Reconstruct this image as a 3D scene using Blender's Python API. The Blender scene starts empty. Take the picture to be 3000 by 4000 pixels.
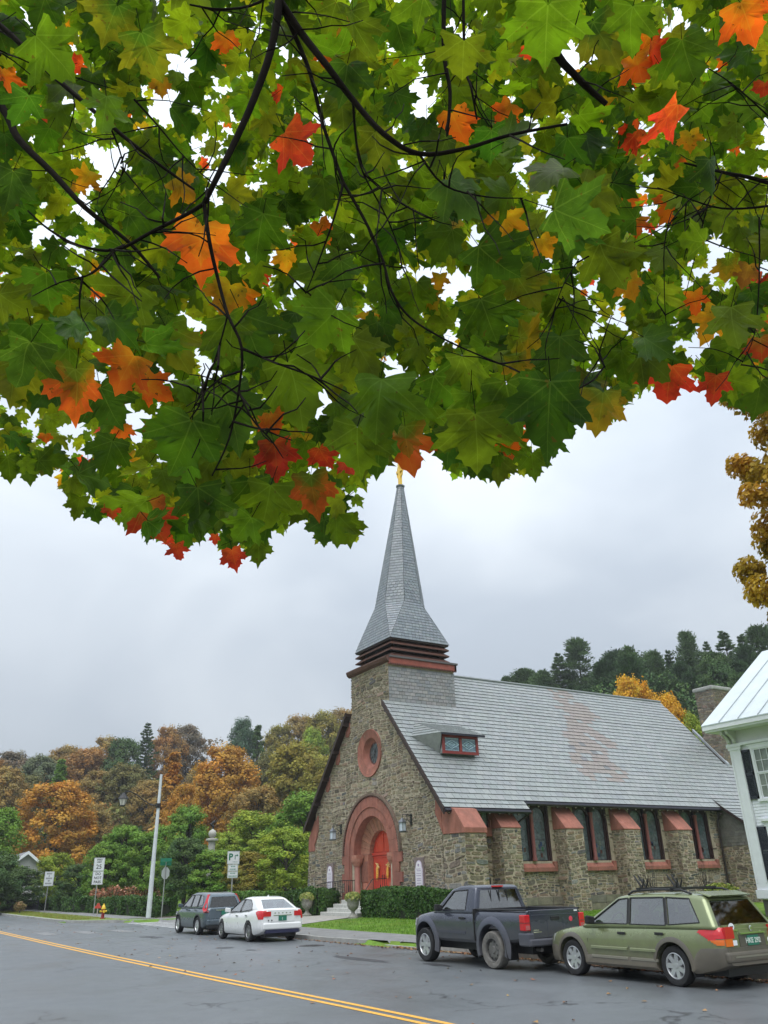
import bpy, bmesh, math, random
import numpy as np
from mathutils import Vector, Matrix, noise

# ------------------------------------------------------------------ camera, sky, sun, exposure
# World axes: +Y runs along the road (away, to the left in the picture), +X runs from the road towards the church.
SC = bpy.context.scene
COLL = SC.collection
HEAD = math.radians(31.7)          # camera heading, from +Y towards +X
PITCH = math.radians(25.02)
ROLL = math.radians(1.5)
CAM = Vector((0.0, 0.0, 1.85))
_right = Vector((math.cos(HEAD), -math.sin(HEAD), 0))
_flat = Vector((math.sin(HEAD), math.cos(HEAD), 0))
_fwd = _flat * math.cos(PITCH) + Vector((0, 0, math.sin(PITCH)))
_down = _flat * math.sin(PITCH) - Vector((0, 0, math.cos(PITCH)))
C_RIGHT = _right * math.cos(ROLL) + _down * math.sin(ROLL)
C_DOWN = -_right * math.sin(ROLL) + _down * math.cos(ROLL)
cam_data = bpy.data.cameras.new('camera')
cam_data.sensor_fit = 'VERTICAL'
cam_data.sensor_height = 24.0
cam_data.lens = 24.0 * 3100.0 / 4000.0
cam_data.clip_start = 0.05
cam_data.clip_end = 3000
cam = bpy.data.objects.new('camera', cam_data)
COLL.objects.link(cam)
_m = Matrix.Identity(4)
for _i in range(3):
    _m[_i][0] = C_RIGHT[_i]; _m[_i][1] = -C_DOWN[_i]; _m[_i][2] = -_fwd[_i]; _m[_i][3] = CAM[_i]
cam.matrix_world = _m
SC.camera = cam

SUN_EL = math.radians(66)
SUN_AZ = math.radians(215)         # compass style, from +Y clockwise
world = bpy.data.worlds.new('World')
SC.world = world
world.use_nodes = True
wt = world.node_tree
for n in list(wt.nodes):
    wt.nodes.remove(n)
def wn(t, **kw):
    n = wt.nodes.new(t)
    for k, v in kw.items():
        setattr(n, k, v)
    return n
w_out = wn('ShaderNodeOutputWorld')
w_bg = wn('ShaderNodeBackground')
w_bg.inputs['Strength'].default_value = 0.1
w_sky = wn('ShaderNodeTexSky', sky_type='NISHITA', sun_disc=False, sun_elevation=SUN_EL, sun_rotation=SUN_AZ)
w_tc = wn('ShaderNodeTexCoord')
w_sep = wn('ShaderNodeSeparateXYZ')
wt.links.new(w_tc.outputs['Generated'], w_sep.inputs[0])
# overcast luminance: the cloud deck is about three times brighter overhead than at the horizon
w_el = wn('ShaderNodeMapRange'); w_el.inputs['From Min'].default_value = 0.0; w_el.inputs['From Max'].default_value = 1.0
w_el.inputs['To Min'].default_value = 0.52; w_el.inputs['To Max'].default_value = 2.05
wt.links.new(w_sep.outputs['Z'], w_el.inputs['Value'])
w_map = wn('ShaderNodeMapping'); w_map.inputs['Scale'].default_value = (1.0, 1.0, 1.9)
wt.links.new(w_tc.outputs['Generated'], w_map.inputs['Vector'])
w_noise = wn('ShaderNodeTexNoise'); w_noise.inputs['Scale'].default_value = 2.1; w_noise.inputs['Detail'].default_value = 4
w_noise.inputs['Roughness'].default_value = 0.45; w_noise.inputs['Distortion'].default_value = 0.6
wt.links.new(w_map.outputs[0], w_noise.inputs['Vector'])
w_ramp = wn('ShaderNodeValToRGB')
w_ramp.color_ramp.elements[0].position = 0.38; w_ramp.color_ramp.elements[0].color = (0.575, 0.645, 0.73, 1)
w_ramp.color_ramp.elements[1].position = 0.62; w_ramp.color_ramp.elements[1].color = (0.81, 0.875, 0.94, 1)
wt.links.new(w_noise.outputs['Fac'], w_ramp.inputs['Fac'])
w_mul = wn('ShaderNodeVectorMath', operation='SCALE')
wt.links.new(w_ramp.outputs['Color'], w_mul.inputs[0]); wt.links.new(w_el.outputs[0], w_mul.inputs['Scale'])
w_sc = wn('ShaderNodeVectorMath', operation='SCALE'); w_sc.inputs['Scale'].default_value = 7.1
wt.links.new(w_mul.outputs[0], w_sc.inputs[0])
w_mix = wn('ShaderNodeMix', data_type='RGBA'); w_mix.inputs['Factor'].default_value = 0.93
wt.links.new(w_sky.outputs[0], w_mix.inputs['A']); wt.links.new(w_sc.outputs[0], w_mix.inputs['B'])
wt.links.new(w_mix.outputs['Result'], w_bg.inputs['Color'])
wt.links.new(w_bg.outputs[0], w_out.inputs[0])

sun_data = bpy.data.lights.new('sun', 'SUN')
sun_data.energy = 1.5
sun_data.angle = math.radians(50)
sun_data.color = (1.0, 0.98, 0.95)
sun = bpy.data.objects.new('sun', sun_data)
COLL.objects.link(sun)
_sd = Vector((math.sin(SUN_AZ) * math.cos(SUN_EL), math.cos(SUN_AZ) * math.cos(SUN_EL), math.sin(SUN_EL)))
sun.rotation_euler = _sd.to_track_quat('Z', 'Y').to_euler()

SC.view_settings.view_transform = 'Standard'
SC.view_settings.look = 'None'
SC.view_settings.exposure = 0.62
SC.view_settings.gamma = 1.0
SC.view_settings.use_curve_mapping = False
SC.cycles.max_bounces = 8
SC.cycles.diffuse_bounces = 5
SC.cycles.glossy_bounces = 3
SC.cycles.transmission_bounces = 4
SC.cycles.transparent_max_bounces = 10
SC.cycles.use_denoising = True
try:
    SC.cycles.use_adaptive_sampling = True
    SC.cycles.adaptive_threshold = 0.015
except Exception:
    pass

# ------------------------------------------------------------------ helpers
def sub(a, b): return (a[0] - b[0], a[1] - b[1], a[2] - b[2])

class MB:
    """collects faces with one colour each; build() makes ONE mesh object"""
    def __init__(s):
        s.v = []; s.f = []; s.c = []; s.m = []; s.uv = None
    def add(s, verts, faces, col=(1, 1, 1), mi=0):
        o = len(s.v)
        s.v.extend(verts)
        for f in faces:
            s.f.append(tuple(i + o for i in f)); s.c.append(col); s.m.append(mi)
        return s
    def box(s, x0, x1, y0, y1, z0, z1, col=(1, 1, 1), mi=0):
        v = [(x0, y0, z0), (x1, y0, z0), (x1, y1, z0), (x0, y1, z0), (x0, y0, z1), (x1, y0, z1), (x1, y1, z1), (x0, y1, z1)]
        return s.hexa(v, col, mi)
    def hexa(s, v, col=(1, 1, 1), mi=0):
        return s.add(v, [(0, 3, 2, 1), (4, 5, 6, 7), (0, 1, 5, 4), (1, 2, 6, 5), (2, 3, 7, 6), (3, 0, 4, 7)], col, mi)
    def extrude(s, poly, vec, col=(1, 1, 1), mi=0):
        n = len(poly)
        v = [tuple(p) for p in poly] + [(p[0] + vec[0], p[1] + vec[1], p[2] + vec[2]) for p in poly]
        f = [tuple(range(n - 1, -1, -1)), tuple(range(n, 2 * n))] + [(i, (i + 1) % n, (i + 1) % n + n, i + n) for i in range(n)]
        return s.add(v, f, col, mi)
    def tube(s, pts, rad, n=8, col=(1, 1, 1), mi=0, cap=True):
        pts = [Vector(p) for p in pts]
        if not hasattr(rad, '__len__'): rad = [rad] * len(pts)
        verts = []; prev = None
        for i, p in enumerate(pts):
            d = (pts[min(i + 1, len(pts) - 1)] - pts[max(i - 1, 0)])
            if d.length < 1e-9: d = Vector((0, 0, 1))
            d.normalize()
            if prev is None:
                a = Vector((0, 0, 1)) if abs(d.z) < 0.9 else Vector((1, 0, 0))
                e1 = d.cross(a).normalized()
            else:
                e1 = (prev - d * prev.dot(d))
                e1 = e1.normalized() if e1.length > 1e-6 else d.orthogonal().normalized()
            prev = e1
            e2 = d.cross(e1)
            for k in range(n):
                t = 2 * math.pi * k / n
                q = p + (e1 * math.cos(t) + e2 * math.sin(t)) * rad[i]
                verts.append(tuple(q))
        faces = []
        for i in range(len(pts) - 1):
            for k in range(n):
                a = i * n + k; b = i * n + (k + 1) % n
                faces.append((a, b, b + n, a + n))
        if cap:
            faces.append(tuple(range(n - 1, -1, -1)))
            faces.append(tuple(range((len(pts) - 1) * n, len(pts) * n)))
        return s.add(verts, faces, col, mi)
    def lathe(s, prof, n=24, at=(0, 0, 0), axis='Z', col=(1, 1, 1), mi=0, closed=False):
        verts = []
        for r, h in prof:
            for k in range(n):
                t = 2 * math.pi * k / n
                c, d = r * math.cos(t), r * math.sin(t)
                p = {'Z': (c, d, h), 'X': (h, c, d), 'Y': (d, h, c)}[axis]
                verts.append((p[0] + at[0], p[1] + at[1], p[2] + at[2]))
        faces = []
        m = len(prof)
        for i in range(m if closed else m - 1):
            j = (i + 1) % m
            for k in range(n):
                faces.append((i * n + k, i * n + (k + 1) % n, j * n + (k + 1) % n, j * n + k))
        if not closed:
            faces.append(tuple(range(n - 1, -1, -1))); faces.append(tuple(range((m - 1) * n, m * n)))
        return s.add(verts, faces, col, mi)
    def build(s, name, mats, parent=None, origin=(0, 0, 0), smooth=None, kind=None, place=False, label=None):
        if not isinstance(mats, (list, tuple)): mats = [mats]
        me = bpy.data.meshes.new(name)
        v = np.array(s.v, dtype=np.float64).reshape(-1, 3) - np.array(origin)
        off = np.zeros(3)
        if place and len(v):
            off = (v.min(0) + v.max(0)) / 2
            v = v - off
        me.from_pydata([tuple(p) for p in v.tolist()], [], s.f)
        for m in mats: me.materials.append(m)
        me.polygons.foreach_set('material_index', np.array(s.m, dtype=np.int32))
        lt = np.array([len(f) for f in s.f])
        cc = np.ones((len(s.f), 4), dtype=np.float32); cc[:, :3] = np.array(s.c, dtype=np.float32).reshape(-1, 3)
        ca = me.color_attributes.new('Col', 'FLOAT_COLOR', 'CORNER')
        ca.data.foreach_set('color', np.repeat(cc, lt, axis=0).ravel())
        if s.uv is not None:
            ul = me.uv_layers.new(name='UVMap')
            idx = np.concatenate([np.array(f) for f in s.f])
            ul.data.foreach_set('uv', np.array(s.uv, dtype=np.float32)[idx].ravel())
        if smooth is not None:
            me.shade_smooth()
            if smooth < 179: me.set_sharp_from_angle(angle=math.radians(smooth))
        me.update()
        ob = bpy.data.objects.new(name, me)
        COLL.objects.link(ob)
        if parent: ob.parent = parent
        if place: ob.location = tuple(off)
        if kind: ob['kind'] = kind
        if label: ob['label'] = label
        return ob

def thing(name, label, cat, loc=(0, 0, 0), rotz=0.0, group=None):
    o = bpy.data.objects.new(name, None)
    o.empty_display_size = 0.3
    COLL.objects.link(o)
    o.location = loc; o.rotation_euler = (0, 0, rotz)
    return tag(o, label, cat, group)
def tag(o, label, cat, group=None):
    o['label'] = label; o['category'] = cat
    if group: o['group'] = group
    return o
def struct(o):
    o['kind'] = 'structure'
    return o
def copy_tree(o, parent=None):
    c = o.copy(); COLL.objects.link(c)
    if parent is not None: c.parent = parent
    for ch in list(o.children): copy_tree(ch, c)
    return c
def carve(ob, cutters, local=False):
    """boolean difference with closed cutter meshes (MB), evaluated and baked in"""
    tmp = []
    for mb in cutters:
        co = fix_normals(mb.build('cutter', [], None))
        if local: co.parent = ob.parent
        tmp.append(co)
        md = ob.modifiers.new('cut', 'BOOLEAN'); md.object = co; md.operation = 'DIFFERENCE'; md.solver = 'EXACT'
    dg = bpy.context.evaluated_depsgraph_get()
    me = bpy.data.meshes.new_from_object(ob.evaluated_get(dg))
    ob.modifiers.clear()
    old = ob.data; ob.data = me; me.name = old.name
    for co in tmp:
        m = co.data; bpy.data.objects.remove(co); bpy.data.meshes.remove(m)
    return ob
def fix_normals(ob):
    bm = bmesh.new(); bm.from_mesh(ob.data)
    bmesh.ops.remove_doubles(bm, verts=bm.verts, dist=1e-5)
    bmesh.ops.recalc_face_normals(bm, faces=bm.faces)
    bm.to_mesh(ob.data); bm.free()
    return ob
def bevel(ob, width, segs=2, angle=30):
    bm = bmesh.new(); bm.from_mesh(ob.data)
    bmesh.ops.remove_doubles(bm, verts=bm.verts, dist=1e-5)
    bmesh.ops.recalc_face_normals(bm, faces=bm.faces)
    ed = [e for e in bm.edges if len(e.link_faces) == 2 and e.calc_face_angle(0) > math.radians(angle)]
    bmesh.ops.bevel(bm, geom=ed, offset=width, segments=segs, affect='EDGES', profile=0.5, clamp_overlap=True)
    bm.to_mesh(ob.data); bm.free()
    return ob

# ------------------------------------------------------------------ materials
MATS = {}
def mat(name, col=(0.5, 0.5, 0.5), rough=0.7, metal=0.0, attr=False, var=0.0, vs=3.0, bump=0.0, bs=40.0, spec=0.5,
        trans=0.0, coat=0.0, dirt=None, stretch=None, tint=None):
    if name in MATS: return MATS[name]
    m = bpy.data.materials.new(name); m.use_nodes = True
    nt = m.node_tree; N = nt.nodes; L = nt.links
    b = N['Principled BSDF']
    b.inputs['Roughness'].default_value = rough
    b.inputs['Metallic'].default_value = metal
    b.inputs['Specular IOR Level'].default_value = spec
    if coat:
        b.inputs['Coat Weight'].default_value = coat; b.inputs['Coat Roughness'].default_value = 0.08
    rgb = N.new('ShaderNodeRGB'); rgb.outputs[0].default_value = (*col, 1)
    cur = rgb.outputs[0]
    geo = N.new('ShaderNodeNewGeometry')
    pos = geo.outputs['Position']
    if stretch:
        mp = N.new('ShaderNodeMapping'); mp.inputs['Scale'].default_value = stretch
        L.new(pos, mp.inputs[0]); pos = mp.outputs[0]
    def mulc(c, other):
        x = N.new('ShaderNodeMix'); x.data_type = 'RGBA'; x.blend_type = 'MULTIPLY'; x.inputs['Factor'].default_value = 1
        L.new(c, x.inputs['A']); L.new(other, x.inputs['B']); return x.outputs['Result']
    if attr:
        a = N.new('ShaderNodeAttribute'); a.attribute_name = 'Col'
        cur = mulc(cur, a.outputs['Color'])
    if var:
        no = N.new('ShaderNodeTexNoise'); no.inputs['Scale'].default_value = vs; no.inputs['Detail'].default_value = 5
        no.inputs['Roughness'].default_value = 0.62
        L.new(pos, no.inputs['Vector'])
        mr = N.new('ShaderNodeMapRange'); mr.inputs['From Min'].default_value = 0.3; mr.inputs['From Max'].default_value = 0.7
        mr.inputs['To Min'].default_value = 1 - var; mr.inputs['To Max'].default_value = 1 + var
        L.new(no.outputs['Fac'], mr.inputs['Value'])
        cur = mulc(cur, mr.outputs[0])
    if tint:       # second colour in soft patches: (colour, scale, amount)
        no = N.new('ShaderNodeTexNoise'); no.inputs['Scale'].default_value = tint[1]; no.inputs['Detail'].default_value = 4
        L.new(pos, no.inputs['Vector'])
        mr = N.new('ShaderNodeMapRange'); mr.inputs['From Min'].default_value = 0.45; mr.inputs['From Max'].default_value = 0.68
        mr.inputs['To Max'].default_value = tint[2]
        L.new(no.outputs['Fac'], mr.inputs['Value'])
        x = N.new('ShaderNodeMix'); x.data_type = 'RGBA'
        x.inputs['B'].default_value = (*tint[0], 1); L.new(mr.outputs[0], x.inputs['Factor']); L.new(cur, x.inputs['A'])
        cur = x.outputs['Result']
    if dirt:       # road grime fading out with height: (colour, z0, z1, amount)
        sp = N.new('ShaderNodeSeparateXYZ'); L.new(geo.outputs['Position'], sp.inputs[0])
        no = N.new('ShaderNodeTexNoise'); no.inputs['Scale'].default_value = 6; no.inputs['Detail'].default_value = 6
        L.new(geo.outputs['Position'], no.inputs['Vector'])
        ad = N.new('ShaderNodeMath'); ad.operation = 'MULTIPLY_ADD'; ad.inputs[1].default_value = 0.5; L.new(no.outputs['Fac'], ad.inputs[0]); L.new(sp.outputs['Z'], ad.inputs[2])
        mr = N.new('ShaderNodeMapRange'); mr.inputs['From Min'].default_value = dirt[1] + 0.25; mr.inputs['From Max'].default_value = dirt[2] + 0.25
        mr.inputs['To Min'].default_value = dirt[3]; mr.inputs['To Max'].default_value = 0
        L.new(ad.outputs[0], mr.inputs['Value'])
        x = N.new('ShaderNodeMix'); x.data_type = 'RGBA'; x.inputs['B'].default_value = (*dirt[0], 1)
        L.new(mr.outputs[0], x.inputs['Factor']); L.new(cur, x.inputs['A']); cur = x.outputs['Result']
        rr = N.new('ShaderNodeMapRange'); rr.inputs['To Min'].default_value = rough; rr.inputs['To Max'].default_value = 0.8
        L.new(mr.outputs[0], rr.inputs['Value']); L.new(rr.outputs[0], b.inputs['Roughness'])
    L.new(cur, b.inputs['Base Color'])
    if bump:
        no = N.new('ShaderNodeTexNoise'); no.inputs['Scale'].default_value = bs; no.inputs['Detail'].default_value = 6
        L.new(pos, no.inputs['Vector'])
        bp = N.new('ShaderNodeBump'); bp.inputs['Strength'].default_value = bump; bp.inputs['Distance'].default_value = 0.03
        L.new(no.outputs['Fac'], bp.inputs['Height']); L.new(bp.outputs[0], b.inputs['Normal'])
    if trans:
        t = N.new('ShaderNodeBsdfTranslucent'); L.new(cur, t.inputs['Color'])
        ms = N.new('ShaderNodeMixShader'); ms.inputs[0].default_value = trans
        L.new(b.outputs[0], ms.inputs[1]); L.new(t.outputs[0], ms.inputs[2]); L.new(ms.outputs[0], N['Material Output'].inputs[0])
    MATS[name] = m
    return m
def glass_mat(name, tint=(0.4, 0.46, 0.46), base=0.10):
    m = bpy.data.materials.new(name); m.use_nodes = True
    N = m.node_tree.nodes; L = m.node_tree.links
    N.remove(N['Principled BSDF'])
    tr = N.new('ShaderNodeBsdfTransparent'); tr.inputs[0].default_value = (*tint, 1)
    gl = N.new('ShaderNodeBsdfGlossy'); gl.inputs['Roughness'].default_value = 0.04
    lw = N.new('ShaderNodeLayerWeight'); lw.inputs[0].default_value = 0.5
    pw = N.new('ShaderNodeMath'); pw.operation = 'POWER'; pw.inputs[1].default_value = 3.0; L.new(lw.outputs['Facing'], pw.inputs[0])
    ad = N.new('ShaderNodeMath'); ad.operation = 'ADD'; ad.inputs[1].default_value = base; ad.use_clamp = True
    L.new(pw.outputs[0], ad.inputs[0])
    ms = N.new('ShaderNodeMixShader'); L.new(ad.outputs[0], ms.inputs[0]); L.new(tr.outputs[0], ms.inputs[1]); L.new(gl.outputs[0], ms.inputs[2])
    L.new(ms.outputs[0], N['Material Output'].inputs[0])
    return m
def text(s, size, m, parent, loc, rot=(math.pi / 2, 0, 0), name='lettering', sx=1.0, bold=0.0, depth=0.001):
    cu = bpy.data.curves.new('t', 'FONT'); cu.body = s; cu.size = size; cu.align_x = 'CENTER'; cu.align_y = 'CENTER'
    cu.extrude = depth; cu.offset = bold; cu.resolution_u = 3
    o = bpy.data.objects.new('t', cu); COLL.objects.link(o)
    dg = bpy.context.evaluated_depsgraph_get()
    me = bpy.data.meshes.new_from_object(o.evaluated_get(dg))
    bpy.data.objects.remove(o); bpy.data.curves.remove(cu)
    me.materials.clear(); me.materials.append(m)
    ob = bpy.data.objects.new(name, me); COLL.objects.link(ob)
    ob.parent = parent; ob.location = loc; ob.rotation_euler = rot; ob.scale = (sx, 1, 1)
    return ob
def jit(c, a, rnd):
    k = 1 + rnd.uniform(-a, a)
    return tuple(max(0.0, x * k * (1 + rnd.uniform(-a, a) * 0.35)) for x in c)

M_STONE = mat('rubble_stone', (1, 1, 1), 0.85, attr=True, var=0.32, vs=9, bump=0.5, bs=25, spec=0.3)
M_MORTAR = mat('lime_mortar', (0.42, 0.36, 0.27), 0.92, var=0.25, vs=4, bump=0.5, bs=60, spec=0.2)
M_PINK = mat('red_sandstone', (0.34, 0.138, 0.102), 0.85, attr=True, var=0.24, vs=4, bump=0.35, bs=60, spec=0.25, tint=((0.22, 0.105, 0.08), 1.6, 0.65), stretch=(1, 1, .45))
M_PINK2 = mat('worn_sandstone', (0.40, 0.19, 0.135), 0.82, attr=True, var=0.2, vs=6, bump=0.3, bs=60, spec=0.3)
M_SLATE = mat('roof_slate', (1, 1, 1), 0.36, attr=True, var=0.14, vs=7, bump=0.12, bs=35, spec=0.6)
M_GRANITE = mat('granite', (0.36, 0.36, 0.34), 0.8, var=0.25, vs=7, bump=0.25, bs=90, tint=((0.22, 0.22, 0.2), 2.0, 0.5))
M_WOODDARK = mat('dark_stained_wood', (0.035, 0.018, 0.014), 0.6, var=0.25, vs=10)
M_LOUVER = mat('red_brown_louver', (0.095, 0.038, 0.026), 0.65, var=0.4, vs=7)
M_REDPAINT = mat('red_door_paint', (0.53, 0.055, 0.032), 0.4, var=0.1, vs=4)
M_REDTRIM = mat('oxblood_paint', (0.24, 0.035, 0.03), 0.5, var=0.1)
M_IRON = mat('black_iron', (0.012, 0.012, 0.013), 0.5)
M_GOLD = mat('gilding', (0.85, 0.55, 0.10), 0.3, metal=0.9, var=0.2, vs=12)
M_BRASS = mat('dried_corn', (0.75, 0.38, 0.06), 0.55, var=0.35, vs=18)
M_GUTTER = mat('gutter_dark_blue', (0.018, 0.018, 0.03), 0.4)
M_WHITE = mat('white_paint', (0.79, 0.81, 0.85), 0.5, var=0.05)
M_LEAD = mat('lead_came', (0.05, 0.05, 0.055), 0.5)
M_SGLASS = mat('leaded_glass', (0.10, 0.125, 0.13), 0.12, attr=True, var=0.5, vs=6, spec=0.6)
M_PANE = mat('pale_glass', (0.30, 0.38, 0.40), 0.15, attr=True, var=0.3, vs=9)
# ------------------------------------------------------------------ the church
random.seed(11)
CX, CY, GZ = 24.0, 41.1, 0.30
church = thing('stone_church', 'rubble stone church with tall slate spire and red sandstone round arched doorway', 'church', (CX, CY, GZ))
CO = (CX, CY, GZ)
def cw(a, b, z): return (CX + a, CY + b, z)
RK = 1.123                      # roof pitch
def zroof(b): return 13.75 - RK * abs(b)

def clip(poly, region):
    """convex clip, region counter-clockwise"""
    out = poly
    n = len(region)
    for i in range(n):
        ax, ay = region[i]; bx, by = region[(i + 1) % n]
        inp = out; out = []
        if not inp: return []
        for j in range(len(inp)):
            p = inp[j]; q = inp[(j + 1) % len(inp)]
            dp = (bx - ax) * (p[1] - ay) - (by - ay) * (p[0] - ax)
            dq = (bx - ax) * (q[1] - ay) - (by - ay) * (q[0] - ax)
            if dp >= 0: out.append(p)
            if (dp >= 0) != (dq >= 0):
                t = dp / (dp - dq); out.append((p[0] + t * (q[0] - p[0]), p[1] + t * (q[1] - p[1])))
    return out
def area(p):
    return 0.5 * abs(sum(p[i][0] * p[(i + 1) % len(p)][1] - p[(i + 1) % len(p)][0] * p[i][1] for i in range(len(p))))
STONES = []
PAL = [(0.21, 0.18, 0.13), (0.175, 0.15, 0.11), (0.24, 0.205, 0.15), (0.20, 0.175, 0.135), (0.18, 0.168, 0.135), (0.27, 0.23, 0.165), (0.13, 0.112, 0.085), (0.22, 0.175, 0.125)]
PALG = [(0.14, 0.145, 0.145), (0.19, 0.19, 0.185), (0.105, 0.11, 0.11), (0.24, 0.235, 0.22)]
def masonry(P, S, Nn, region, excl=None, seed=1, vis=1.0, size=1.0, grey=0.06):
    rnd = random.Random(seed)
    P = Vector(P); S = Vector(S); Nn = Vector(Nn)
    smin = min(p[0] for p in region); smax = max(p[0] for p in region)
    zmin = min(p[1] for p in region); zmax = max(p[1] for p in region)
    ph = rnd.uniform(0, 6)
    def wob(s, z): return 0.055 * math.sin(1.3 * s + ph + z * 0.7) + 0.03 * math.sin(3.1 * s + 2 * ph - z)
    z = zmin - 0.15
    while z < zmax:
        h = rnd.choice([0.09, 0.12, 0.155, 0.19, 0.24]) * size * rnd.uniform(0.85, 1.15)
        s = smin - rnd.uniform(0, 0.5)
        while s < smax:
            w = h * rnd.uniform(1.2, 3.6)
            if rnd.random() < 0.15: w = h * rnd.uniform(0.8, 1.2)
            cells = [(s, s + w, z, z + h)]
            if h > 0.17 * size and rnd.random() < 0.4:
                k = rnd.uniform(0.38, 0.62); cells = [(s, s + w, z, z + h * k), (s, s + w, z + h * k, z + h)]
                if rnd.random() < 0.4:
                    q = s + w * rnd.uniform(0.4, 0.6); cells = [cells[0], (s, q, z + h * k, z + h), (q, s + w, z + h * k, z + h)]
            s += w
            for (a0, a1, b0, b1) in cells:
                g = 0.017 + 0.012 * rnd.random()
                a0 += g; a1 -= g; b0 += g; b1 -= g
                ww = a1 - a0; hh = b1 - b0
                if ww < 0.05 or hh < 0.03: continue
                j = lambda k: rnd.uniform(0, k)
                poly = [(a0 + j(.16) * ww, b0 + j(.12) * hh), (a0 + ww * rnd.uniform(.3, .7), b0 + j(.05) * hh), (a1 - j(.16) * ww, b0 + j(.14) * hh), (a1 - j(.04) * ww, b0 + hh * rnd.uniform(.35, .65)),
                        (a1 - j(.18) * ww, b1 - j(.14) * hh), (a0 + ww * rnd.uniform(.3, .7), b1 - j(.06) * hh), (a0 + j(.18) * ww, b1 - j(.14) * hh), (a0 + j(.04) * ww, b0 + hh * rnd.uniform(.35, .65))]
                sl = rnd.uniform(-0.10, 0.10)
                cx = (a0 + a1) / 2
                poly = [(p[0], p[1] + wob(p[0], z) + sl * (p[0] - cx)) for p in poly]
                cy = sum(p[1] for p in poly) / 8
                if excl and excl(cx, cy): continue
                poly = clip(poly, region)
                if len(poly) < 3: continue
                A = area(poly)
                if A < 0.0035: continue
                cx = sum(p[0] for p in poly) / len(poly); cy = sum(p[1] for p in poly) / len(poly)
                d = rnd.uniform(0.012, 0.042)
                n = len(poly)
                v = []
                for p in poly: q = P + S * p[0] + Vector((0, 0, p[1])) + Nn * 0.002; v.append(tuple(q))
                tl = rnd.uniform(-.012, .012)
                for p in poly:
                    k = 0.9; px = cx + (p[0] - cx) * k; py = cy + (p[1] - cy) * k
                    q = P + S * px + Vector((0, 0, py)) + Nn * (d + tl * (py - cy) / 0.1); v.append(tuple(q))
                f = [tuple(range(n, 2 * n))] + [(i, (i + 1) % n, (i + 1) % n + n, i + n) for i in range(n)]
                pg = grey + (0.35 if cy < 2.2 and rnd.random() < 0.5 else 0)
                c = rnd.choice(PALG) if rnd.random() < pg else rnd.choice(PAL)
                STONES.append((A * vis, v, f, jit((c[0] * 1.12, c[1] * 1.07, c[2] * 1.04), 0.2, rnd)))
        z += h

# ---- mortar-coloured core walls
core = MB()
def fpoly(pts, a0, a1):      # facade-shaped prism, pts are (b, z)
    core.extrude([cw(a0, b, z) for b, z in pts], (a1 - a0, 0, 0))
HB = 6.9
fpoly([(-HB, 0.1), (HB, 0.1), (HB, zroof(HB) - .12), (2.2, zroof(2.2) - .12), (-2.2, zroof(2.2) - .12), (-HB, zroof(HB) - .12)], 0, 0.55)
wall = core.build('wall', M_MORTAR, church, CO)
fix_normals(wall)
def arch_poly(r, zc, zb, n=28):
    return [(-r, zb)] + [(-r * math.cos(math.pi * i / n), zc + r * math.sin(math.pi * i / n)) for i in range(n + 1)] + [(r, zb)]
cut = MB().extrude([cw(-0.3, b, z) for b, z in arch_poly(2.0, 3.3, 0.9)], (1.4, 0, 0))
cut2 = MB().lathe([(1.0, CX - .5), (1.0, CX + 1.0)], 32, (0, CY, 8.67), 'X')
for c_ in (cut, cut2):
    pass
carve(wall, [cut, cut2])
side = MB()
side.box(CX + 0.56, CX + 26, CY - 6.8, CY - 6.3, 0.1, 5.62)
side.box(CX + 0.56, CX + 26, CY + 6.3, CY + 6.8, 0.1, 5.62)
side.extrude([cw(25.4, b, z) for b, z in [(-6.79, .1), (6.79, .1), (6.79, 5.7), (0, 13.4), (-6.79, 5.7)]], (0.5, 0, 0))
sw = side.build('wall', M_MORTAR, church, CO)
# windows of the near long side: bay centres along the nave
BAYS = [5.75 + 4.3 * k for k in range(4)]
cuts = []
for bc in BAYS:
    cuts.append(MB().box(CX + bc - 1.27, CX + bc + 1.27, CY - 7.2, CY - 6.45, 2.66, 5.5))
fix_normals(sw); carve(sw, cuts)
tower = MB()
tower.box(CX + 0.02, CX + 4.72, CY - 2.18, CY + 2.18, 10.9, 13.55)
tower.build('tower_core', M_MORTAR, church, CO)
vest = MB()
vest.box(CX + 20.85, CX + 32, CY - 12.2, CY - 6.81, 0.1, 3.9)
vest.extrude([cw(20.85, b, z) for b, z in [(-12.2, 3.9), (-6.81, 3.9), (-6.81, 5.9), (-8.6, 4.7), (-10.3, 3.9)]], (0.4, 0, 0))
vest.build('vestry_wall', M_MORTAR, church, CO)
plinth = MB()
rr = random.Random(5)
a = 0.0
while a < 26:
    w_ = rr.uniform(0.9, 1.7)
    for z0, z1 in ((0.15, 0.62), (0.63, 1.0)):
        plinth.box(CX + a + .012, CX + min(a + w_, 26) - .012, CY - 6.98 - rr.uniform(0, .015), CY - 6.7, z0, z1 - .012, jit((.62, .6, .52), .15, rr))
    a += w_
plinth.build('plinth', mat('plinth_stone', (0.32, 0.31, 0.27), 0.85, attr=True, var=0.3, vs=4, bump=.4, bs=40), church, CO)
blk = MB()
blk.box(CX - .12, CX, CY - 6.9, CY - 3.0, .1, .75)
blk.box(CX - .12, CX, CY + 3.0, CY + 6.9, .1, .75)
blk.build('plinth', M_MORTAR, church, CO)

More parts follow.
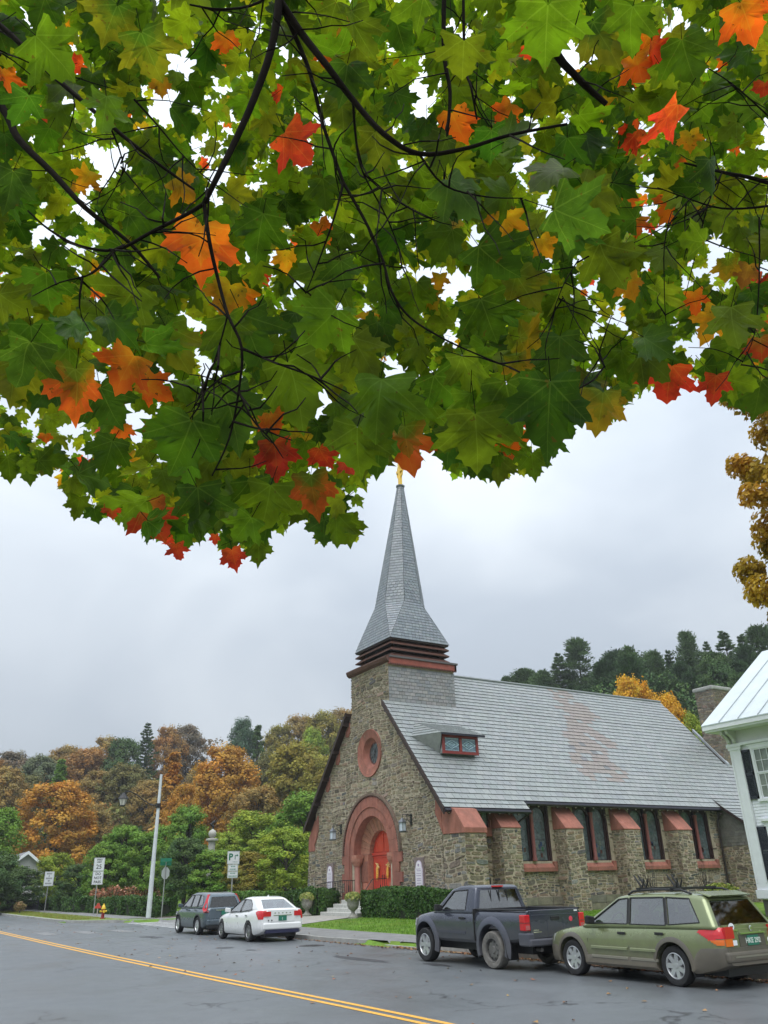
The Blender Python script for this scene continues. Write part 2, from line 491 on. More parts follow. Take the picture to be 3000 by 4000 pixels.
# buttresses
def buttress_cap(mb, a0, a1, b_in, b_out, z_in, z_out, zb):
    v = [cw(a0, b_in, zb), cw(a1, b_in, zb), cw(a1, b_out, zb), cw(a0, b_out, zb), cw(a0, b_in, z_in), cw(a1, b_in, z_in), cw(a1, b_out, z_out), cw(a0, b_out, z_out)]
    mb.hexa(v)
BUTT = [(3.0, 4.2), (7.3, 8.5), (11.6, 12.8), (15.9, 17.1)]
for i, (a0, a1) in enumerate(BUTT):
    mb = MB()
    mb.hexa([cw(a0, -6.75, .1), cw(a1, -6.75, .1), cw(a1, -7.74, .1), cw(a0, -7.74, .1), cw(a0, -6.75, 4.2), cw(a1, -6.75, 4.2), cw(a1, -7.74, 4.2), cw(a0, -7.74, 4.2)])
    mb.build('buttress', M_MORTAR, church, CO)
    cp = MB(); buttress_cap(cp, a0 - .05, a1 + .05, -6.78, -7.78, 5.36, 4.24, 4.18)
    bevel(cp.build('buttress_cap', M_PINK, church, CO), .015, 1)
    zz = 0.25
    masonry(cw(a0, -7.74, 0), (1, 0, 0), (0, -1, 0), [(0, .3), (a1 - a0, .3), (a1 - a0, 4.17), (0, 4.17)], seed=100 + i, size=1.05)
    masonry(cw(a0, -6.8, 0), (0, -1, 0), (-1, 0, 0), [(0, .3), (.94, .3), (0.94, 4.17), (0, 4.17)], seed=120 + i)
# corner buttresses: towards the viewer (right) and far (left)
mb = MB()
mb.extrude([cw(0, b, z) for b, z in [(-6.85, .1), (-8.72, .1), (-8.68, 3.9), (-6.85, 3.9)]], (1.25, 0, 0))
mb.build('buttress', M_MORTAR, church, CO)
mb = MB().extrude([cw(0, b, z) for b, z in [(6.85, .1), (8.05, .1), (7.75, 3.8), (6.85, 3.8)]], (1.25, 0, 0))
mb.build('buttress', M_MORTAR, church, CO)
cp = MB()
cp.extrude([cw(-.05, b, z) for b, z in [(-6.95, 3.9), (-8.75, 3.88), (-8.75, 4.12), (-8.02, 5.0), (-7.55, 5.12), (-6.95, 5.5)]], (1.36, 0, 0))
cp.extrude([cw(-.07, b, z) for b, z in [(-6.94, 4.0), (-6.94, 5.3), (-6.5, 5.75), (-6.4, 4.9), (-6.6, 4.6)]], (.3, 0, 0))
bevel(cp.build('buttress_cap', M_PINK, church, CO), .015, 1)
cp = MB()
cp.extrude([cw(-.05, b, z) for b, z in [(6.95, 3.7), (7.8, 3.7), (7.75, 4.5), (7.3, 5.05), (6.95, 5.5)]], (1.3, 0, 0))
cp.extrude([cw(-.07, b, z) for b, z in [(6.94, 4.0), (6.94, 5.3), (6.5, 5.75), (6.4, 4.9), (6.6, 4.5)]], (.3, 0, 0))
bevel(cp.build('buttress_cap', M_PINK, church, CO), .015, 1)

# stone facing
def ex_facade(s, z):
    b = s
    if math.hypot(b, z - 8.67) < 1.2: return True
    if z < 3.3 and abs(b) < 2.55: return True
    if z >= 3.3 and math.hypot(b, z - 3.3) < 2.9: return True
    for pb in (4.8, -4.81):
        if abs(b - pb) < .42 and 1.4 < z < 2.95: return True
    return False
masonry(cw(0, 0, 0), (0, 1, 0), (-1, 0, 0), [(-HB, .2), (HB, .2), (HB, zroof(HB) - .15), (2.2, zroof(2.2) - .15), (-2.2, zroof(2.2) - .15), (-HB, zroof(HB) - .15)], ex_facade, 21, 1.3)
masonry(cw(0, 0, 0), (0, 1, 0), (-1, 0, 0), [(-2.2, zroof(2.2) - .15), (2.2, zroof(2.2) - .15), (2.2, 13.5), (-2.2, 13.5)], None, 22)
masonry(cw(0, 0, 0), (0, 1, 0), (-1, 0, 0), [(-8.72, .2), (-6.9, .2), (-6.9, 3.9), (-8.68, 3.9)], None, 23, 1.3, 1.25, 0.3)
masonry(cw(0, 0, 0), (0, 1, 0), (-1, 0, 0), [(6.9, .2), (8.05, .2), (7.75, 3.75), (6.9, 3.75)], None, 24, 1.2, 1.1, 0.3)
masonry(cw(0, -8.7, 0), (1, 0, 0), (0, -1, 0), [(0, .2), (1.25, .2), (1.25, 3.88), (0, 3.88)], None, 25, 1.2, 1.25)
STEPW = [(1.55, 2.55, 5.3, .36), (2.05, 3.45, 5.25, .5), (2.62, 4.25, 5.25, .42)]   # stair lights: a, sill, head, width
def ex_side(s, z):
    for bc in BAYS:
        if abs(s - bc) < 1.42 and 2.15 < z: return True
    if 1.3 < s < 1.95 and z > 2.15: return True
    if 1.75 < s < 2.4 and z > 3.0: return True
    if 2.3 < s < 2.9 and z > 3.8: return True
    if 2.35 < s < 2.85 and 1.25 < z < 2.0: return True
    for a0, a1 in BUTT:
        if a0 - .02 < s < a1 + .02: return True
    return False
masonry(cw(0, -6.8, 0), (1, 0, 0), (0, -1, 0), [(1.25, 1.0), (20.85, 1.0), (20.85, 5.55), (1.25, 5.55)], ex_side, 26, 1.0)
masonry(cw(20.85, 0, 0), (0, 1, 0), (-1, 0, 0), [(-12.2, .3), (-6.8, .3), (-6.8, 3.35), (-12.2, 3.35)], None, 27)
# chimney
CHX0, CHX1, CHY0, CHY1, CHZ = CX + 25.9, CX + 27.9, CY - 4.5, CY - 3.0, 13.9
ch = MB().box(CHX0, CHX1, CHY0, CHY1, 6, CHZ)
ch.build('chimney', mat('sooty_mortar', (.20, .18, .15), .9, var=.3, vs=5), church, CO)
cap = MB().box(CHX0 - .12, CHX1 + .12, CHY0 - .12, CHY1 + .12, CHZ, CHZ + .28)
bevel(cap.build('chimney_cap', M_GRANITE, church, CO), .08, 2)
masonry((CHX0, CHY0, 0), (1, 0, 0), (0, -1, 0), [(0, 7.5), (CHX1 - CHX0, 7.5), (CHX1 - CHX0, CHZ), (0, CHZ)], None, 31)
masonry((CHX0, CHY1, 0), (0, -1, 0), (-1, 0, 0), [(0, 7.5), (CHY1 - CHY0, 7.5), (CHY1 - CHY0, CHZ), (0, CHZ)], None, 32)
fl = MB().hexa([cw(25.75, -2.3, zroof(2.3) + .05), cw(25.95, -2.3, zroof(2.3) + .05), cw(25.95, -4.7, zroof(4.7) + .05), cw(25.75, -4.7, zroof(4.7) + .05), cw(25.75, -2.3, zroof(2.3) + .25), cw(25.95, -2.3, zroof(2.3) + .25), cw(25.95, -4.7, zroof(4.7) + .25), cw(25.75, -4.7, zroof(4.7) + .25)])
fl.build('flashing', mat('lead_flashing', (.42, .45, .48), .4, metal=.3), church, CO)

def finish_pieces(items, name, matl, parent, keep, origin=CO, edge=None):
    items.sort(key=lambda t: -t[0])
    def put(mb, v, f, c):
        o = len(mb.v); mb.v.extend(v)
        for k, q in enumerate(f):
            mb.f.append(tuple(j + o for j in q)); mb.m.append(0)
            mb.c.append(c if (k == 0 or not edge) else edge)      # butt and side faces darkened: course-line shadow put into the slate colour
        return mb
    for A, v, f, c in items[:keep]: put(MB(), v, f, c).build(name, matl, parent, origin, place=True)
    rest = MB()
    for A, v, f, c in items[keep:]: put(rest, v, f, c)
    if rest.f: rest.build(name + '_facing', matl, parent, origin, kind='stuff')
finish_pieces(STONES, 'stone', M_STONE, church, 300)

# ---- roof
roof = MB()
def slab(a0, a1, b0, b1, th=.16, up=0.0):
    s = 1 if b1 >= 0 and b0 >= 0 else -1
    v = [cw(a0, b0, zroof(b0) - th), cw(a1, b0, zroof(b0) - th), cw(a1, b1, zroof(b1) - th), cw(a0, b1, zroof(b1) - th), cw(a0, b0, zroof(b0) - up), cw(a1, b0, zroof(b0) - up), cw(a1, b1, zroof(b1) - up), cw(a0, b1, zroof(b1) - up)]
    roof.hexa(v)
slab(4.7, 25.6, 0, -2.2); slab(-.4, 25.6, -2.2, -7.3); slab(-.4, 4.95, -7.3, -7.7); slab(4.7, 25.6, 0, 2.2); slab(-.4, 25.6, 2.2, 7.75)
slab(25.6, 32, -4.5, -7.3)
# catslide over the vestry
cs = [(-6.8, zroof(6.8)), (-7.6, 5.46), (-8.6, 4.78), (-10.6, 3.75), (-12.6, 2.9)]
for (b0, z0), (b1, z1) in zip(cs, cs[1:]):
    roof.hexa([cw(20.6, b0, z0 - .16), cw(32, b0, z0 - .16), cw(32, b1, z1 - .16), cw(20.6, b1, z1 - .16), cw(20.6, b0, z0 - .005), cw(32, b0, z0 - .005), cw(32, b1, z1 - .005), cw(20.6, b1, z1 - .005)])
ro = roof.build('roof', M_WOODDARK, church, CO)
SLATES = []
SPAL = [(.255, .275, .272), (.245, .265, .262), (.265, .283, .28), (.25, .27, .268), (.27, .288, .283), (.235, .255, .256)]
def facet(BL, BR, TL, TR, e, w, rnd, vis=1.0, pal=SPAL, th=.042, colf=None, scallop=None):
    """courses of slates on a planar facet given by its bottom and top edges"""
    BL, BR, TL, TR = map(Vector, (BL, BR, TL, TR))
    H_ = ((TL + TR) / 2 - (BL + BR) / 2).length
    n = max(1, int(round(H_ / e)))
    sdir = (BR - BL) if (BR - BL).length > (TR - TL).length else (TR - TL)
    N_ = sdir.cross((TL + TR) / 2 - (BL + BR) / 2).normalized()
    for i in range(n):
        t0 = i / n; t1 = min(1.0, (i + 1.25) / n)
        l0 = BL.lerp(TL, t0); r0 = BR.lerp(TR, t0); l1 = BL.lerp(TL, t1); r1 = BR.lerp(TR, t1)
        wid = max((r0 - l0).length, (r1 - l1).length)
        k = max(1, int(round(wid / w)))
        off = (0.5 if i % 2 else 0.0) + rnd.uniform(-.12, .12)
        xs = [0.0] + [min(1, max(0, (j + off) / k + rnd.uniform(-.05, .05) / k)) for j in range(0 if off > 0.2 else 1, k + 1)] + [1.0]
        xs = sorted(xs)
        for x0, x1 in zip(xs, xs[1:]):
            if x1 - x0 < 0.18 / k: continue
            g = 0.006 / max(wid, .1)
            p0 = l0.lerp(r0, x0 + g); p1 = l0.lerp(r0, x1 - g); q0 = l1.lerp(r1, x0 + g); q1 = l1.lerp(r1, x1 - g)
            h = th * rnd.uniform(.95, 1.05)
            sc_ = scallop and scallop(t0)
            if sc_:
                pts = []
                cxm = (p0 + p1) / 2; up = (q0 - p0)
                for s_ in range(7):
                    an = math.pi * s_ / 6
                    pts.append(p0.lerp(p1, (1 - math.cos(an)) / 2) + up * (0.42 * (1 - math.sin(an))))
                v = [tuple(p + N_ * h) for p in pts] + [tuple(q1 + N_ * .003), tuple(q0 + N_ * .003)] + [tuple(p + N_ * .001) for p in pts]
                f = [tuple(range(9))] + [(9 + s_, 10 + s_, s_ + 1, s_) for s_ in range(6)]
            else:
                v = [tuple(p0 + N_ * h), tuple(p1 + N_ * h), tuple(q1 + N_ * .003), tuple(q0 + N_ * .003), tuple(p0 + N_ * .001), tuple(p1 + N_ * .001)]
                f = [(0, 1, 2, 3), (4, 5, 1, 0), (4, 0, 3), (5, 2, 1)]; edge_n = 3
            m = (p0 + p1) / 2
            c = rnd.choice(pal)
            if colf: c = colf(m, c, rnd)
            SLATES.append(((p1 - p0).length * (q0 - p0).length * vis / max(1, (m - CAM).length) ** 2, v, f, jit(c, .06, rnd)))
def stain(m, c, rnd):
    a_, b_ = m.x - CX, m.y - CY
    t = -b_ / 6.0                         # 0 at ridge, 1 near the foot of the stain
    if t < 1.04:
        lo = 16.4 - 5.6 * t * .8 - 1.5 * t; hi = 17.6 - 3.4 * t
        nz = noise.noise(Vector((a_ * .9, b_ * .9, 2.2))); lo = 14.8 - 4.0 * t + nz * 1.3; hi = 17.0 - 2.7 * t + nz * 1.6
        if lo < a_ < hi and rnd.random() < .85: return (.24, .205, .183)
        if t > .5 and abs(a_ - (13.9 - (1.04 - t) * -0.2 - (1.04 - t) * 2.2)) < .26 and rnd.random() < .8: return (.13, .135, .14)
        if t > .7 and abs(a_ - (12.9 - (1.04 - t) * 3.2)) < .14: return (.15, .15, .155)
    return c
rnd = random.Random(77)
def rp(a_, b_, lift=.0): return cw(a_, b_, zroof(b_) + lift)
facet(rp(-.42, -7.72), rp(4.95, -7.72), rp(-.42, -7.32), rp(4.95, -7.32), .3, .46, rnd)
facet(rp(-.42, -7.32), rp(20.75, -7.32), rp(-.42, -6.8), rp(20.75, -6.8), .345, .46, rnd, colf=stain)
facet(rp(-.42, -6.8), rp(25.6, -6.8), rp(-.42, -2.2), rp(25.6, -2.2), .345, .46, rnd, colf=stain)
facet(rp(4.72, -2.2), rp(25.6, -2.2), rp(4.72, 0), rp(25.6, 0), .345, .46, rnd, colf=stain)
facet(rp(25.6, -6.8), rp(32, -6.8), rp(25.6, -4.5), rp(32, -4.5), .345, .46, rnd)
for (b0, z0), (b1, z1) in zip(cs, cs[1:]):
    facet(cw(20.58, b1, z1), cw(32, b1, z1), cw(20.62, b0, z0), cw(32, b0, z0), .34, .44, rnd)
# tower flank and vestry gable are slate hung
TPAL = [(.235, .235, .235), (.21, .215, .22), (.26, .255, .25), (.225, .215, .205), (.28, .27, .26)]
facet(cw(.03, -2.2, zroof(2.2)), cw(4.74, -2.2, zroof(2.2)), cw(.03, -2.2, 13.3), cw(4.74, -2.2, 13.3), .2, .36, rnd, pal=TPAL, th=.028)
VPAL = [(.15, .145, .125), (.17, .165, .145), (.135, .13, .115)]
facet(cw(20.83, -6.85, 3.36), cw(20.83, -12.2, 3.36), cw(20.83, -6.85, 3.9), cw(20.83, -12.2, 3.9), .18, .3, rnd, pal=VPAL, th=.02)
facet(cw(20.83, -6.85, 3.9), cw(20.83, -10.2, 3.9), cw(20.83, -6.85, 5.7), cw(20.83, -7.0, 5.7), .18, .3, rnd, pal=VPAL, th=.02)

# spire
AX, AY = CX + 2.4, CY
SQ, ZE, ZK, ZT = 2.14, 15.08, 17.75, 26.45
RK_ = 1.50                                    # across-flats half width at the knuckle
def octp(half, z):
    k = half * math.tan(math.pi / 8)
    return [(AX + x, AY + y, z) for x, y in [(half, -k), (half, k), (k, half), (-k, half), (-half, k), (-half, -k), (-k, -half), (k, -half)]]
o0 = octp(RK_, ZK); TX, TY = .2, -.25
o1 = [(p[0] + TX, p[1] + TY, p[2]) for p in octp(.2, ZT)]
sqc = [(AX + SQ, AY - SQ, ZE), (AX + SQ, AY + SQ, ZE), (AX - SQ, AY + SQ, ZE), (AX - SQ, AY - SQ, ZE)]
SPP = [(.20, .225, .25), (.185, .21, .235), (.225, .245, .265), (.17, .195, .22), (.21, .24, .26)]
sp = MB()
sp.add(o0 + o1, [(i, (i + 1) % 8, 8 + (i + 1) % 8, 8 + i) for i in range(8)] + [tuple(range(8, 16))])
for i in range(8):
    p, q = o0[i], o0[(i + 1) % 8]; p1, q1 = o1[i], o1[(i + 1) % 8]
    v = 1.0 if i in (4, 5, 6, 7) else .2
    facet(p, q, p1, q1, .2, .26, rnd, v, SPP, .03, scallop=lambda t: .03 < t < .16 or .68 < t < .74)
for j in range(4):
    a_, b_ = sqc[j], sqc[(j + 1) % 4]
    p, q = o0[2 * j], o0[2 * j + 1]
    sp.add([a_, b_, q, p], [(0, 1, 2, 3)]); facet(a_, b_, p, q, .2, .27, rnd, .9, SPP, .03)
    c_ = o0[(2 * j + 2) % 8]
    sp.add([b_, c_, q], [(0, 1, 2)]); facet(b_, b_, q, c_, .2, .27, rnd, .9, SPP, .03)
sp.add(sqc, [(3, 2, 1, 0)])
spire = sp.build('spire', mat('spire_underlay', (.09, .1, .11), .8), church, CO)
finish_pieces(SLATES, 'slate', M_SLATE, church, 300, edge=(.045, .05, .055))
lv = MB()
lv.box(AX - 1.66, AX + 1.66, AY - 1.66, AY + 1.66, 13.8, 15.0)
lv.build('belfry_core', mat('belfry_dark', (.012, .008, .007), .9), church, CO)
for z0 in (13.96, 14.33, 14.70):
    m_ = MB()
    i_, o_ = 1.78, 2.13
    for k in range(4):
        ca, sa = math.cos(k * math.pi / 2), math.sin(k * math.pi / 2)
        R_ = lambda x, y, z: (AX + x * ca - y * sa, AY + x * sa + y * ca, z)
        m_.hexa([R_(-o_, -o_, z0), R_(o_, -o_, z0), R_(i_, -i_, z0 + .26), R_(-i_, -i_, z0 + .26), R_(-o_, -o_, z0 + .07), R_(o_, -o_, z0 + .07), R_(i_, -i_, z0 + .34), R_(-i_, -i_, z0 + .34)])
    m_.build('louver', M_LOUVER, church, CO)
sf = MB().box(AX - SQ + .03, AX + SQ - .03, AY - SQ + .03, AY + SQ - .03, ZE - .09, ZE - .012)
sf.build('spire_eave', M_WOODDARK, church, CO)
# cornice of the tower: stone on the front, red frieze with dentils on the flank
cn = MB()
cn.extrude([cw(x, -2.42, z) for x, z in [(-.02, 13.5), (-.18, 13.62), (-.24, 13.78), (-.24, 13.86), (-.02, 13.9)]], (0, 4.84, 0))
cn.build('cornice', M_LOUVER, church, CO)
cn = MB()
cn.box(CX + 0, CX + 4.92, CY - 2.42, CY + 2.42, 13.8, 13.91)
cn.build('cornice', mat('cornice_lead', (.10, .09, .09), .6), church, CO)
fz = MB().box(CX + .0, CX + 4.85, CY - 2.34, CY - 2.2, 13.42, 13.79)
fz.box(CX + 4.72, CX + 4.86, CY - 2.34, CY + 2.34, 13.42, 13.79)
fz.build('frieze', mat('red_frieze', (.30, .075, .05), .6, var=.2), church, CO)
dn = MB()
for k in range(40): dn.box(CX + .06 + k * .12, CX + .12 + k * .12, CY - 2.39, CY - 2.34, 13.36, 13.46)
dn.build('dentils', M_LOUVER, church, CO)
cr_ = MB()
cr_.lathe([(.24, ZT - .06), (.31, ZT), (.31, ZT + .08), (.2, ZT + .14)], 8, (AX + TX, AY + TY, 0), 'Z')
cr_.build('spire_collar', mat('spire_lead', (.12, .14, .15), .5), church, CO)
gc = MB()
AX += TX; AY += TY
gc.box(AX - .11, AX + .11, AY - .11, AY + .11, ZT + .1, ZT + 1.85)
gc.box(AX - .09, AX + .09, AY - .36, AY + .36, ZT + 1.12, ZT + 1.34)
gc.box(AX - .07, AX + .07, AY - .16, AY + .16, ZT + 1.8, ZT + 1.95)
gc.tube([(AX, AY - .34, ZT + 1.12), (AX, AY - .30, ZT + .85), (AX, AY - .1, ZT + .72)], .05, 6)
gc.tube([(AX, AY + .34, ZT + 1.12), (AX, AY + .30, ZT + .85), (AX, AY + .1, ZT + .72)], .05, 6)
gc.tube([(AX, AY - .3, ZT + 1.34), (AX, AY - .24, ZT + 1.6), (AX, AY - .08, ZT + 1.7)], .045, 6)
gc.tube([(AX, AY + .3, ZT + 1.34), (AX, AY + .24, ZT + 1.6), (AX, AY + .08, ZT + 1.7)], .045, 6)
bevel(gc.build('gilded_cross', M_GOLD, church, CO), .02, 1)

# rakes, ridge, gutters, rafter tails
for s_ in (-1, 1):
    m_ = MB()
    b1 = 7.72
    pts = [(2.15, zroof(2.15)), (b1, zroof(b1)), (b1, zroof(b1) - .3), (2.15, zroof(2.15) - .3)]
    m_.extrude([cw(-.47, s_ * b, z - .02) for b, z in pts], (.08, 0, 0))
    m_.build('bargeboard', M_WOODDARK, church, CO)
    for k, bb in enumerate((2.55, 3.85, 5.15, 6.35)):
        m_ = MB()
        zt = zroof(bb) - .3
        if k < 3:
            m_.extrude([cw(-.06, s_ * b, z) for b, z in [(bb - .22, zt + .22), (bb + .30, zt - .34), (bb + .30, zt - .62), (bb - .02, zt - .66), (bb - .22, zt - .42)]], (.2, 0, 0))
            bevel(m_.build('kneeler_stone', M_PINK, church, CO), .015, 1)
        m_ = MB().box(CX - .46, CX - .02, CY + s_ * (bb - .03) - .11, CY + s_ * (bb - .03) + .11, zt - .02, zt + .2)
        m_.build('purlin_end', M_WOODDARK, church, CO)
m_ = MB().tube([cw(4.7, 0, 13.79), cw(25.6, 0, 13.79)], .09, 6)
m_.build('ridge_cap', mat('ridge_metal', (.2, .22, .22), .5), church, CO)
def gutter(a0, a1, b, z):
    m_ = MB()
    pr = [(b + .02, z + .04), (b - .10, z + .05), (b - .14, z - .06), (b - .08, z - .14), (b + .02, z - .14)]
    m_.extrude([cw(a0, bb, zz) for bb, zz in pr], (a1 - a0, 0, 0))
    return m_.build('gutter', M_GUTTER, church, CO)
gutter(-.4, 4.98, -7.7, zroof(7.7) - .1); gutter(4.98, 20.5, -7.3, zroof(7.3) - .1)
for a_ in [(-.1 + .62 * k) for k in range(9)] + [5.3 + .66 * k for k in range(23)]:
    low = a_ < 4.98
    be = -7.66 if low else -7.28
    m_ = MB()
    m_.hexa([cw(a_ - .055, -6.8, zroof(6.8) - .36), cw(a_ + .055, -6.8, zroof(6.8) - .36), cw(a_ + .055, be, zroof(be) - .36), cw(a_ - .055, be, zroof(be) - .36), cw(a_ - .055, -6.8, zroof(6.8) - .17), cw(a_ + .055, -6.8, zroof(6.8) - .17), cw(a_ + .055, be, zroof(be) - .17), cw(a_ - .055, be, zroof(be) - .17)])
    m_.build('rafter', M_WOODDARK, church, CO)
    e_ = MB().lathe([(.055, CY + be - .035), (.065, CY + be - .01), (.05, CY + be + .004)], 8, (CX + a_, 0, zroof(be) - .27), 'Y')
    e_.build('rafter_end', mat('rafter_end_paint', (.42, .36, .35), .6), church, CO)
dp = MB()
dp.tube([cw(20.45, -7.42, 5.2), cw(20.5, -7.2, 4.95), cw(20.55, -6.98, 4.8), cw(20.55, -6.95, .5)], .06, 8)
dp.build('downpipe', mat('downpipe_brown', (.03, .022, .02), .5), church, CO)
dp = MB()
dp.tube([cw(4.9, -7.75, 4.9), cw(4.75, -7.5, 4.7), cw(4.5, -7.0, 4.4), cw(4.35, -6.95, 1.0)], .05, 8)
dp.build('downpipe', mat('downpipe_brown', (.03, .022, .02), .5), church, CO)

# side windows
def lancet(ac, w, z0, z1, bface, parent):
    r = w / 2
    n = 10
    pts = [(ac - r, z0), (ac + r, z0)] + [(ac + r * math.cos(math.pi * i / n), z1 - r + r * math.sin(math.pi * i / n)) for i in range(n + 1)]
    return [cw(x, bface, z) for x, z in pts]
GCOL = [(1, 1, 1), (1.4, 2.2, 1.6), (.8, 1.2, 1.6), (1.8, 1.7, 1.4), (.6, .8, .8)]
rg = random.Random(3)
def lead_light(ac, w, z0, z1, parent, bface=-6.62):
    p = MB().extrude(lancet(ac, w, z0, z1, bface, parent), (0, .03, 0), (1, 1, 1))
    pane = p.build('pane', M_SGLASS, parent, CO)
    m_ = MB()
    r = w / 2
    zz = z0
    while zz < z1 - r * .8:
        m_.box(CX + ac - r, CX + ac + r, CY + bface - .012, CY + bface - .002, zz - .012, zz + .012); zz += .5
    m_.box(CX + ac - .01, CX + ac + .01, CY + bface - .011, CY + bface - .002, z0, z0 + .9)
    m_.build('lead_bars', M_LEAD, parent, CO)
    zm = z0 + (z1 - z0) * .62
    d_ = MB()
    d_.extrude([cw(ac, bface - .008, zm - .34), cw(ac + r * .55, bface - .008, zm), cw(ac, bface - .008, zm + .34), cw(ac - r * .55, bface - .008, zm)], (0, -.01, 0), (.26, .3, .3))
    d_.build('pane', M_PANE, parent, CO)
    d2 = MB()
    for k in range(5):
        x = ac - r * .7 + rg.uniform(0, 1.1) * r; z = z0 + rg.uniform(.1, .75)
        d2.box(CX + x, CX + x + .13, CY + bface - .009, CY + bface - .001, z, z + .2, rg.choice([(.12, .35, .16), (.25, .35, .42), (.5, .45, .35), (.1, .15, .3), (.3, .1, .08)]))
    for k in range(5):
        an = math.pi * (k + .5) / 5
        x = ac + r * .6 * math.cos(an); z = z1 - r + r * .6 * math.sin(an)
        d2.box(CX + x - .07, CX + x + .07, CY + bface - .009, CY + bface - .001, z - .09, z + .09, rg.choice([(.4, .45, .45), (.3, .36, .36), (.2, .25, .25)]))
    d2.build('pane', M_PANE, parent, CO)
M_FRAME = mat('window_frame_brown', (.035, .016, .015), .55, var=.2)
for bc in BAYS:
    fr = MB()
    for x0, x1 in ((bc - 1.27, bc - 1.15), (bc + 1.15, bc + 1.27)): fr.box(CX + x0, CX + x1, CY - 6.78, CY - 6.5, 2.66, 5.5)
    for sgn in (-1, 1):
        ac = bc + sgn * .62
        for k in range(12):
            a0 = math.pi * k / 12; a1 = math.pi * (k + 1) / 12
            z1 = 5.3 - .46
            fr.hexa([cw(ac + .46 * math.cos(a0), -6.7, z1 + .46 * math.sin(a0)), cw(ac + .46 * math.cos(a1), -6.7, z1 + .46 * math.sin(a1)), cw(ac + .46 * math.cos(a1), -6.5, z1 + .46 * math.sin(a1)), cw(ac + .46 * math.cos(a0), -6.5, z1 + .46 * math.sin(a0)),
                     cw(ac + .56 * math.cos(a0), -6.7, 5.5), cw(ac + .56 * math.cos(a1), -6.7, 5.5), cw(ac + .56 * math.cos(a1), -6.5, 5.5), cw(ac + .56 * math.cos(a0), -6.5, 5.5)])
        for k in (-1, 1):
            fr.box(CX + ac + k * .50 - .05, CX + ac + k * .50 + .05, CY - 6.7, CY - 6.5, 2.66, 5.0)
    win = fr.build('window', M_FRAME, church, CO)
    for sgn in (-1, 1): lead_light(bc + sgn * .62, .92, 2.7, 5.3, win)
    ml = MB().lathe([(.13, 2.66), (.13, 2.8), (.10, 2.86), (.10, 4.9), (.13, 4.96), (.14, 5.1)], 12, (CX + bc, CY - 6.86, 0), 'Z')
    ml.build('mullion', mat('mullion_red', (.20, .065, .055), .6, var=.15), win, CO, smooth=40)
    sl = MB()
    sl.extrude([cw(bc - 1.42, b, z) for b, z in [(-6.5, 2.68), (-6.74, 2.62), (-6.97, 2.36), (-6.97, 2.16), (-6.5, 2.16)]], (1.415, 0, 0))
    sl.extrude([cw(bc + .005, b, z) for b, z in [(-6.5, 2.68), (-6.74, 2.62), (-6.97, 2.36), (-6.97, 2.16), (-6.5, 2.16)]], (1.415, 0, 0))
    for x0, x1 in ((bc - 1.42, bc - 1.22), (bc + 1.22, bc + 1.42)): sl.box(CX + x0, CX + x1, CY - 6.98, CY - 6.7, 2.3, 2.64)
    bevel(sl.build('window_sill', M_PINK, win, CO), .01, 1)
# stepped stair lights by the front corner
for ac, zs, zh, w_ in STEPW:
    fr = MB().box(CX + ac - w_ / 2 - .05, CX + ac + w_ / 2 + .05, CY - 6.86, CY - 6.805, zs, zh)
    st = fr.build('window', mat('stair_light_frame', (.05, .022, .02), .6), church, CO)
    p = MB().extrude(lancet(ac, w_ * .72, zs + .08, min(zh - .15, zs + 1.25), -6.875, st), (0, .012, 0), (2.2, 2.2, 2.2))
    p.build('pane', M_SGLASS, st, CO)
    s2 = MB().box(CX + ac - w_ / 2 - .14, CX + ac + w_ / 2 + .14, CY - 6.99, CY - 6.7, zs - .42, zs)
    s2.box(CX + ac + w_ / 2 + .05, CX + ac + w_ / 2 + .22, CY - 6.985, CY - 6.7, zs - .43, zs + .38)
    bevel(s2.build('window_sill', M_PINK, st, CO), .012, 1)
vt = MB().box(CX + 2.42, CX + 2.78, CY - 6.86, CY - 6.8, 1.35, 1.95)
vt.build('cellar_vent', mat('vent_dark', (.006, .006, .006), .9), church, CO)

# dormer
dm = MB()
F = -5.42
dm.extrude([cw(1.32, b, z) for b, z in [(F, 8.0), (F, 9.0), (-4.25, 9.0), (-5.1, 8.02)]], (2.3, 0, 0))
dor = dm.build('dormer', M_PINK2, church, CO)
for ob in (dor,): ob.data.materials[0] = mat('dormer_cheek', (.28, .29, .285), .6, var=.2)
fr = MB()
fr.box(CX + 1.28, CX + 3.66, CY + F - .08, CY + F - .005, 8.0, 8.14); fr.box(CX + 1.28, CX + 3.66, CY + F - .08, CY + F - .005, 8.84, 9.0)
for x in (1.28, 2.4, 3.5): fr.box(CX + x, CX + x + .16, CY + F - .078, CY + F - .006, 8.14, 8.84)
dw = fr.build('window_frame', M_REDTRIM, dor, CO)
for x in (1.44, 2.56):
    MB().box(CX + x, CX + x + .94, CY + F - .03, CY + F - .004, 8.14, 8.84, (1.5, 1.8, 2.2)).build('pane', M_SGLASS, dor, CO)
    d_ = MB()
    xc = CX + x + .47
    for k in (-1, 1):
        d_.tube([(xc - .46, CY + F - .04, 8.49), (xc, CY + F - .04, 8.49 + .22 * k), (xc + .46, CY + F - .04, 8.49)], .014, 5, (2, 2.1, 2.2))
        d_.tube([(xc - .2, CY + F - .04, 8.49), (xc, CY + F - .04, 8.49 + .1 * k), (xc + .2, CY + F - .04, 8.49)], .012, 5, (2, 2.1, 2.2))
    for k in (-.3, 0, .3): d_.tube([(xc - .46, CY + F - .035, 8.49 + k), (xc + .46, CY + F - .035, 8.49 + k)], .008, 5, (2, 2.1, 2.2))
    d_.build('lead_bars', M_PANE, dor, CO)
dr = MB()
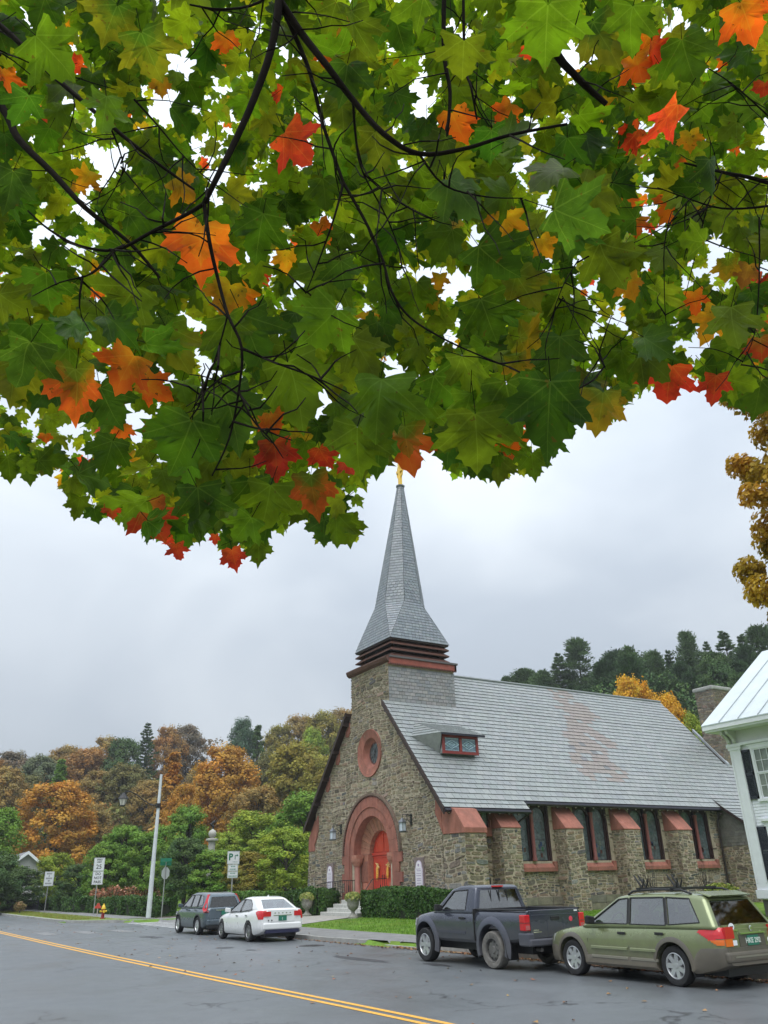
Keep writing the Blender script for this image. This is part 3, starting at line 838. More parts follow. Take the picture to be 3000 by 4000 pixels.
A0, A1, B0, B1 = cw(1.1, -5.72, 9.02), cw(3.95, -5.72, 9.02), cw(.9, -3.45, zroof(3.45) + .03), cw(3.95, -3.45, zroof(3.45) + .03)
dr.add([A0, A1, B1, B0] + [(p[0], p[1], p[2] - .07) for p in (A0, A1, B1, B0)], [(0, 1, 2, 3), (4, 5, 1, 0), (5, 6, 2, 1), (7, 4, 0, 3), (4, 7, 6, 5)])
dr.build('dormer_roof', M_WOODDARK, church, CO)
SLATES.clear()
facet(A0, A1, B0, B1, .3, .42, rnd)
Lc = cw(.1, -4.3, zroof(4.3) + .02)
facet(Lc, A0, B0, B0, .3, .42, rnd)
dr2 = MB(); dr2.add([Lc, A0, B0], [(0, 1, 2)]); dr2.add([Lc, cw(1.32, -5.1, 8.05), A0], [(0, 1, 2)])
dr2.build('dormer_roof', mat('dormer_cheek'), church, CO)
mb = MB()
for A, v, f, c in SLATES: mb.add(v, f, c)
mb.build('dormer_slates', M_SLATE, church, CO)
ev = MB().box(CX + 1.08, CX + 3.97, CY - 5.76, CY - 5.7, 8.93, 9.04); ev.build('dormer_eave', M_GUTTER, church, CO)

# round window
rw = MB().lathe([(1.33, CX - .09), (1.36, CX + .1), (.60, CX + .42), (.55, CX + .40), (.60, CX + .36), (.82, CX + .12), (.86, CX + .02), (.95, CX + .0), (1.22, CX - .04)], 40, (0, CY, 8.67), 'X', closed=True)
rw_o = rw.build('round_window', M_PINK, church, CO, smooth=35)
rv = MB().lathe([(.64, CX + .33), (.64, CX + .37), (.55, CX + .37), (.55, CX + .33)], 40, (0, CY, 8.67), 'X', closed=True)
rv.build('window_frame', mat('round_frame', (.12, .05, .04), .6), rw_o, CO, smooth=35)
MB().lathe([(.001, CX + .34), (.58, CX + .35)], 32, (0, CY, 8.67), 'X').build('pane', M_SGLASS, rw_o, CO)
lb = MB()
for k in range(6):
    t = math.pi * k / 6
    lb.tube([(CX + .33, CY - .55 * math.cos(t), 8.67 - .55 * math.sin(t)), (CX + .33, CY + .55 * math.cos(t), 8.67 + .55 * math.sin(t))], .015, 5)
lb.build('lead_bars', M_LEAD, rw_o, CO)

# portal
ZS = 3.3
def sector(mb, r0, r1, t0, t1, x0, x1, col=(1, 1, 1), zc=ZS, n=1):
    for i in range(n):
        u0 = t0 + (t1 - t0) * i / n; u1 = t0 + (t1 - t0) * (i + 1) / n
        P_ = lambda r, t, x: (x, CY + r * math.cos(t), zc + r * math.sin(t))
        mb.hexa([P_(r0, u0, x0), P_(r1, u0, x0), P_(r1, u1, x0), P_(r0, u1, x0), P_(r0, u0, x1), P_(r1, u0, x1), P_(r1, u1, x1), P_(r0, u1, x1)], col)
por = thing('doorway', '', '') if False else None
pr = MB()
nv = 13
for i in range(nv):
    t0 = math.pi * i / nv + .002; t1 = math.pi * (i + 1) / nv - .002
    sector(pr, 2.42, 2.96, t0, t1, CX - .10, CX + .3, jit((1, 1, 1), .05, rg), n=4)
for s_ in (-1, 1):
    z = .9
    k = 0
    while z < 3.3:
        h = .48; ow = 2.96 + (.0 if k % 2 else .28)
        zz1 = min(z + h, 3.3)
        y0, y1 = CY + s_ * 2.42, CY + s_ * (ow if z < 2.9 else 2.96)
        pr.box(CX - .10, CX + .3, min(y0, y1), max(y0, y1), z, zz1 - .004, jit((1, 1, 1), .05, rg)); z = zz1; k += 1
doorway = pr.build('doorway', M_PINK, church, CO)
r2 = MB()
for i in range(11):
    t0 = math.pi * i / 11 + .002; t1 = math.pi * (i + 1) / 11 - .002
    sector(r2, 1.95, 2.42, t0, t1, CX - .045, CX + .6, n=4)
for s_ in (-1, 1):
    y0, y1 = CY + s_ * 2.2, CY + s_ * 2.42
    r2.box(CX - .045, CX + .3, min(y0, y1), max(y0, y1), .9, 3.3)
    y0, y1 = CY + s_ * 2.28, CY + s_ * 2.42
    r2.box(CX + .3, CX + .9, min(y0, y1), max(y0, y1), .9, 3.3)
r2.build('arch_ring', M_PINK, doorway, CO)
for i in range(15):
    t0 = math.pi * i / 15 + .006; t1 = math.pi * (i + 1) / 15 - .006
    v_ = MB()
    P_ = lambda r, t, x: (x, CY + r * math.cos(t), ZS + r * math.sin(t))
    for q in range(2):
        u0 = t0 + (t1 - t0) * q / 2; u1 = t0 + (t1 - t0) * (q + 1) / 2
        v_.hexa([P_(1.22, u0, CX + .58), P_(2.0, u0, CX + .40), P_(2.0, u1, CX + .40), P_(1.22, u1, CX + .58), P_(1.22, u0, CX + .9), P_(2.0, u0, CX + .9), P_(2.0, u1, CX + .9), P_(1.22, u1, CX + .9)], jit((1.0, 1.0, .95), .14, rg))
    v_.build('voussoir', M_PINK2, doorway, CO)
for s_ in (-1, 1):
    jb = MB()
    y0, y1 = CY + s_ * 1.24, CY + s_ * 2.28
    jb.box(CX + .50, CX + .9, min(y0, y1), max(y0, y1), .9, 3.29, (1, .95, .9))
    jb.box(CX + .38, CX + .75, CY + s_ * 1.2 - (.0 if s_ > 0 else .42), CY + s_ * 1.2 + (.42 if s_ > 0 else .0), .9, 1.85, (1.15, .95, .9))
    jb.build('jamb', M_PINK2, doorway, CO)
    fl = MB()
    for k in range(5): fl.box(CX + .45, CX + .50, CY + s_ * (1.33 + k * .16) - .05, CY + s_ * (1.33 + k * .16) + .05, 1.9, 2.95, (.75, .7, .7))
    fl.build('fluting', M_PINK2, doorway, CO)
    co = MB()
    cy_ = CY + s_ * 1.97
    co.lathe([(.24, .95), (.24, 1.12), (.2, 1.2), (.22, 1.26), (.17, 1.32), (.17, 2.68), (.21, 2.72), (.19, 2.76)], 16, (CX + .2, cy_, 0), 'Z')
    co.build('column', mat('column_stone', (.36, .155, .12), .7, var=.15), doorway, CO, smooth=40)
    cc = MB().box(CX - .04, CX + .46, cy_ - .30, cy_ + .30, 3.12, 3.3)
    cc.lathe([(.22, 2.74), (.33, 2.95), (.36, 3.12)], 12, (CX + .2, cy_, 0), 'Z')
    cc.build('capital', M_PINK2, doorway, CO)
hm = MB()
sector(hm, 3.04, 3.16, 0, math.pi, CX - .16, CX + .05, n=48)
hm.build('hood_mould', mat('hood_grey', (.17, .12, .09), .8, var=.2), doorway, CO)
dt = MB()
for k in range(64):
    t = math.pi * (k + .5) / 64
    sector(dt, 2.97, 3.05, t - .014, t + .014, CX - .15, CX + .02)
dt.build('dentils', mat('hood_dentil', (.10, .04, .03), .8), doorway, CO)
# the red doors
XD = CX + .84
dd = MB().extrude([(XD, CY + b, z) for b, z in arch_poly(1.22, 3.3, 1.2)], (.06, 0, 0))
door = dd.build('door_frame', M_REDPAINT, doorway, CO)
tr_ = MB().box(XD - .10, XD, CY - 1.22, CY + 1.22, 3.24, 3.36); tr_.box(XD - .07, XD, CY - 1.22, CY + 1.22, 3.12, 3.18); tr_.build('transom', M_REDPAINT, doorway, CO)
ty = MB()
for s_ in (-1, 1):
    ty.extrude([(XD - .03, CY + s_ * y, z) for y, z in [(.05, 3.42), (.95, 3.42), (.85, 3.85), (.5, 4.2), (.05, 4.38)]], (.025, 0, 0))
ty.build('tympanum_panel', mat('red_panel', (.58, .06, .028), .4, var=.12), doorway, CO)
for s_ in (-1, 1):
    lf = MB()
    y0, y1 = sorted((CY + s_ * .012, CY + s_ * 1.16))
    lf.box(XD - .04, XD - .002, y0, y1, 1.22, 3.12)
    dl = lf.build('door', M_REDPAINT, doorway, CO)
    pn = MB()
    for (za, zb_) in ((1.4, 2.05), (2.15, 2.95)):
        pn.box(XD - .055, XD - .041, CY + s_ * .58 - .42, CY + s_ * .58 + .42, za, zb_)
    bevel(pn.build('door_panel', M_REDPAINT, dl, CO), .012, 1)
    hd = MB().tube([(XD - .10, CY + s_ * .1, 2.0), (XD - .12, CY + s_ * .1, 2.12), (XD - .10, CY + s_ * .1, 2.24)], .018, 6)
    hd.build('door_handle', M_IRON, dl, CO)
    # bunches of dried corn hung on each leaf
    cb = thing('corn_bunch', 'golden bunch of dried corn hanging on the %s red church door leaf' % ('left' if s_ > 0 else 'right'), 'decoration', (XD - .14, CY + s_ * .55, 2.75), 0, 'corn bunches on the church doors')
    r_ = random.Random(9 + s_)
    hk = MB()
    for k in range(16):
        y = r_.uniform(-.1, .1); z = r_.uniform(-.25, .12)
        hk.tube([(0, 0, .02), (r_.uniform(-.05, .03), y, z * .5), (r_.uniform(-.05, .03), y * 2.1, z)], [.012, .03, .006], 5)
    hk.build('husks', mat('corn_husk', (.72, .50, .20), .7, var=.3, vs=20), cb)
    eb = MB()
    for k in range(5):
        y = -.06 + .03 * k; l_ = r_.uniform(.55, .95)
        eb.tube([(-.01, y * .5, -.05), (-.03, y, -.3), (-.03, y * 1.3, -l_ * .8), (-.01, y * 1.1, -l_)], [.02, .04, .035, .01], 6)
    eb.build('corn_ears', M_BRASS, cb)
# steps
zs = [.30 + .184 * (k + 1) for k in range(5)]
xs = [CX - 2.1, CX - 1.72, CX - 1.34, CX - .96, CX - .35]
for k in range(5):
    hw = [2.05, 2.0, 1.98, 1.75, 1.6][k]
    m_ = MB().box(xs[k], CX + (.88 if k == 4 else -.121 if k < 4 else 0), CY - hw, CY + hw, .1 if k == 0 else zs[k - 1] - .02, zs[k])
    bevel(m_.build('step', mat('step_granite', (.46, .46, .43), .75, var=.18, vs=8, bump=.15, bs=120), church, CO), .015, 1)
# railings
for s_ in (-1, 1):
    m_ = MB()
    y = CY + s_ * 1.72
    top = [(CX - 1.55, y, 1.35), (CX - .98, y, 2.02), (CX - .1, y, 2.05)]
    if s_ > 0: top = [(CX - .9, y, 2.0), (CX - .1, y, 2.0)]
    m_.tube(top, .022, 6)
    if s_ > 0:
        m_.tube([(CX - .9, y, 2.0), (CX - .9, y + 2.6, 1.9)], .022, 6); m_.tube([(CX - .9, y, 1.2), (CX - .9, y + 2.6, 1.1)], .014, 6)
        for k in range(14): m_.tube([(CX - .9, y + .2 * k, 1.0), (CX - .9, y + .2 * k, 2.0 - .0077 * k)], .011, 5)
    for k in range(7):
        x = CX - .9 + .13 * k
        m_.tube([(x, y, 1.1), (x, y, 2.0)], .011, 5)
    m_.tube([(CX - .9, y, 1.3), (CX - .1, y, 1.3)], .014, 6)
    m_.tube([(CX - .5, y - .0, 1.3), (CX - .5, y, 1.75)], .03, 6)
    m_.build('railing', M_IRON, church, CO)
# notice plaques
for pb, nm in ((4.8, 'left'), (-4.81, 'right')):
    y = CY + pb
    def ap(w_, z0, z1, x):
        r = w_ / 2
        pts = [(y - r, z0), (y + r, z0), (y + r, z1 - r * 1.3)] + [(y + r * .8 * math.cos(t), z1 - r * .8 + r * .8 * math.sin(t)) for t in [math.pi * i / 8 for i in range(9)]] + [(y - r, z1 - r * 1.3)]
        return [(x, a_, b_) for a_, b_ in pts]
    bk = MB().box(CX - .075, CX, y - .42, y + .42, 1.45, 2.95)
    bko = bk.build('plaque', mat('plaque_back', (.22, .17, .16), .8, var=.15), church, CO)
    MB().extrude(ap(.66, 1.52, 2.82, CX - .10), (.022, 0, 0)).build('plaque_board', mat('plaque_lavender', (.60, .52, .64), .6), bko, CO)
    MB().extrude(ap(.56, 1.58, 2.76, CX - .115), (.013, 0, 0)).build('plaque_board', mat('plaque_white', (.80, .76, .80), .6), bko, CO)
    ln = MB()
    rr_ = random.Random(4)
    for k, z in enumerate((2.42, 2.34, 2.22, 2.12, 1.98, 1.9, 1.78, 1.68)):
        x0 = -.2
        while x0 < .18:
            wd = rr_.uniform(.03, .09)
            ln.box(CX - .119, CX - .116, y + x0, y + min(x0 + wd, .2), z - .016, z + .016); x0 += wd + .025
    ln.lathe([(.001, CX - .12), (.07, CX - .118), (.07, CX - .114)], 10, (0, y, 2.6), 'X')
    ln.build('lettering', mat('plaque_ink', (.36, .27, .42), .7), bko, CO, kind='stuff')
# wall lanterns
for s_, off in ((1, 3.62), (-1, 4.05)):
    y = CY + s_ * off
    lr = MB()
    lr.tube([(CX - .02, y - .12, 4.95), (CX - .3, y - .1, 5.02), (CX - .5, y, 5.0), (CX - .5, y, 4.82)], .022, 6)
    lr.tube([(CX - .02, y - .12, 4.6), (CX - .25, y - .1, 4.75), (CX - .3, y - .1, 5.0)], .018, 6)
    lr.box(CX - .05, CX, y - .2, y - .04, 4.5, 5.05)
    lan = lr.build('lantern', M_IRON, church, CO)
    lc = MB().lathe([(.04, 4.86), (.10, 4.8), (.24, 4.66), (.24, 4.62)], 6, (CX - .5, y, 0), 'Z'); lc.lathe([(.2, 4.16), (.24, 4.2), (.24, 4.23), (.1, 4.23)], 6, (CX - .5, y, 0), 'Z')
    for k in range(6):
        t = math.pi * k / 3; lc.tube([(CX - .5 + .2 * math.cos(t), y + .2 * math.sin(t), 4.22), (CX - .5 + .2 * math.cos(t), y + .2 * math.sin(t), 4.64)], .012, 5)
    lc.build('lantern_frame', mat('lantern_pewter', (.16, .17, .19), .4, metal=.5), lan, CO)
    MB().lathe([(.185, 4.23), (.185, 4.62)], 6, (CX - .5, y, 0), 'Z').build('lantern_glass', mat('lantern_glass', (.50, .56, .62), .2), lan, CO)
# ------------------------------------------------------------------ ground, road, kerbs
def sstep(x, a, b):
    t = min(1, max(0, (x - a) / (b - a))); return t * t * (3 - 2 * t)
def hill(X, Y):
    d = math.hypot(X, Y)
    az = math.atan2(X * _right.x + Y * _right.y, X * _flat.x + Y * _flat.y)
    s = sstep(az, -.05, .25)
    d0 = 115 - 40 * s; sl = .24 + .08 * s; t = max(0, d - d0)
    if abs(az) > 1.3: t *= max(0, 1 - (abs(az) - 1.3) * 2)
    v = sl * t * t / (t + 25)
    return 80 * (1 - math.exp(-v / 80))
def kerb_x(Y):
    return 15.1 - .4 * sstep(Y, 24, 28) - 2.9 * sstep(Y, 55, 60)
def ter(X, Y):
    k = kerb_x(Y)
    if X < k + .1: z = -.04
    else:
        z = .125 + .175 * sstep(X, 17, 22)
        if 44.3 < Y < 54.5 and X < 20: z = -.04 + .3 * sstep(X, 15.5, 20)
    if X < -1: z = .10
    return z + hill(X, Y)
def lines(spec):
    out = []
    for a, b, st in spec:
        n = max(1, int(round((b - a) / st)))
        out += [a + (b - a) * i / n for i in range(n)]
    return out + [spec[-1][1]]
gx = lines([(-420, -40, 20), (-40, -1.2, 9.7), (-1.2, -1.0, .2), (-1.0, 10, 5.5), (10, 20, .25), (20, 40, 2), (40, 160, 6), (160, 420, 14)])
gy = lines([(-120, 0, 20), (0, 20, 4), (20, 44, 2), (44, 60, .5), (60, 120, 4), (120, 300, 8), (300, 620, 18)])
gm = MB()
V = [(x, y, ter(x, y)) for y in gy for x in gx]
nx = len(gx)
Fc = [(j * nx + i, j * nx + i + 1, (j + 1) * nx + i + 1, (j + 1) * nx + i) for j in range(len(gy) - 1) for i in range(nx - 1)]
gm.add(V, Fc)
M_GRASS = mat('lawn_grass', (.105, .20, .022), .85, var=.4, vs=1.3, bump=.6, bs=45, spec=.2, tint=((.16, .17, .03), .7, .45))
struct(gm.build('ground', M_GRASS, smooth=180))

def road_mat():
    m = bpy.data.materials.new('worn_asphalt'); m.use_nodes = True
    N = m.node_tree.nodes; L = m.node_tree.links; b = N['Principled BSDF']
    g = N.new('ShaderNodeNewGeometry')
    def noise_(sc, det=5, dist=0., stretch=None):
        n = N.new('ShaderNodeTexNoise'); n.inputs['Scale'].default_value = sc; n.inputs['Detail'].default_value = det; n.inputs['Distortion'].default_value = dist
        if stretch:
            mp = N.new('ShaderNodeMapping'); mp.inputs['Scale'].default_value = stretch; L.new(g.outputs['Position'], mp.inputs[0]); L.new(mp.outputs[0], n.inputs['Vector'])
        else: L.new(g.outputs['Position'], n.inputs['Vector'])
        return n.outputs['Fac']
    def rng(v, a, b_, c, d):
        r = N.new('ShaderNodeMapRange'); r.inputs['From Min'].default_value = a; r.inputs['From Max'].default_value = b_; r.inputs['To Min'].default_value = c; r.inputs['To Max'].default_value = d
        L.new(v, r.inputs['Value']); return r.outputs[0]
    def mix(f, a, b_):
        x = N.new('ShaderNodeMix'); x.data_type = 'RGBA'; L.new(f, x.inputs['Factor'])
        for s, c in (('A', a), ('B', b_)):
            if isinstance(c, tuple): x.inputs[s].default_value = (*c, 1)
            else: L.new(c, x.inputs[s])
        return x.outputs['Result']
    base = mix(rng(noise_(.22, 4, .5, (1, .25, 1)), .35, .65, 0, 1), (.10, .112, .122), (.122, .134, .144))
    base = mix(rng(noise_(2.2, 6), .42, .72, 0, .4), base, (.08, .088, .096))
    base = mix(rng(noise_(55, 3), .35, .75, 0, .45), base, (.15, .155, .16))
    # tar-dark cracks: warped cell borders, only here and there
    vo = N.new('ShaderNodeTexVoronoi'); vo.feature = 'DISTANCE_TO_EDGE'; vo.inputs['Scale'].default_value = .33
    wv = N.new('ShaderNodeTexNoise'); wv.inputs['Scale'].default_value = 1.7; wv.inputs['Detail'].default_value = 6; L.new(g.outputs['Position'], wv.inputs['Vector'])
    wa = N.new('ShaderNodeVectorMath'); wa.operation = 'MULTIPLY_ADD'; wa.inputs[1].default_value = (1.3, 1.3, 0); L.new(wv.outputs['Color'], wa.inputs[0]); L.new(g.outputs['Position'], wa.inputs[2])
    L.new(wa.outputs[0], vo.inputs['Vector'])
    cr = rng(vo.outputs['Distance'], .004, .012, 1, 0)
    cm = N.new('ShaderNodeMath'); cm.operation = 'MULTIPLY'; L.new(cr, cm.inputs[0]); L.new(rng(noise_(.35, 2), .47, .6, 0, .85), cm.inputs[1])
    base = mix(cm.outputs[0], base, (.022, .022, .024))
    L.new(base, b.inputs['Base Color'])
    L.new(rng(noise_(.5, 4, .4), .35, .68, .28, .5), b.inputs['Roughness'])
    b.inputs['Specular IOR Level'].default_value = .5
    bp = N.new('ShaderNodeBump'); bp.inputs['Strength'].default_value = .35; bp.inputs['Distance'].default_value = .01
    L.new(noise_(130, 3), bp.inputs['Height']); L.new(bp.outputs[0], b.inputs['Normal'])
    return m
M_ROAD = road_mat()
rd = MB()
ys = [-60 + 4 * i for i in range(91)]
for y0, y1 in zip(ys, ys[1:]):
    rd.add([(-1.0, y0, 0), (15.05 if y0 < 26 else 14.8, y0, 0), (15.05 if y0 < 26 else 14.8, y1, 0), (-1.0, y1, 0)], [(0, 1, 2, 3)])
struct(rd.build('road', M_ROAD))
def sheet(name, quads, m, lift=.012, n=8):
    mb = MB()
    for q in quads:
        for i in range(n):
            for j in range(n):
                P = []
                for (s, t) in ((i, j), (i + 1, j), (i + 1, j + 1), (i, j + 1)):
                    s /= n; t /= n
                    x = (q[0][0] * (1 - s) + q[1][0] * s) * (1 - t) + (q[3][0] * (1 - s) + q[2][0] * s) * t
                    y = (q[0][1] * (1 - s) + q[1][1] * s) * (1 - t) + (q[3][1] * (1 - s) + q[2][1] * s) * t
                    P.append((x, y, ter(x, y) + lift))
                mb.add(P, [(0, 1, 2, 3)])
    return struct(mb.build(name, m))
M_PATH = mat('path_asphalt', (.19, .19, .185), .75, var=.2, vs=2, bump=.25, bs=80, tint=((.13, .13, .13), .8, .5))
M_WALK = mat('concrete_walk', (.33, .32, .29), .8, var=.18, vs=3, bump=.2, bs=70)
sheet('side_street', [[(14.7, 44.2), (14.7, 54.6), (18.5, 56.0), (18.5, 46.5)], [(18.5, 46.5), (18.5, 56.0), (30, 72), (34, 66)], [(34, 66), (30, 72), (52, 98), (58, 93)]], M_PATH, .016, 14)
sheet('pavement', [[(15.22, 4), (17.3, 4), (17.3, 24), (15.22, 24)], [(15.22, 24), (17.3, 24), (17.3, 28), (14.9, 28)], [(14.9, 28), (17.3, 28), (17.5, 44), (14.9, 44)]], M_PATH, .016, 16)
sheet('front_walk', [[(17.3, 37.6), (17.3, 43.4), (21.95, 43.2), (21.95, 39.0)]], M_WALK, .018)
sheet('far_pavement', [[(15.0, 57.5), (17.0, 56.8), (17.0, 70), (14.8, 70)], [(14.8, 70), (17.0, 70), (16.8, 140), (14.6, 140)]], M_PATH, .016, 10)
nw = MB().box(-6, -1.15, -30, 60, .0, .13); struct(nw.build('near_pavement', M_WALK))
mu = MB()
M_MULCH = mat('bark_mulch', (.07, .042, .03), .9, var=.45, vs=9, bump=.8, bs=40)
sheet('mulch_bed', [[(17.1, 55.4), (18.9, 56.6), (19.2, 60.5), (17.1, 60)]], M_MULCH, .03, 6)
# kerb stones, each one its own piece
M_KERB = mat('kerb_granite', (.34, .34, .32), .8, var=.22, vs=5, bump=.2, bs=80, tint=((.2, .2, .19), 1.5, .5))
kp = struct(bpy.data.objects.new('kerb', None)); COLL.objects.link(kp)
def kerb_run(path, L_=1.8, h=.145, drop=None, seed=0):
    r_ = random.Random(seed)
    seg = []
    pts = [Vector((*p, 0)) for p in path]
    for p, q in zip(pts, pts[1:]):
        n = max(1, int(round((q - p).length / L_)))
        for i in range(n): seg.append((p.lerp(q, i / n), p.lerp(q, (i + 1) / n)))
    for p, q in seg:
        d = (q - p).normalized(); s_ = Vector((d.y, -d.x, 0))
        hh = h + r_.uniform(-.012, .012)
        if drop and drop[0] < p.y < drop[1]: hh = .035
        e = d * .006; wv = r_.uniform(-.01, .01)
        b0 = p + e + s_ * wv; b1 = q - e + s_ * wv
        v = []
        for z in (-.2, hh):
            for c in (b0, b1, b1 + s_ * .24, b0 + s_ * .24): v.append((c.x, c.y, z))
        MB().hexa(v).build('kerb_stone', M_KERB, kp, place=True)
kerb_run([(15.02, 5), (15.02, 24), (14.72, 28), (14.72, 42.6), (14.9, 43.6), (15.6, 44.2), (17.5, 44.6)], drop=(21.5, 24.2), seed=1)
kerb_run([(18.2, 55.9), (15.8, 55.2), (14.2, 55.5), (12.7, 56.9), (11.95, 59), (11.75, 62), (11.7, 70), (11.7, 118)], 2.4, .15, seed=2)
vg = MB()
cpts = [(14.9, 55.7), (14.2, 55.75), (12.85, 57.05), (12.1, 59.1), (11.9, 62), (11.85, 70), (11.85, 90), (11.85, 118)]
inner = [(14.95, 56.2), (14.9, 57), (14.85, 58.2), (14.85, 60.2), (14.83, 63), (14.8, 71), (14.7, 90), (14.65, 118)]
for i in range(len(cpts) - 1):
    vg.add([(*cpts[i], .135), (*inner[i], .16), (*inner[i + 1], .16), (*cpts[i + 1], .135)], [(0, 1, 2, 3)])
struct(vg.build('verge', mat('verge_grass', (.13, .20, .028), .85, var=.35, vs=1.5, bump=.5, bs=40, tint=((.26, .20, .05), .5, .6))))

# painted markings
def paint_mat(name, col, wear):
    m = bpy.data.materials.new(name); m.use_nodes = True
    N = m.node_tree.nodes; L = m.node_tree.links; b = N['Principled BSDF']; b.inputs['Roughness'].default_value = .55
    g = N.new('ShaderNodeNewGeometry')
    n = N.new('ShaderNodeTexNoise'); n.inputs['Scale'].default_value = 11; n.inputs['Detail'].default_value = 8; n.inputs['Roughness'].default_value = .7; L.new(g.outputs['Position'], n.inputs['Vector'])
    r = N.new('ShaderNodeMapRange'); r.inputs['From Min'].default_value = wear - .1; r.inputs['From Max'].default_value = wear + .1; L.new(n.outputs['Fac'], r.inputs['Value'])
    x = N.new('ShaderNodeMix'); x.data_type = 'RGBA'; x.inputs['A'].default_value = (.12, .12, .12, 1); x.inputs['B'].default_value = (*col, 1); L.new(r.outputs[0], x.inputs['Factor'])
    L.new(x.outputs['Result'], b.inputs['Base Color']); return m
M_YEL = paint_mat('yellow_road_paint', (.78, .40, .045), .36)
M_WPA = paint_mat('white_road_paint', (.62, .63, .63), .40)
M_WPW = paint_mat('worn_white_paint', (.45, .46, .47), .58)
YL = [(-40, 8.2), (0, 7.68), (13, 7.48), (20, 7.25), (28, 7.06), (38, 6.92), (49, 6.85), (70, 6.75), (110, 6.6), (200, 6.2)]
for s_ in (-1, 1):
    yl = MB()
    yy = [-40 + 2 * i for i in range(115)]
    fx = lambda y: float(np.interp(y, [p[0] for p in YL], [p[1] for p in YL]))
    for y0, y1 in zip(yy, yy[1:]):
        a_, b_ = fx(y0) + s_ * .13, fx(y1) + s_ * .13
        yl.add([(a_ - .058, y0, .005), (a_ + .058, y0, .005), (b_ + .058, y1, .005), (b_ - .058, y1, .005)], [(0, 1, 2, 3)])
    struct(yl.build('centre_line', M_YEL))
# crosswalk over the side street and the nearly worn-off one over the road
for k in range(7):
    y0 = 45.2 + k * 1.3
    cwk = MB()
    P = [(14.3, y0), (14.3, y0 + .55), (16.3, y0 + .55), (16.3, y0)]
    cwk.add([(x, y, max(ter(x, y) + .022, .006)) for x, y in P], [(0, 1, 2, 3)])
    struct(cwk.build('crosswalk_stripe', M_WPA))
for (x, y) in ((1.5, 44.6), (3.2, 44.7), (4.9, 44.8), (8.3, 45.3), (10.0, 44.6), (11.6, 44.4)):
    cwk = MB().add([(x - .35, y - 1.5, .005), (x + .35, y - 1.5, .005), (x + .35, y + 1.5, .005), (x - .35, y + 1.5, .005)], [(0, 1, 2, 3)])
    struct(cwk.build('worn_crosswalk_stripe', M_WPW))
# road patches and manhole
M_PATCH = mat('fresh_tar_patch', (.035, .036, .04), .5, var=.3, vs=6, bump=.4, bs=60)
def blob(x, y, rx, ry, seed, m, name='tar_patch', z=.004):
    r_ = random.Random(seed); mb = MB()
    n = 18
    v = [(x + rx * math.cos(2 * math.pi * i / n) * r_.uniform(.6, 1.1), y + ry * math.sin(2 * math.pi * i / n) * r_.uniform(.6, 1.1), z) for i in range(n)]
    mb.add(v, [tuple(range(n))]); struct(mb.build(name, m))
blob(11.0, 28.6, .35, .5, 1, M_PATCH); blob(11.1, 37.4, .4, 1.2, 2, M_PATCH); blob(11.2, 26.9, .15, .3, 3, M_PATCH); blob(12.0, 21.3, .25, 1.9, 4, M_PATCH); blob(12.5, 18.4, .2, .7, 5, M_PATCH)
mh = MB().lathe([(.001, .012), (.30, .012), (.33, .008), (.36, .012), (.42, .010), (.43, .002)], 28, (13.4, 27.0, 0), 'Z')
for k in range(8):
    for j in range(4):
        t = k * math.pi / 4 + j * .1; mh.box(13.4 + (.06 + .06 * j) * math.cos(t) - .014, 13.4 + (.06 + .06 * j) * math.cos(t) + .014, 27 + (.06 + .06 * j) * math.sin(t) - .014, 27 + (.06 + .06 * j) * math.sin(t) + .014, .011, .017)
tag(mh.build('manhole_cover', mat('cast_iron', (.045, .043, .042), .6, metal=.4, var=.3, vs=20)), 'round cast iron manhole cover in the road behind the white sedan', 'manhole cover')

# ------------------------------------------------------------------ grass blades and leaf litter
rg = random.Random(8)
def blades(name, regions, n, h, cols, label, cat):
    mb = MB()
    tot = sum((x1 - x0) * (y1 - y0) for x0, x1, y0, y1 in regions)
    for x0, x1, y0, y1 in regions:
        for _ in range(int(n * (x1 - x0) * (y1 - y0) / tot)):
            x = rg.uniform(x0, x1); y = rg.uniform(y0, y1); z = ter(x, y)
            if name == 'verge_grass_blades': z = .14
            hh = h * rg.uniform(.5, 1.2); t = rg.uniform(0, 6.28); w = .012
            dx, dy = math.cos(t) * w, math.sin(t) * w
            lx, ly = rg.uniform(-.5, .5) * hh, rg.uniform(-.5, .5) * hh
            mb.add([(x - dx, y - dy, z - .01), (x + dx, y + dy, z - .01), (x + lx, y + ly, z + hh)], [(0, 1, 2)], jit(rg.choice(cols), .25, rg))
    o = mb.build(name, mat('grass_blade', (1, 1, 1), .7, attr=True, trans=.35, spec=.3)); o['kind'] = 'stuff'
    tag(o, label, cat)
blades('lawn_grass_blades', [(17.45, 22.0, 24, 37.5), (17.45, 33, 5, 32.4), (22, 33.4, 22, 33)], 42000, .075, [(.13, .27, .02), (.17, .31, .03), (.10, .21, .02)], 'short bright green lawn grass in front of the church', 'grass')
blades('verge_grass_blades', [(12.2, 14.7, 59, 95)], 9000, .09, [(.17, .26, .03), (.24, .25, .04), (.30, .24, .06)], 'yellowing grass on the verge beyond the side street', 'grass')
lt = MB()
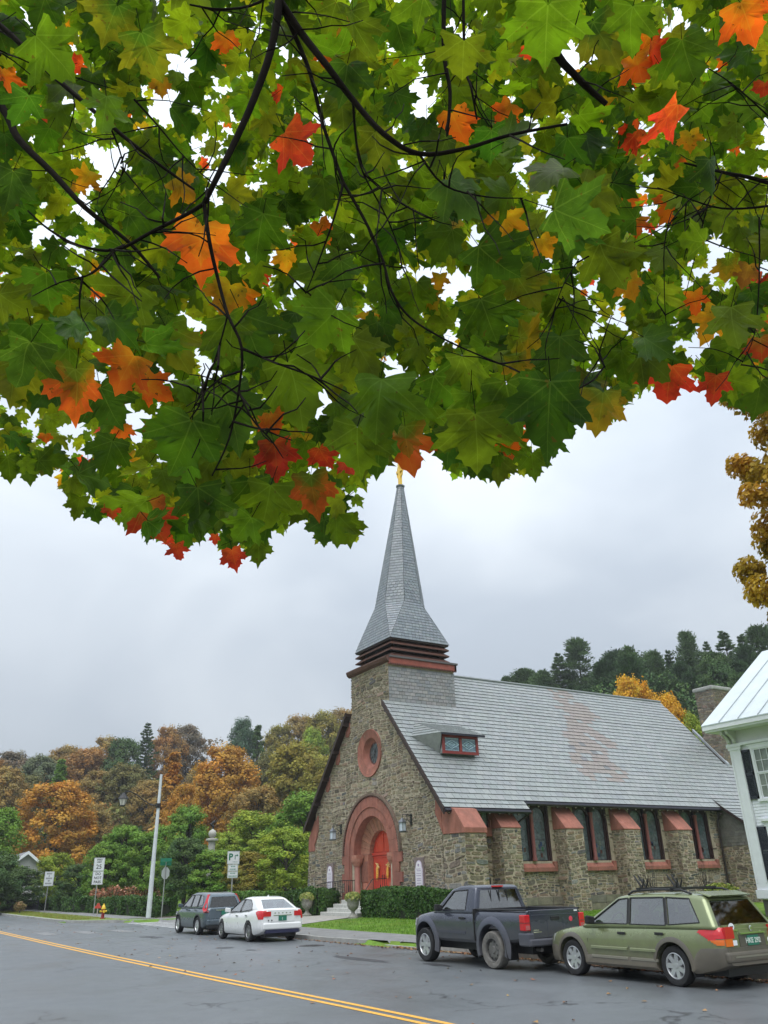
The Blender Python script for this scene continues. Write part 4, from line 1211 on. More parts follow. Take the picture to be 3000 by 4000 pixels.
for _ in range(2600):
    if rg.random() < .72: y = rg.uniform(8, 24); x = 14.98 - abs(rg.gauss(0, .14)) + (0.0)
    elif rg.random() < .6: y = rg.uniform(24, 42); x = 14.68 - abs(rg.gauss(0, .12))
    else: y = rg.uniform(6, 60); x = rg.uniform(7, 16)
    if x > kerb_x(y) - .05: z = ter(x, y) + .02
    else: z = .012
    s_ = rg.uniform(.025, .06); t = rg.uniform(0, 6.28); c_, d_ = math.cos(t) * s_, math.sin(t) * s_
    lt.add([(x + c_, y + d_, z), (x - d_, y + c_, z + rg.uniform(0, .03)), (x - c_, y - d_, z), (x + d_, y - c_, z + rg.uniform(0, .03))], [(0, 1, 2, 3)], jit(rg.choice([(.22, .11, .05), (.30, .17, .07), (.16, .09, .05), (.35, .12, .04), (.28, .22, .12)]), .3, rg))
lo_ = lt.build('fallen_leaves', mat('dead_leaf', (1, 1, 1), .8, attr=True)); lo_['kind'] = 'stuff'
tag(lo_, 'brown fallen leaves gathered along the gutter by the parked cars', 'leaves')

# ------------------------------------------------------------------ white clapboard house
HX, HY, HZ = 30.0, 21.68, .3
house = thing('clapboard_house', 'white clapboard house with dark blue shutters and pale metal roof', 'house', (HX, HY, HZ))
HO = (HX, HY, HZ)
hw_ = MB()
hw_.extrude([(HX + x, HY - 9.9, z) for x, z in [(.03, .9), (.03, 7.3), (4.6, 10.8), (9.2, 7.3), (9.2, .9)]], (0, 9.86, 0))
hw_.build('wall', M_WHITE, house, HO)
MB().box(HX + .05, HX + 9.1, HY - 9.8, HY - .05, .1, .92).build('foundation', mat('house_foundation', (.12, .11, .105), .9, var=.3), house, HO)
M_CLAP = mat('clapboard', (.78, .80, .85), .5, var=.06, vs=2)
WINS = [(20.2, 4.6, 6.32), (20.2, 1.7, 3.4), (17.3, 4.6, 6.32), (17.3, 1.7, 3.4)]
z = 1.0
while z < 6.45:
    segs = [(HY - 9.8, HY - .5)]
    for yc, z0, z1 in WINS:
        if z0 - .2 < z < z1 + .1:
            ns = []
            for s0, s1 in segs:
                lo, hi = yc - 1.02, yc + 1.02
                if lo > s0: ns.append((s0, min(lo, s1)))
                if hi < s1: ns.append((max(hi, s0), s1))
            segs = [q for q in ns if q[1] - q[0] > .05]
    for s0, s1 in segs:
        MB().hexa([(HX - .005, s0, z), (HX - .005, s1, z), (HX + .03, s1, z), (HX + .03, s0, z), (HX + .015, s0, z + .118), (HX + .015, s1, z + .118), (HX + .03, s1, z + .118), (HX + .03, s0, z + .118)]).build('clapboard', M_CLAP, house, HO, place=True)
    z += .115
cp = MB().box(HX - .06, HX + .1, HY - .49, HY + .02, .95, 6.62)
cp.box(HX - .085, HX - .055, HY - .47, HY - .42, 1.5, 6.2); cp.box(HX - .085, HX - .055, HY - .07, HY - .02, 1.5, 6.2)
cp.box(HX - .10, HX + .12, HY - .54, HY + .06, 6.45, 6.56); cp.box(HX - .13, HX + .14, HY - .58, HY + .1, 6.56, 6.68); cp.box(HX - .12, HX + .12, HY - .55, HY + .06, .95, 1.25)
cp.build('corner_pilaster', M_WHITE, house, HO)
M_FRZ = mat('frieze_grey_white', (.56, .57, .57), .55, var=.05)
MB().box(HX - .08, HX + .05, HY - 9.9, HY + .04, 6.7, 7.2).build('frieze_board', M_FRZ, house, HO)
cn = MB().box(HX - .09, HX - .08, HY - 9.9, HY + .04, 6.69, 6.71); cn.box(HX - .14, HX + .05, HY - 9.9, HY + .06, 6.6, 6.7)
cn.box(HX - .75, HX + .1, HY - 9.9, HY + .52, 7.2, 7.3); cn.box(HX - .83, HX - .7, HY - 9.9, HY + .56, 7.28, 7.5)
cn.build('cornice', M_WHITE, house, HO)
for yb in (HY - .12, HY - .38):
    b_ = MB().extrude([(HX - .08 - x, yb - .07, z) for x, z in [(0, 6.7), (.14, 6.72), (.2, 6.86), (.34, 6.98), (.5, 7.05), (.55, 7.2), (0, 7.2)]], (0, .14, 0))
    bevel(b_.build('bracket', M_FRZ, house, HO), .015, 1)
# standing seam roof: one panel after another
M_TIN = mat('painted_tin_roof', (.56, .62, .64), .38, var=.07, vs=1.5, spec=.6)
E0, E1, RX, RZ = (HX - .85, 7.5), (HX + 4.6, 11.35), 0, 0
y = HY + .58
while y > HY - 9.9:
    y0 = y - .91
    m_ = MB()
    m_.hexa([(E0[0], y0 + .008, E0[1] - .04), (E0[0], y - .008, E0[1] - .04), (E1[0], y - .008, E1[1] - .04), (E1[0], y0 + .008, E1[1] - .04), (E0[0], y0 + .008, E0[1]), (E0[0], y - .008, E0[1]), (E1[0], y - .008, E1[1]), (E1[0], y0 + .008, E1[1])])
    m_.build('roof_panel', M_TIN, house, HO, place=True)
    s_ = MB().hexa([(E0[0], y0 - .014, E0[1] - .02), (E0[0], y0 + .014, E0[1] - .02), (E1[0], y0 + .014, E1[1] - .02), (E1[0], y0 - .014, E1[1] - .02), (E0[0], y0 - .014, E0[1] + .045), (E0[0], y0 + .014, E0[1] + .045), (E1[0], y0 + .014, E1[1] + .045), (E1[0], y0 - .014, E1[1] + .045)])
    s_.build('roof_seam', mat('seam_grey', (.36, .40, .42), .45), house, HO, place=True)
    y = y0
bk = MB().hexa([(HX + 10.05, HY - 9.9, 7.45), (HX + 10.05, HY + .58, 7.45), (HX + 4.62, HY + .58, 11.3), (HX + 4.62, HY - 9.9, 11.3), (HX + 10.05, HY - 9.9, 7.5), (HX + 10.05, HY + .58, 7.5), (HX + 4.62, HY + .58, 11.35), (HX + 4.62, HY - 9.9, 11.35)])
bk.build('roof_slope', M_TIN, house, HO)
M_SHUT = mat('dark_blue_shutter', (.022, .027, .042), .5)
M_HGL = mat('house_window_glass', (.20, .23, .20), .1, var=.4, vs=2.5, spec=.6)
for yc, z0, z1 in WINS:
    fr = MB()
    for y_ in (yc - .56, yc + .46): fr.box(HX - .05, HX + .03, y_, y_ + .10, z0 - .1, z1 + .08)
    fr.box(HX - .06, HX + .03, yc - .62, yc + .62, z1 + .08, z1 + .2); fr.box(HX - .09, HX + .03, yc - .64, yc + .64, z0 - .2, z0 - .1)
    fr.box(HX - .075, HX + .03, yc - .7, yc + .7, z1 + .2, z1 + .27)
    w_ = fr.build('window', M_WHITE, house, HO)
    zm = (z0 + z1) / 2
    sa = MB()
    for za, zb_, x_ in ((zm, z1 + .08, -.03), (z0 - .1, zm, -.01)):
        sa.box(HX + x_, HX + x_ + .03, yc - .46, yc + .46, za, za + .05); sa.box(HX + x_, HX + x_ + .03, yc - .46, yc + .46, zb_ - .05, zb_)
        for k in (-.46, .41): sa.box(HX + x_, HX + x_ + .03, yc + k, yc + k + .05, za + .05, zb_ - .05)
        for k in (-.15, .15): sa.box(HX + x_ + .004, HX + x_ + .024, yc + k - .011, yc + k + .011, za + .05, zb_ - .05)
        sa.box(HX + x_ + .005, HX + x_ + .023, yc - .41, yc + .41, (za + zb_) / 2 - .011, (za + zb_) / 2 + .011)
    sa.build('sash', M_WHITE, w_, HO)
    MB().box(HX + .008, HX + .014, yc - .44, yc + .44, z0 - .08, z1 + .06).build('pane', M_HGL, w_, HO)
    for s_ in (-1, 1):
        sh = MB()
        ya, yb = sorted((yc + s_ * .60, yc + s_ * .98))
        for a_, b_ in ((z0 - .1, z0), (zm - .06, zm + .06), (z1 - .02, z1 + .08)): sh.box(HX - .07, HX - .02, ya, yb, a_, b_)
        for a_ in (ya, yb - .05): sh.box(HX - .07, HX - .02, a_, a_ + .05, z0 - .1, z1 + .08)
        sho = sh.build('shutter', M_SHUT, house, HO)
        zz = z0
        sl = MB()
        while zz < z1 - .02:
            if abs(zz - zm) > .07: sl.hexa([(HX - .064, ya + .05, zz), (HX - .064, yb - .05, zz), (HX - .03, yb - .05, zz + .035), (HX - .03, ya + .05, zz + .035), (HX - .064, ya + .05, zz + .008), (HX - .064, yb - .05, zz + .008), (HX - .03, yb - .05, zz + .043), (HX - .03, ya + .05, zz + .043)])
            zz += .045
        sl.build('slats', M_SHUT, sho, HO)
    if z0 < 3:
        ht = MB().box(HX - .16, HX + .03, yc - .72, yc + .72, z1 + .27, z1 + .36); ht.build('window_hood', M_WHITE, w_, HO)

# ------------------------------------------------------------------ leafy volumes
def cards(mb, P, N_, size, col, rnd, el=1.3):
    """one small diamond leaf"""
    n = N_.normalized()
    u = n.orthogonal().normalized()
    t = rnd.uniform(0, 6.283)
    u = u * math.cos(t) + n.cross(u) * math.sin(t)
    v = n.cross(u)
    a = u * size * .5 * el; b = v * size * .5
    mb.add([tuple(P - a), tuple(P + b), tuple(P + a), tuple(P - b)], [(0, 1, 2, 3)], col)
M_LEAFY = mat('hedge_leaf', (1, 1, 1), .6, attr=True, trans=.22, spec=.35)
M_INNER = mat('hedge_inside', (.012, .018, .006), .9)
def hedge(x0, x1, y0, y1, h, n, cols, label, seed, size=.09, z0=None, wob=.1):
    r_ = random.Random(seed)
    zb = ter((x0 + x1) / 2, (y0 + y1) / 2) if z0 is None else z0
    t = thing('hedge', label, 'hedge', ((x0 + x1) / 2, (y0 + y1) / 2, zb))
    O_ = ((x0 + x1) / 2, (y0 + y1) / 2, zb)
    mb = MB()
    for _ in range(n):
        s_ = r_.random()
        x = r_.uniform(x0, x1); y = r_.uniform(y0, y1); z = zb + h * r_.random() ** .8
        if s_ < .38: x = x0 + abs(r_.gauss(0, .05)); nn = Vector((-1, 0, .2))
        elif s_ < .60: y = y0 + abs(r_.gauss(0, .05)); nn = Vector((0, -1, .2))
        elif s_ < .68: y = y1 - abs(r_.gauss(0, .05)); nn = Vector((0, 1, .2))
        elif s_ < .76: x = x1 - abs(r_.gauss(0, .05)); nn = Vector((1, 0, .2))
        else: z = zb + h - abs(r_.gauss(0, .05)); nn = Vector((0, 0, 1))
        wv = noise.noise(Vector((x * 1.1, y * 1.1, z * 1.1 + seed))) * wob * 2
        k = max(0, (z - zb) / h)
        z += wv * k; x += wv * nn.x; y += wv * nn.y
        # rounded shoulders
        ex = max(0, k - .8) / .2 * .12
        x = (x - O_[0]) * (1 - ex * .4) + O_[0]
        nn = nn + Vector((r_.gauss(0, .6), r_.gauss(0, .6), r_.gauss(0, .5)))
        cards(mb, Vector((x, y, z)), nn, size * r_.uniform(.6, 1.3), jit(r_.choice(cols), .3, r_), r_)
    mb.build('foliage', M_LEAFY, t, O_, kind='stuff')
    MB().box(x0 + .12, x1 - .12, y0 + .12, y1 - .12, zb - .05, zb + h - .14).build('inner_box', M_INNER, t, O_)  # solid dark box inside the hedge, blocks the view through the leaves
    return t
DK = [(.045, .11, .02), (.06, .14, .025), (.035, .085, .018), (.085, .17, .03)]
BR = [(.09, .20, .03), (.11, .23, .03), (.07, .16, .025), (.13, .24, .035)]
hedge(21.95, 23.3, 32.4, 38.75, 1.22, 15000, DK, 'clipped dark green hedge right of the church steps', 1)
hedge(21.9, 23.3, 43.45, 48.0, 1.15, 9000, DK, 'dark clipped shrub hedge left of the church steps', 2, wob=.2)
hedge(20.9, 22.2, 48.6, 54.5, 1.2, 8000, BR, 'brighter green hedge behind the parking sign', 3, .1)
hedge(17.2, 18.5, 57.4, 78, 1.05, 16000, DK, 'long low hedge behind the tall light pole', 4, .12, wob=.22)
hedge(16.6, 17.9, 78.5, 98, 1.1, 9000, DK, 'low hedge at far left beyond the two-part speed sign', 5, .13, wob=.2)
def bush(x, y, r, h, n, cols, label, seed, size=.1, name='bush', cat='bush'):
    r_ = random.Random(seed); z = ter(x, y)
    t = thing(name, label, cat, (x, y, z)); mb = MB()
    lobes = [(r_.uniform(-.5, .5) * r, r_.uniform(-.5, .5) * r, r_.uniform(.45, .75) * h, r * r_.uniform(.45, .7)) for _ in range(9)]
    for _ in range(n):
        lx, ly, lz, lr = r_.choice(lobes)
        d = Vector((r_.gauss(0, 1), r_.gauss(0, 1), r_.gauss(0, .9))).normalized()
        P = Vector((lx, ly, lz)) + d * lr * r_.uniform(.7, 1.05)
        P.z = max(.03, min(P.z, h * 1.05))
        cards(mb, P, d + Vector((r_.gauss(0, .5), r_.gauss(0, .5), r_.gauss(0, .5))), size * r_.uniform(.6, 1.3), jit(r_.choice(cols), .3, r_), r_)
    mb.build('foliage', M_LEAFY, t, kind='stuff')
    st = MB()
    for k in range(6): st.tube([(0, 0, -.05), (r_.uniform(-.2, .2) * r, r_.uniform(-.2, .2) * r, h * .4), (r_.uniform(-.6, .6) * r, r_.uniform(-.6, .6) * r, h * .8)], [.03, .02, .006], 5)
    st.build('stems', mat('shrub_bark', (.06, .045, .03), .9), t)
    return t
bush(28.7, 22.5, .75, 1.15, 2600, [(.22, .28, .03), (.17, .25, .03), (.28, .30, .05)], 'yellow green bush at the corner of the white house', 3, .09)
for k, x in enumerate((14.9, 16.3, 17.6, 18.9, 19.9)):
    lab = 'coral pink flowering shrub in the row behind the far hedge'
    b_ = bush(x + 3.6, 77.5 + k * .4 + 1.5, 1.0, 1.75 + .1 * (k % 2), 1300, [(.42, .15, .08), (.50, .22, .12), (.25, .12, .06), (.12, .12, .04), (.55, .32, .2)], lab, 20 + k, .14, 'flowering_shrub', 'shrub')
    b_['group'] = 'coral flowering shrubs behind the hedge'
bush(12.9, 82.8 + 1.2, .55, 1.0, 700, [(.35, .22, .10), (.28, .2, .08), (.15, .12, .04)], 'small tan dried bush beside the far hedge end', 31, .1)
for k, (a_, y_) in enumerate(((12.4, 32.7), (16.6, 32.6))):
    t = thing('bare_shrub', 'leafless thin shrub against the church wall, %s of two' % ('left' if k == 0 else 'right'), 'shrub', (CX + a_, y_, ter(CX + a_, y_)))
    r_ = random.Random(40 + k); mb = MB()
    for j in range(14):
        a0 = r_.uniform(-.15, .15); b0 = r_.uniform(-.1, .1); hx = r_.uniform(-.5, .5)
        mb.tube([(a0, b0, -.05), (a0 + hx * .3, b0, .8), (a0 + hx * .8, b0 + r_.uniform(-.1, .1), 1.4), (a0 + hx, b0, r_.uniform(1.7, 2.3))], [.02, .015, .01, .004], 5)
    mb.build('stems', mat('bare_twig', (.05, .042, .038), .9), t)
# urns beside the steps
for (x, y, lab) in ((21.45, 38.65, 'grey stone urn of yellow green plants right of the church steps'), (21.4, 43.75, 'grey stone urn of yellow green plants left of the church steps')):
    z = ter(x, y)
    t = thing('urn', lab, 'urn', (x, y, z), 0, 'urns by the church steps')
    u = MB().lathe([(.26, -.02), (.26, .06), (.2, .1), (.1, .2), (.085, .28), (.12, .33), (.24, .42), (.30, .58), (.31, .74), (.36, .8), (.37, .86), (.31, .88), (.28, .8)], 20, (0, 0, 0), 'Z')
    u.build('bowl', mat('urn_stone', (.27, .26, .23), .85, var=.3, vs=12, bump=.3, bs=60), t, smooth=45)
    pl = MB(); r_ = random.Random(int(y))
    for _ in range(900):
        d = Vector((r_.gauss(0, 1), r_.gauss(0, 1), r_.gauss(.2, .7))).normalized()
        P = Vector((d.x * .42, d.y * .42, .92 + d.z * .25)) * 1.0
        P = Vector((P.x * r_.uniform(.5, 1.1), P.y * r_.uniform(.5, 1.1), P.z))
        cards(pl, P, d + Vector((r_.gauss(0, .5), r_.gauss(0, .5), .3)), r_.uniform(.05, .10), jit(r_.choice([(.35, .38, .08), (.25, .32, .06), (.42, .42, .14), (.15, .22, .05)]), .25, r_), r_)
    pl.build('plant', M_LEAFY, t, kind='stuff')

# ------------------------------------------------------------------ street furniture
M_GALV = mat('galvanised_steel', (.36, .37, .36), .45, metal=.5, var=.15)
M_SIGNW = mat('sign_white', (.72, .74, .77), .4)
M_SIGNK = mat('sign_black', (.02, .02, .022), .5)
M_SIGNG = mat('sign_green', (.008, .16, .09), .4)
def post_sign(x, y, name, label, ztop, panels, rz=0., lean=0., post_r=.03):
    z = ter(x, y) if x > 12 else .14
    t = thing(name, label, 'sign', (x, y, z), rz)
    p = MB()
    p.box(-.035, .035, -.005, .02, -.2, ztop - z, mi=0); p.box(-.035, -.028, .02, .045, -.2, ztop - z); p.box(.028, .035, .02, .045, -.2, ztop - z)
    p.build('post', M_GALV, t)
    out = []
    for (w, z0, z1, edge) in panels:
        b_ = MB().box(-w / 2, w / 2, -.012, -.006, z0 - z, z1 - z)
        pan = bevel(b_.build('sign_panel', M_SIGNW, t), .002, 1)
        if edge:
            e = MB()
            for (xa, xb, za, zb_) in ((-w / 2 + .02, w / 2 - .02, z1 - z - .03, z1 - z - .02), (-w / 2 + .02, w / 2 - .02, z0 - z + .02, z0 - z + .03), (-w / 2 + .02, -w / 2 + .03, z0 - z + .02, z1 - z - .02), (w / 2 - .03, w / 2 - .02, z0 - z + .02, z1 - z - .02)):
                e.box(xa, xb, -.0145, -.0125, za, zb_)
            e.build('border', edge, pan)
        out.append((pan, z0 - z, z1 - z, w))
    return t, out
t, pn = post_sign(16.05, 69.9, 'speed_sign', 'two-panel white speed limit 25 and do not pass sign on a post', 4.15, [(.82, 3.2, 4.15, M_SIGNK), (.82, 2.22, 3.17, M_SIGNK)])
for s_, zz, sz in (('SPEED', .80, .155), ('LIMIT', .63, .155), ('25', .29, .44)): text(s_, sz, M_SIGNK, pn[0][0], (0, -.014, pn[0][1] + zz), bold=.004)
for s_, zz in (('DO', .77), ('NOT', .48), ('PASS', .19)): text(s_, .26, M_SIGNK, pn[1][0], (0, -.014, pn[1][1] + zz), bold=.005)
t, pn = post_sign(15.6, 87.5, 'road_sign', 'single small white sign on a post at far left', 3.55, [(.86, 2.3, 3.55, M_SIGNK)])
sm = MB(); r_ = random.Random(6)
for k, (w_, z_) in enumerate(((.5, 1.07), (.12, .86), (.55, .66), (.16, .45), (.62, .22))):
    x0 = -w_ / 2
    while x0 < w_ / 2 - .03:
        d_ = r_.uniform(.05, .09); sm.box(x0, min(x0 + d_, w_ / 2), -.0145, -.0125, pn[0][1] + z_ - .07, pn[0][1] + z_ + .07); x0 += d_ + .03
sm.build('lettering', mat('sign_faded', (.22, .23, .25), .6), pn[0][0], kind='stuff')
t, pn = post_sign(18.83, 48.47, 'parking_sign', 'white parking sign with green P and arrow above two small plates', 3.75, [(.76, 3.04, 3.75, M_SIGNG), (.64, 2.67, 3.02, M_SIGNG), (.64, 2.30, 2.65, M_SIGNG)])
text('P', .50, M_SIGNG, pn[0][0], (-.17, -.014, pn[0][1] + .38), bold=.018)
text('PARKING', .075, M_SIGNG, pn[0][0], (.12, -.014, pn[0][1] + .12))
ar = MB(); za = pn[0][1] + .26
ar.box(.08, .125, -.0145, -.0125, za, za + .2); ar.box(.08, .2, -.0145, -.0125, za + .2, za + .24); ar.extrude([(.2, -.0125, za + .14), (.2, -.0125, za + .30), (.30, -.0125, za + .22)], (0, -.002, 0))
ar.build('arrow', M_SIGNG, pn[0][0])
for k_ in (1, 2):
    sm = MB()
    for z_, w2 in ((.25, .13 if k_ == 1 else .16), (.10, .2 if k_ == 1 else .25)):
        x0 = -w2
        while x0 < w2 - .03:
            d_ = r_.uniform(.05, .08); sm.box(x0, min(x0 + d_, w2), -.0145, -.0125, pn[k_][1] + z_ - .035, pn[k_][1] + z_ + .035); x0 += d_ + .025
    sm.build('lettering', mat('faded_green_print', (.16, .32, .27), .6), pn[k_][0], kind='stuff')
# stop sign seen edge-on with street name blades
t = thing('stop_sign', 'narrow post with green street name blades and an edge-on stop sign', 'sign', (17.2, 56.3, ter(17.2, 56.3)), math.radians(-62))
MB().box(-.03, .03, -.02, .02, -.2, 3.3).build('post', M_GALV, t)
oc = [(.38 * math.cos(math.pi / 8 + k * math.pi / 4), .03, 2.62 + .38 * math.sin(math.pi / 8 + k * math.pi / 4)) for k in range(8)]
MB().extrude(oc, (0, .006, 0)).build('sign_panel', mat('sign_back', (.4, .42, .41), .5, metal=.4), t)
MB().extrude([(p[0] * .98, .037, 2.62 + (p[2] - 2.62) * .98) for p in oc], (0, .002, 0)).build('sign_face', mat('stop_red', (.5, .02, .02), .4), t)
MB().box(-.5, .5, -.01, .01, 3.3, 3.52).build('name_blade', M_SIGNG, t)
b2 = MB().box(-.01, .01, -.5, .5, 3.08, 3.28); b2.build('name_blade', M_SIGNG, t)
# tall pale light pole
t = thing('street_lamp', 'tall pale tapering light pole with black lantern on a curved arm', 'street lamp', (16.65, 57.3, ter(16.65, 57.3)))
M_POLE = mat('pale_pole', (.60, .64, .66), .5, var=.1)
MB().lathe([(.165, -.1), (.16, 1), (.085, 8.9)], 14, (0, 0, 0), 'Z').build('pole', M_POLE, t, smooth=40)
ar = MB().tube([(-.1, 0, 6.85), (-.5, .02, 6.9), (-1.0, .03, 7.15), (-1.5, .02, 7.5), (-2.0, 0, 7.72), (-2.3, 0, 7.72), (-2.42, 0, 7.6)], .035, 7)
ar.box(-.16, .12, -.14, .14, 6.7, 7.0)
ar.build('arm', M_IRON, t)
lh = MB().lathe([(.03, 7.62), (.08, 7.6), (.30, 7.32), (.36, 7.22), (.34, 7.2)], 10, (-2.42, 0, 0), 'Z'); lh.lathe([(.1, 6.74), (.17, 6.8), (.16, 6.83)], 10, (-2.42, 0, 0), 'Z')
for k in range(6):
    c_, s_ = math.cos(k * math.pi / 3), math.sin(k * math.pi / 3); lh.tube([(-2.42 + .17 * c_, .17 * s_, 6.8), (-2.42 + .29 * c_, .29 * s_, 7.22)], .014, 5)
lh.build('lamp_housing', M_IRON, t)
MB().lathe([(.15, 6.83), (.27, 7.21)], 10, (-2.42, 0, 0), 'Z').build('lamp_glass', mat('lamp_glass', (.72, .70, .62), .3), t)
# hydrant
t = thing('fire_hydrant', 'red fire hydrant with yellow bonnet on the grass verge', 'hydrant', (14.2, 59.2, .15))
MB().lathe([(.15, -.02), (.15, .05), (.10, .06), (.10, .5), (.13, .52), (.13, .56)], 14, (0, 0, 0), 'Z').build('barrel', mat('hydrant_red', (.30, .025, .03), .5, var=.2), t, smooth=40)
MB().lathe([(.14, .56), (.14, .6), (.12, .66), (.075, .78), (.05, .80), (.04, .87), (.001, .88)], 14, (0, 0, 0), 'Z').build('bonnet', mat('hydrant_yellow', (.75, .50, .03), .45, var=.1), t, smooth=40)
for k, (ax, r_) in enumerate((('X', .055), ('X', .055), ('Y', .075))):
    s_ = (-1, 1, -1)[k]
    pr_ = [(r_, s_ * .08), (r_, s_ * .17), (r_ * 1.15, s_ * .18), (r_ * 1.15, s_ * .22)]
    MB().lathe(pr_, 10, (0, 0, .43), ax).build('nozzle', mat('hydrant_yellow'), t, smooth=40)
# little red marker beside the speed sign
t = thing('marker_stake', 'small red painted marker on a stake left of the hydrant', 'marker', (14.9, 63.8, .16))
MB().box(-.03, .03, -.02, .02, -.2, .6).build('stake', mat('stake_grey', (.4, .36, .32), .8), t)
mk = MB().box(-.22, .22, -.03, -.02, .52, .68); mk.extrude([(-.12, -.03, .68), (.12, -.03, .68), (.09, -.03, .86), (-.07, -.03, .84)], (0, .01, 0))
mk.build('board', mat('marker_red', (.55, .07, .05), .6), t)
# white finial column in the park
t = thing('stone_column', 'white column with round ball finial among the trees', 'monument', (27.1, 75.3, ter(27.1, 75.3)))
MB().lathe([(.5, -.1), (.5, .6), (.36, .7), (.32, 4.6), (.30, 5.3), (.55, 5.4), (.55, 5.55), (.3, 5.6)], 16, (0, 0, 0), 'Z').build('shaft', mat('white_marble', (.42, .41, .37), .6, var=.12), t, smooth=40)
MB().lathe([(.15, 5.6)] + [(.36 * math.sin(math.pi * k / 10), 5.98 - .36 * math.cos(math.pi * k / 10)) for k in range(1, 10)] + [(.05, 6.4)], 16, (0, 0, 0), 'Z').build('ball', mat('white_marble'), t, smooth=40)
ft = MB().tube([(0, 0, 6.34), (.05, .05, 6.6), (-.12, .1, 6.8), (.1, -.05, 7.0), (.15, 0, 7.15)], [.06, .14, .16, .12, .03], 7); ft.build('bronze_figure', M_IRON, t)
# iron fence at far left
t = thing('iron_fence', 'black iron fence at the far left behind the verge', 'fence', (12.2, 92, .15))
for k in range(22):
    b_ = MB().tube([(.16 * k, 0, 0), (.16 * k, 0, 1.15), (.16 * k, 0, 1.22)], [.012, .012, .002], 5); b_.build('bar', M_IRON, t)
for z in (.2, 1.05): MB().box(-.05, 3.5, -.012, .012, z, z + .04).build('rail', M_IRON, t)
MB().box(-.1, 3.6, .06, .12, .1, 1.0).build('backing_panel', mat('fence_panel', (.02, .02, .03), .7), t)
# distant grey gable
t = thing('far_house', 'grey gabled house end showing above the trees at far left', 'house', (15.9, 104.0, ter(15.9, 104.0)))
g_ = MB().extrude([(x, 0, z) for x, z in [(-3.5, -.3), (3.5, -.3), (3.5, 3.0), (0, 5.65), (-3.5, 3.0)]], (0, 8, 0)); g_.build('wall', mat('grey_siding', (.36, .36, .36), .7, var=.08), t)
for s_ in (-1, 1):
    MB().hexa([(s_ * 4.0, -.4, 2.55), (s_ * 4.0, 8.3, 2.55), (0, 8.3, 5.6), (0, -.4, 5.6), (s_ * 4.0, -.4, 2.8), (s_ * 4.0, 8.3, 2.8), (0, 8.3, 5.85), (0, -.4, 5.85)]).build('roof', mat('far_shingle', (.2, .2, .21), .8), t)
    MB().hexa([(s_ * 4.02, -.46, 2.5), (s_ * 4.02, -.41, 2.5), (0, -.41, 5.55), (0, -.46, 5.55), (s_ * 4.02, -.46, 2.84), (s_ * 4.02, -.41, 2.84), (0, -.41, 5.9), (0, -.46, 5.9)]).build('bargeboard', M_WHITE, t)
w_ = MB().box(-1.5, -.6, -.05, -.005, 3.1, 4.2).build('window', M_WHITE, t); MB().box(-1.4, -.7, -.06, -.051, 3.2, 4.1).build('pane', M_HGL, w_)
# ------------------------------------------------------------------ vehicles (local frame: +x forward, +y left, rear axle at x=0)
M_TYRE = mat('tyre_rubber', (.018, .018, .019), .8, var=.2, vs=15)
M_TYRED = mat('dusty_tyre', (.16, .15, .135), .9, var=.3, vs=9)
M_ALLOY = mat('alloy_rim', (.55, .56, .57), .35, metal=.7)
M_STEEL = mat('dusty_steel_rim', (.15, .145, .135), .6, metal=.3, var=.3, vs=12)
M_CHROME = mat('chrome', (.7, .7, .7), .15, metal=1.0)
M_BLKPL = mat('black_plastic', (.015, .015, .016), .55)
M_SEAT = mat('seat_cloth', (.035, .035, .036), .9)
M_RED = mat('tail_red', (.55, .012, .02), .2, coat=.5)
M_REDD = mat('tail_red_clear', (.42, .10, .10), .2, coat=.5)
M_AMB = mat('tail_amber', (.75, .16, .02), .2, coat=.5)
M_CLR = mat('lamp_clear', (.55, .56, .58), .15, coat=.5)
M_PLATE = mat('plate_green', (.02, .17, .11), .45)
M_PLTXT = mat('plate_text', (.62, .68, .62), .5)
M_GLS = glass_mat('car_glass', (.34, .40, .41), .27)
M_GLD = glass_mat('tinted_car_glass', (.10, .11, .11), .08)
def interp(tab, x):
    return float(np.interp(x, [p[0] for p in tab], [p[1] for p in tab]))
SEC = [(0, 0), (.80, 0), (.93, .03), (.985, .12), (1.0, .30), (1.0, .50), (.995, .66), (.975, .80), (.945, .90), (.89, .97), (.78, 1.0), (.4, 1.012), (0, 1.016)]
class Car: pass
def body_loft(x0, x1, top, bot, hw, n=44, sec=SEC, infl=0.0):
    mb = MB(); m = len(sec)
    xs = [x0 + (x1 - x0) * .5 * (1 - math.cos(math.pi * i / n)) for i in range(n + 1)]
    rows = []
    for x in xs:
        zt = interp(top, x); zb = interp(bot, x); h = interp(hw, x) + infl
        R = [(x, h * fy, zb + (zt - zb) * fz) for fy, fz in sec]
        rows.append(R + [(p[0], -p[1], p[2]) for p in R[-2:0:-1]])
    k = len(rows[0]); v = [p for r in rows for p in r]
    f = [(i * k + j, i * k + (j + 1) % k, (i + 1) * k + (j + 1) % k, (i + 1) * k + j) for i in range(n) for j in range(k)]
    f += [tuple(range(k)), tuple(range(n * k + k - 1, n * k - 1, -1))]
    mb.add(v, f); return mb
def sec_y(C, x, z, sec=SEC):
    zt = interp(C.top, x); zb = interp(C.bot, x); f = (z - zb) / (zt - zb)
    return interp(C.hw, x) * float(np.interp(f, [p[1] for p in sec], [p[0] for p in sec]))
def cyl_y(x, z, r, y0, y1, n=28):
    return MB().lathe([(r, y0), (r, y1)], n, (x, 0, z), 'Y')
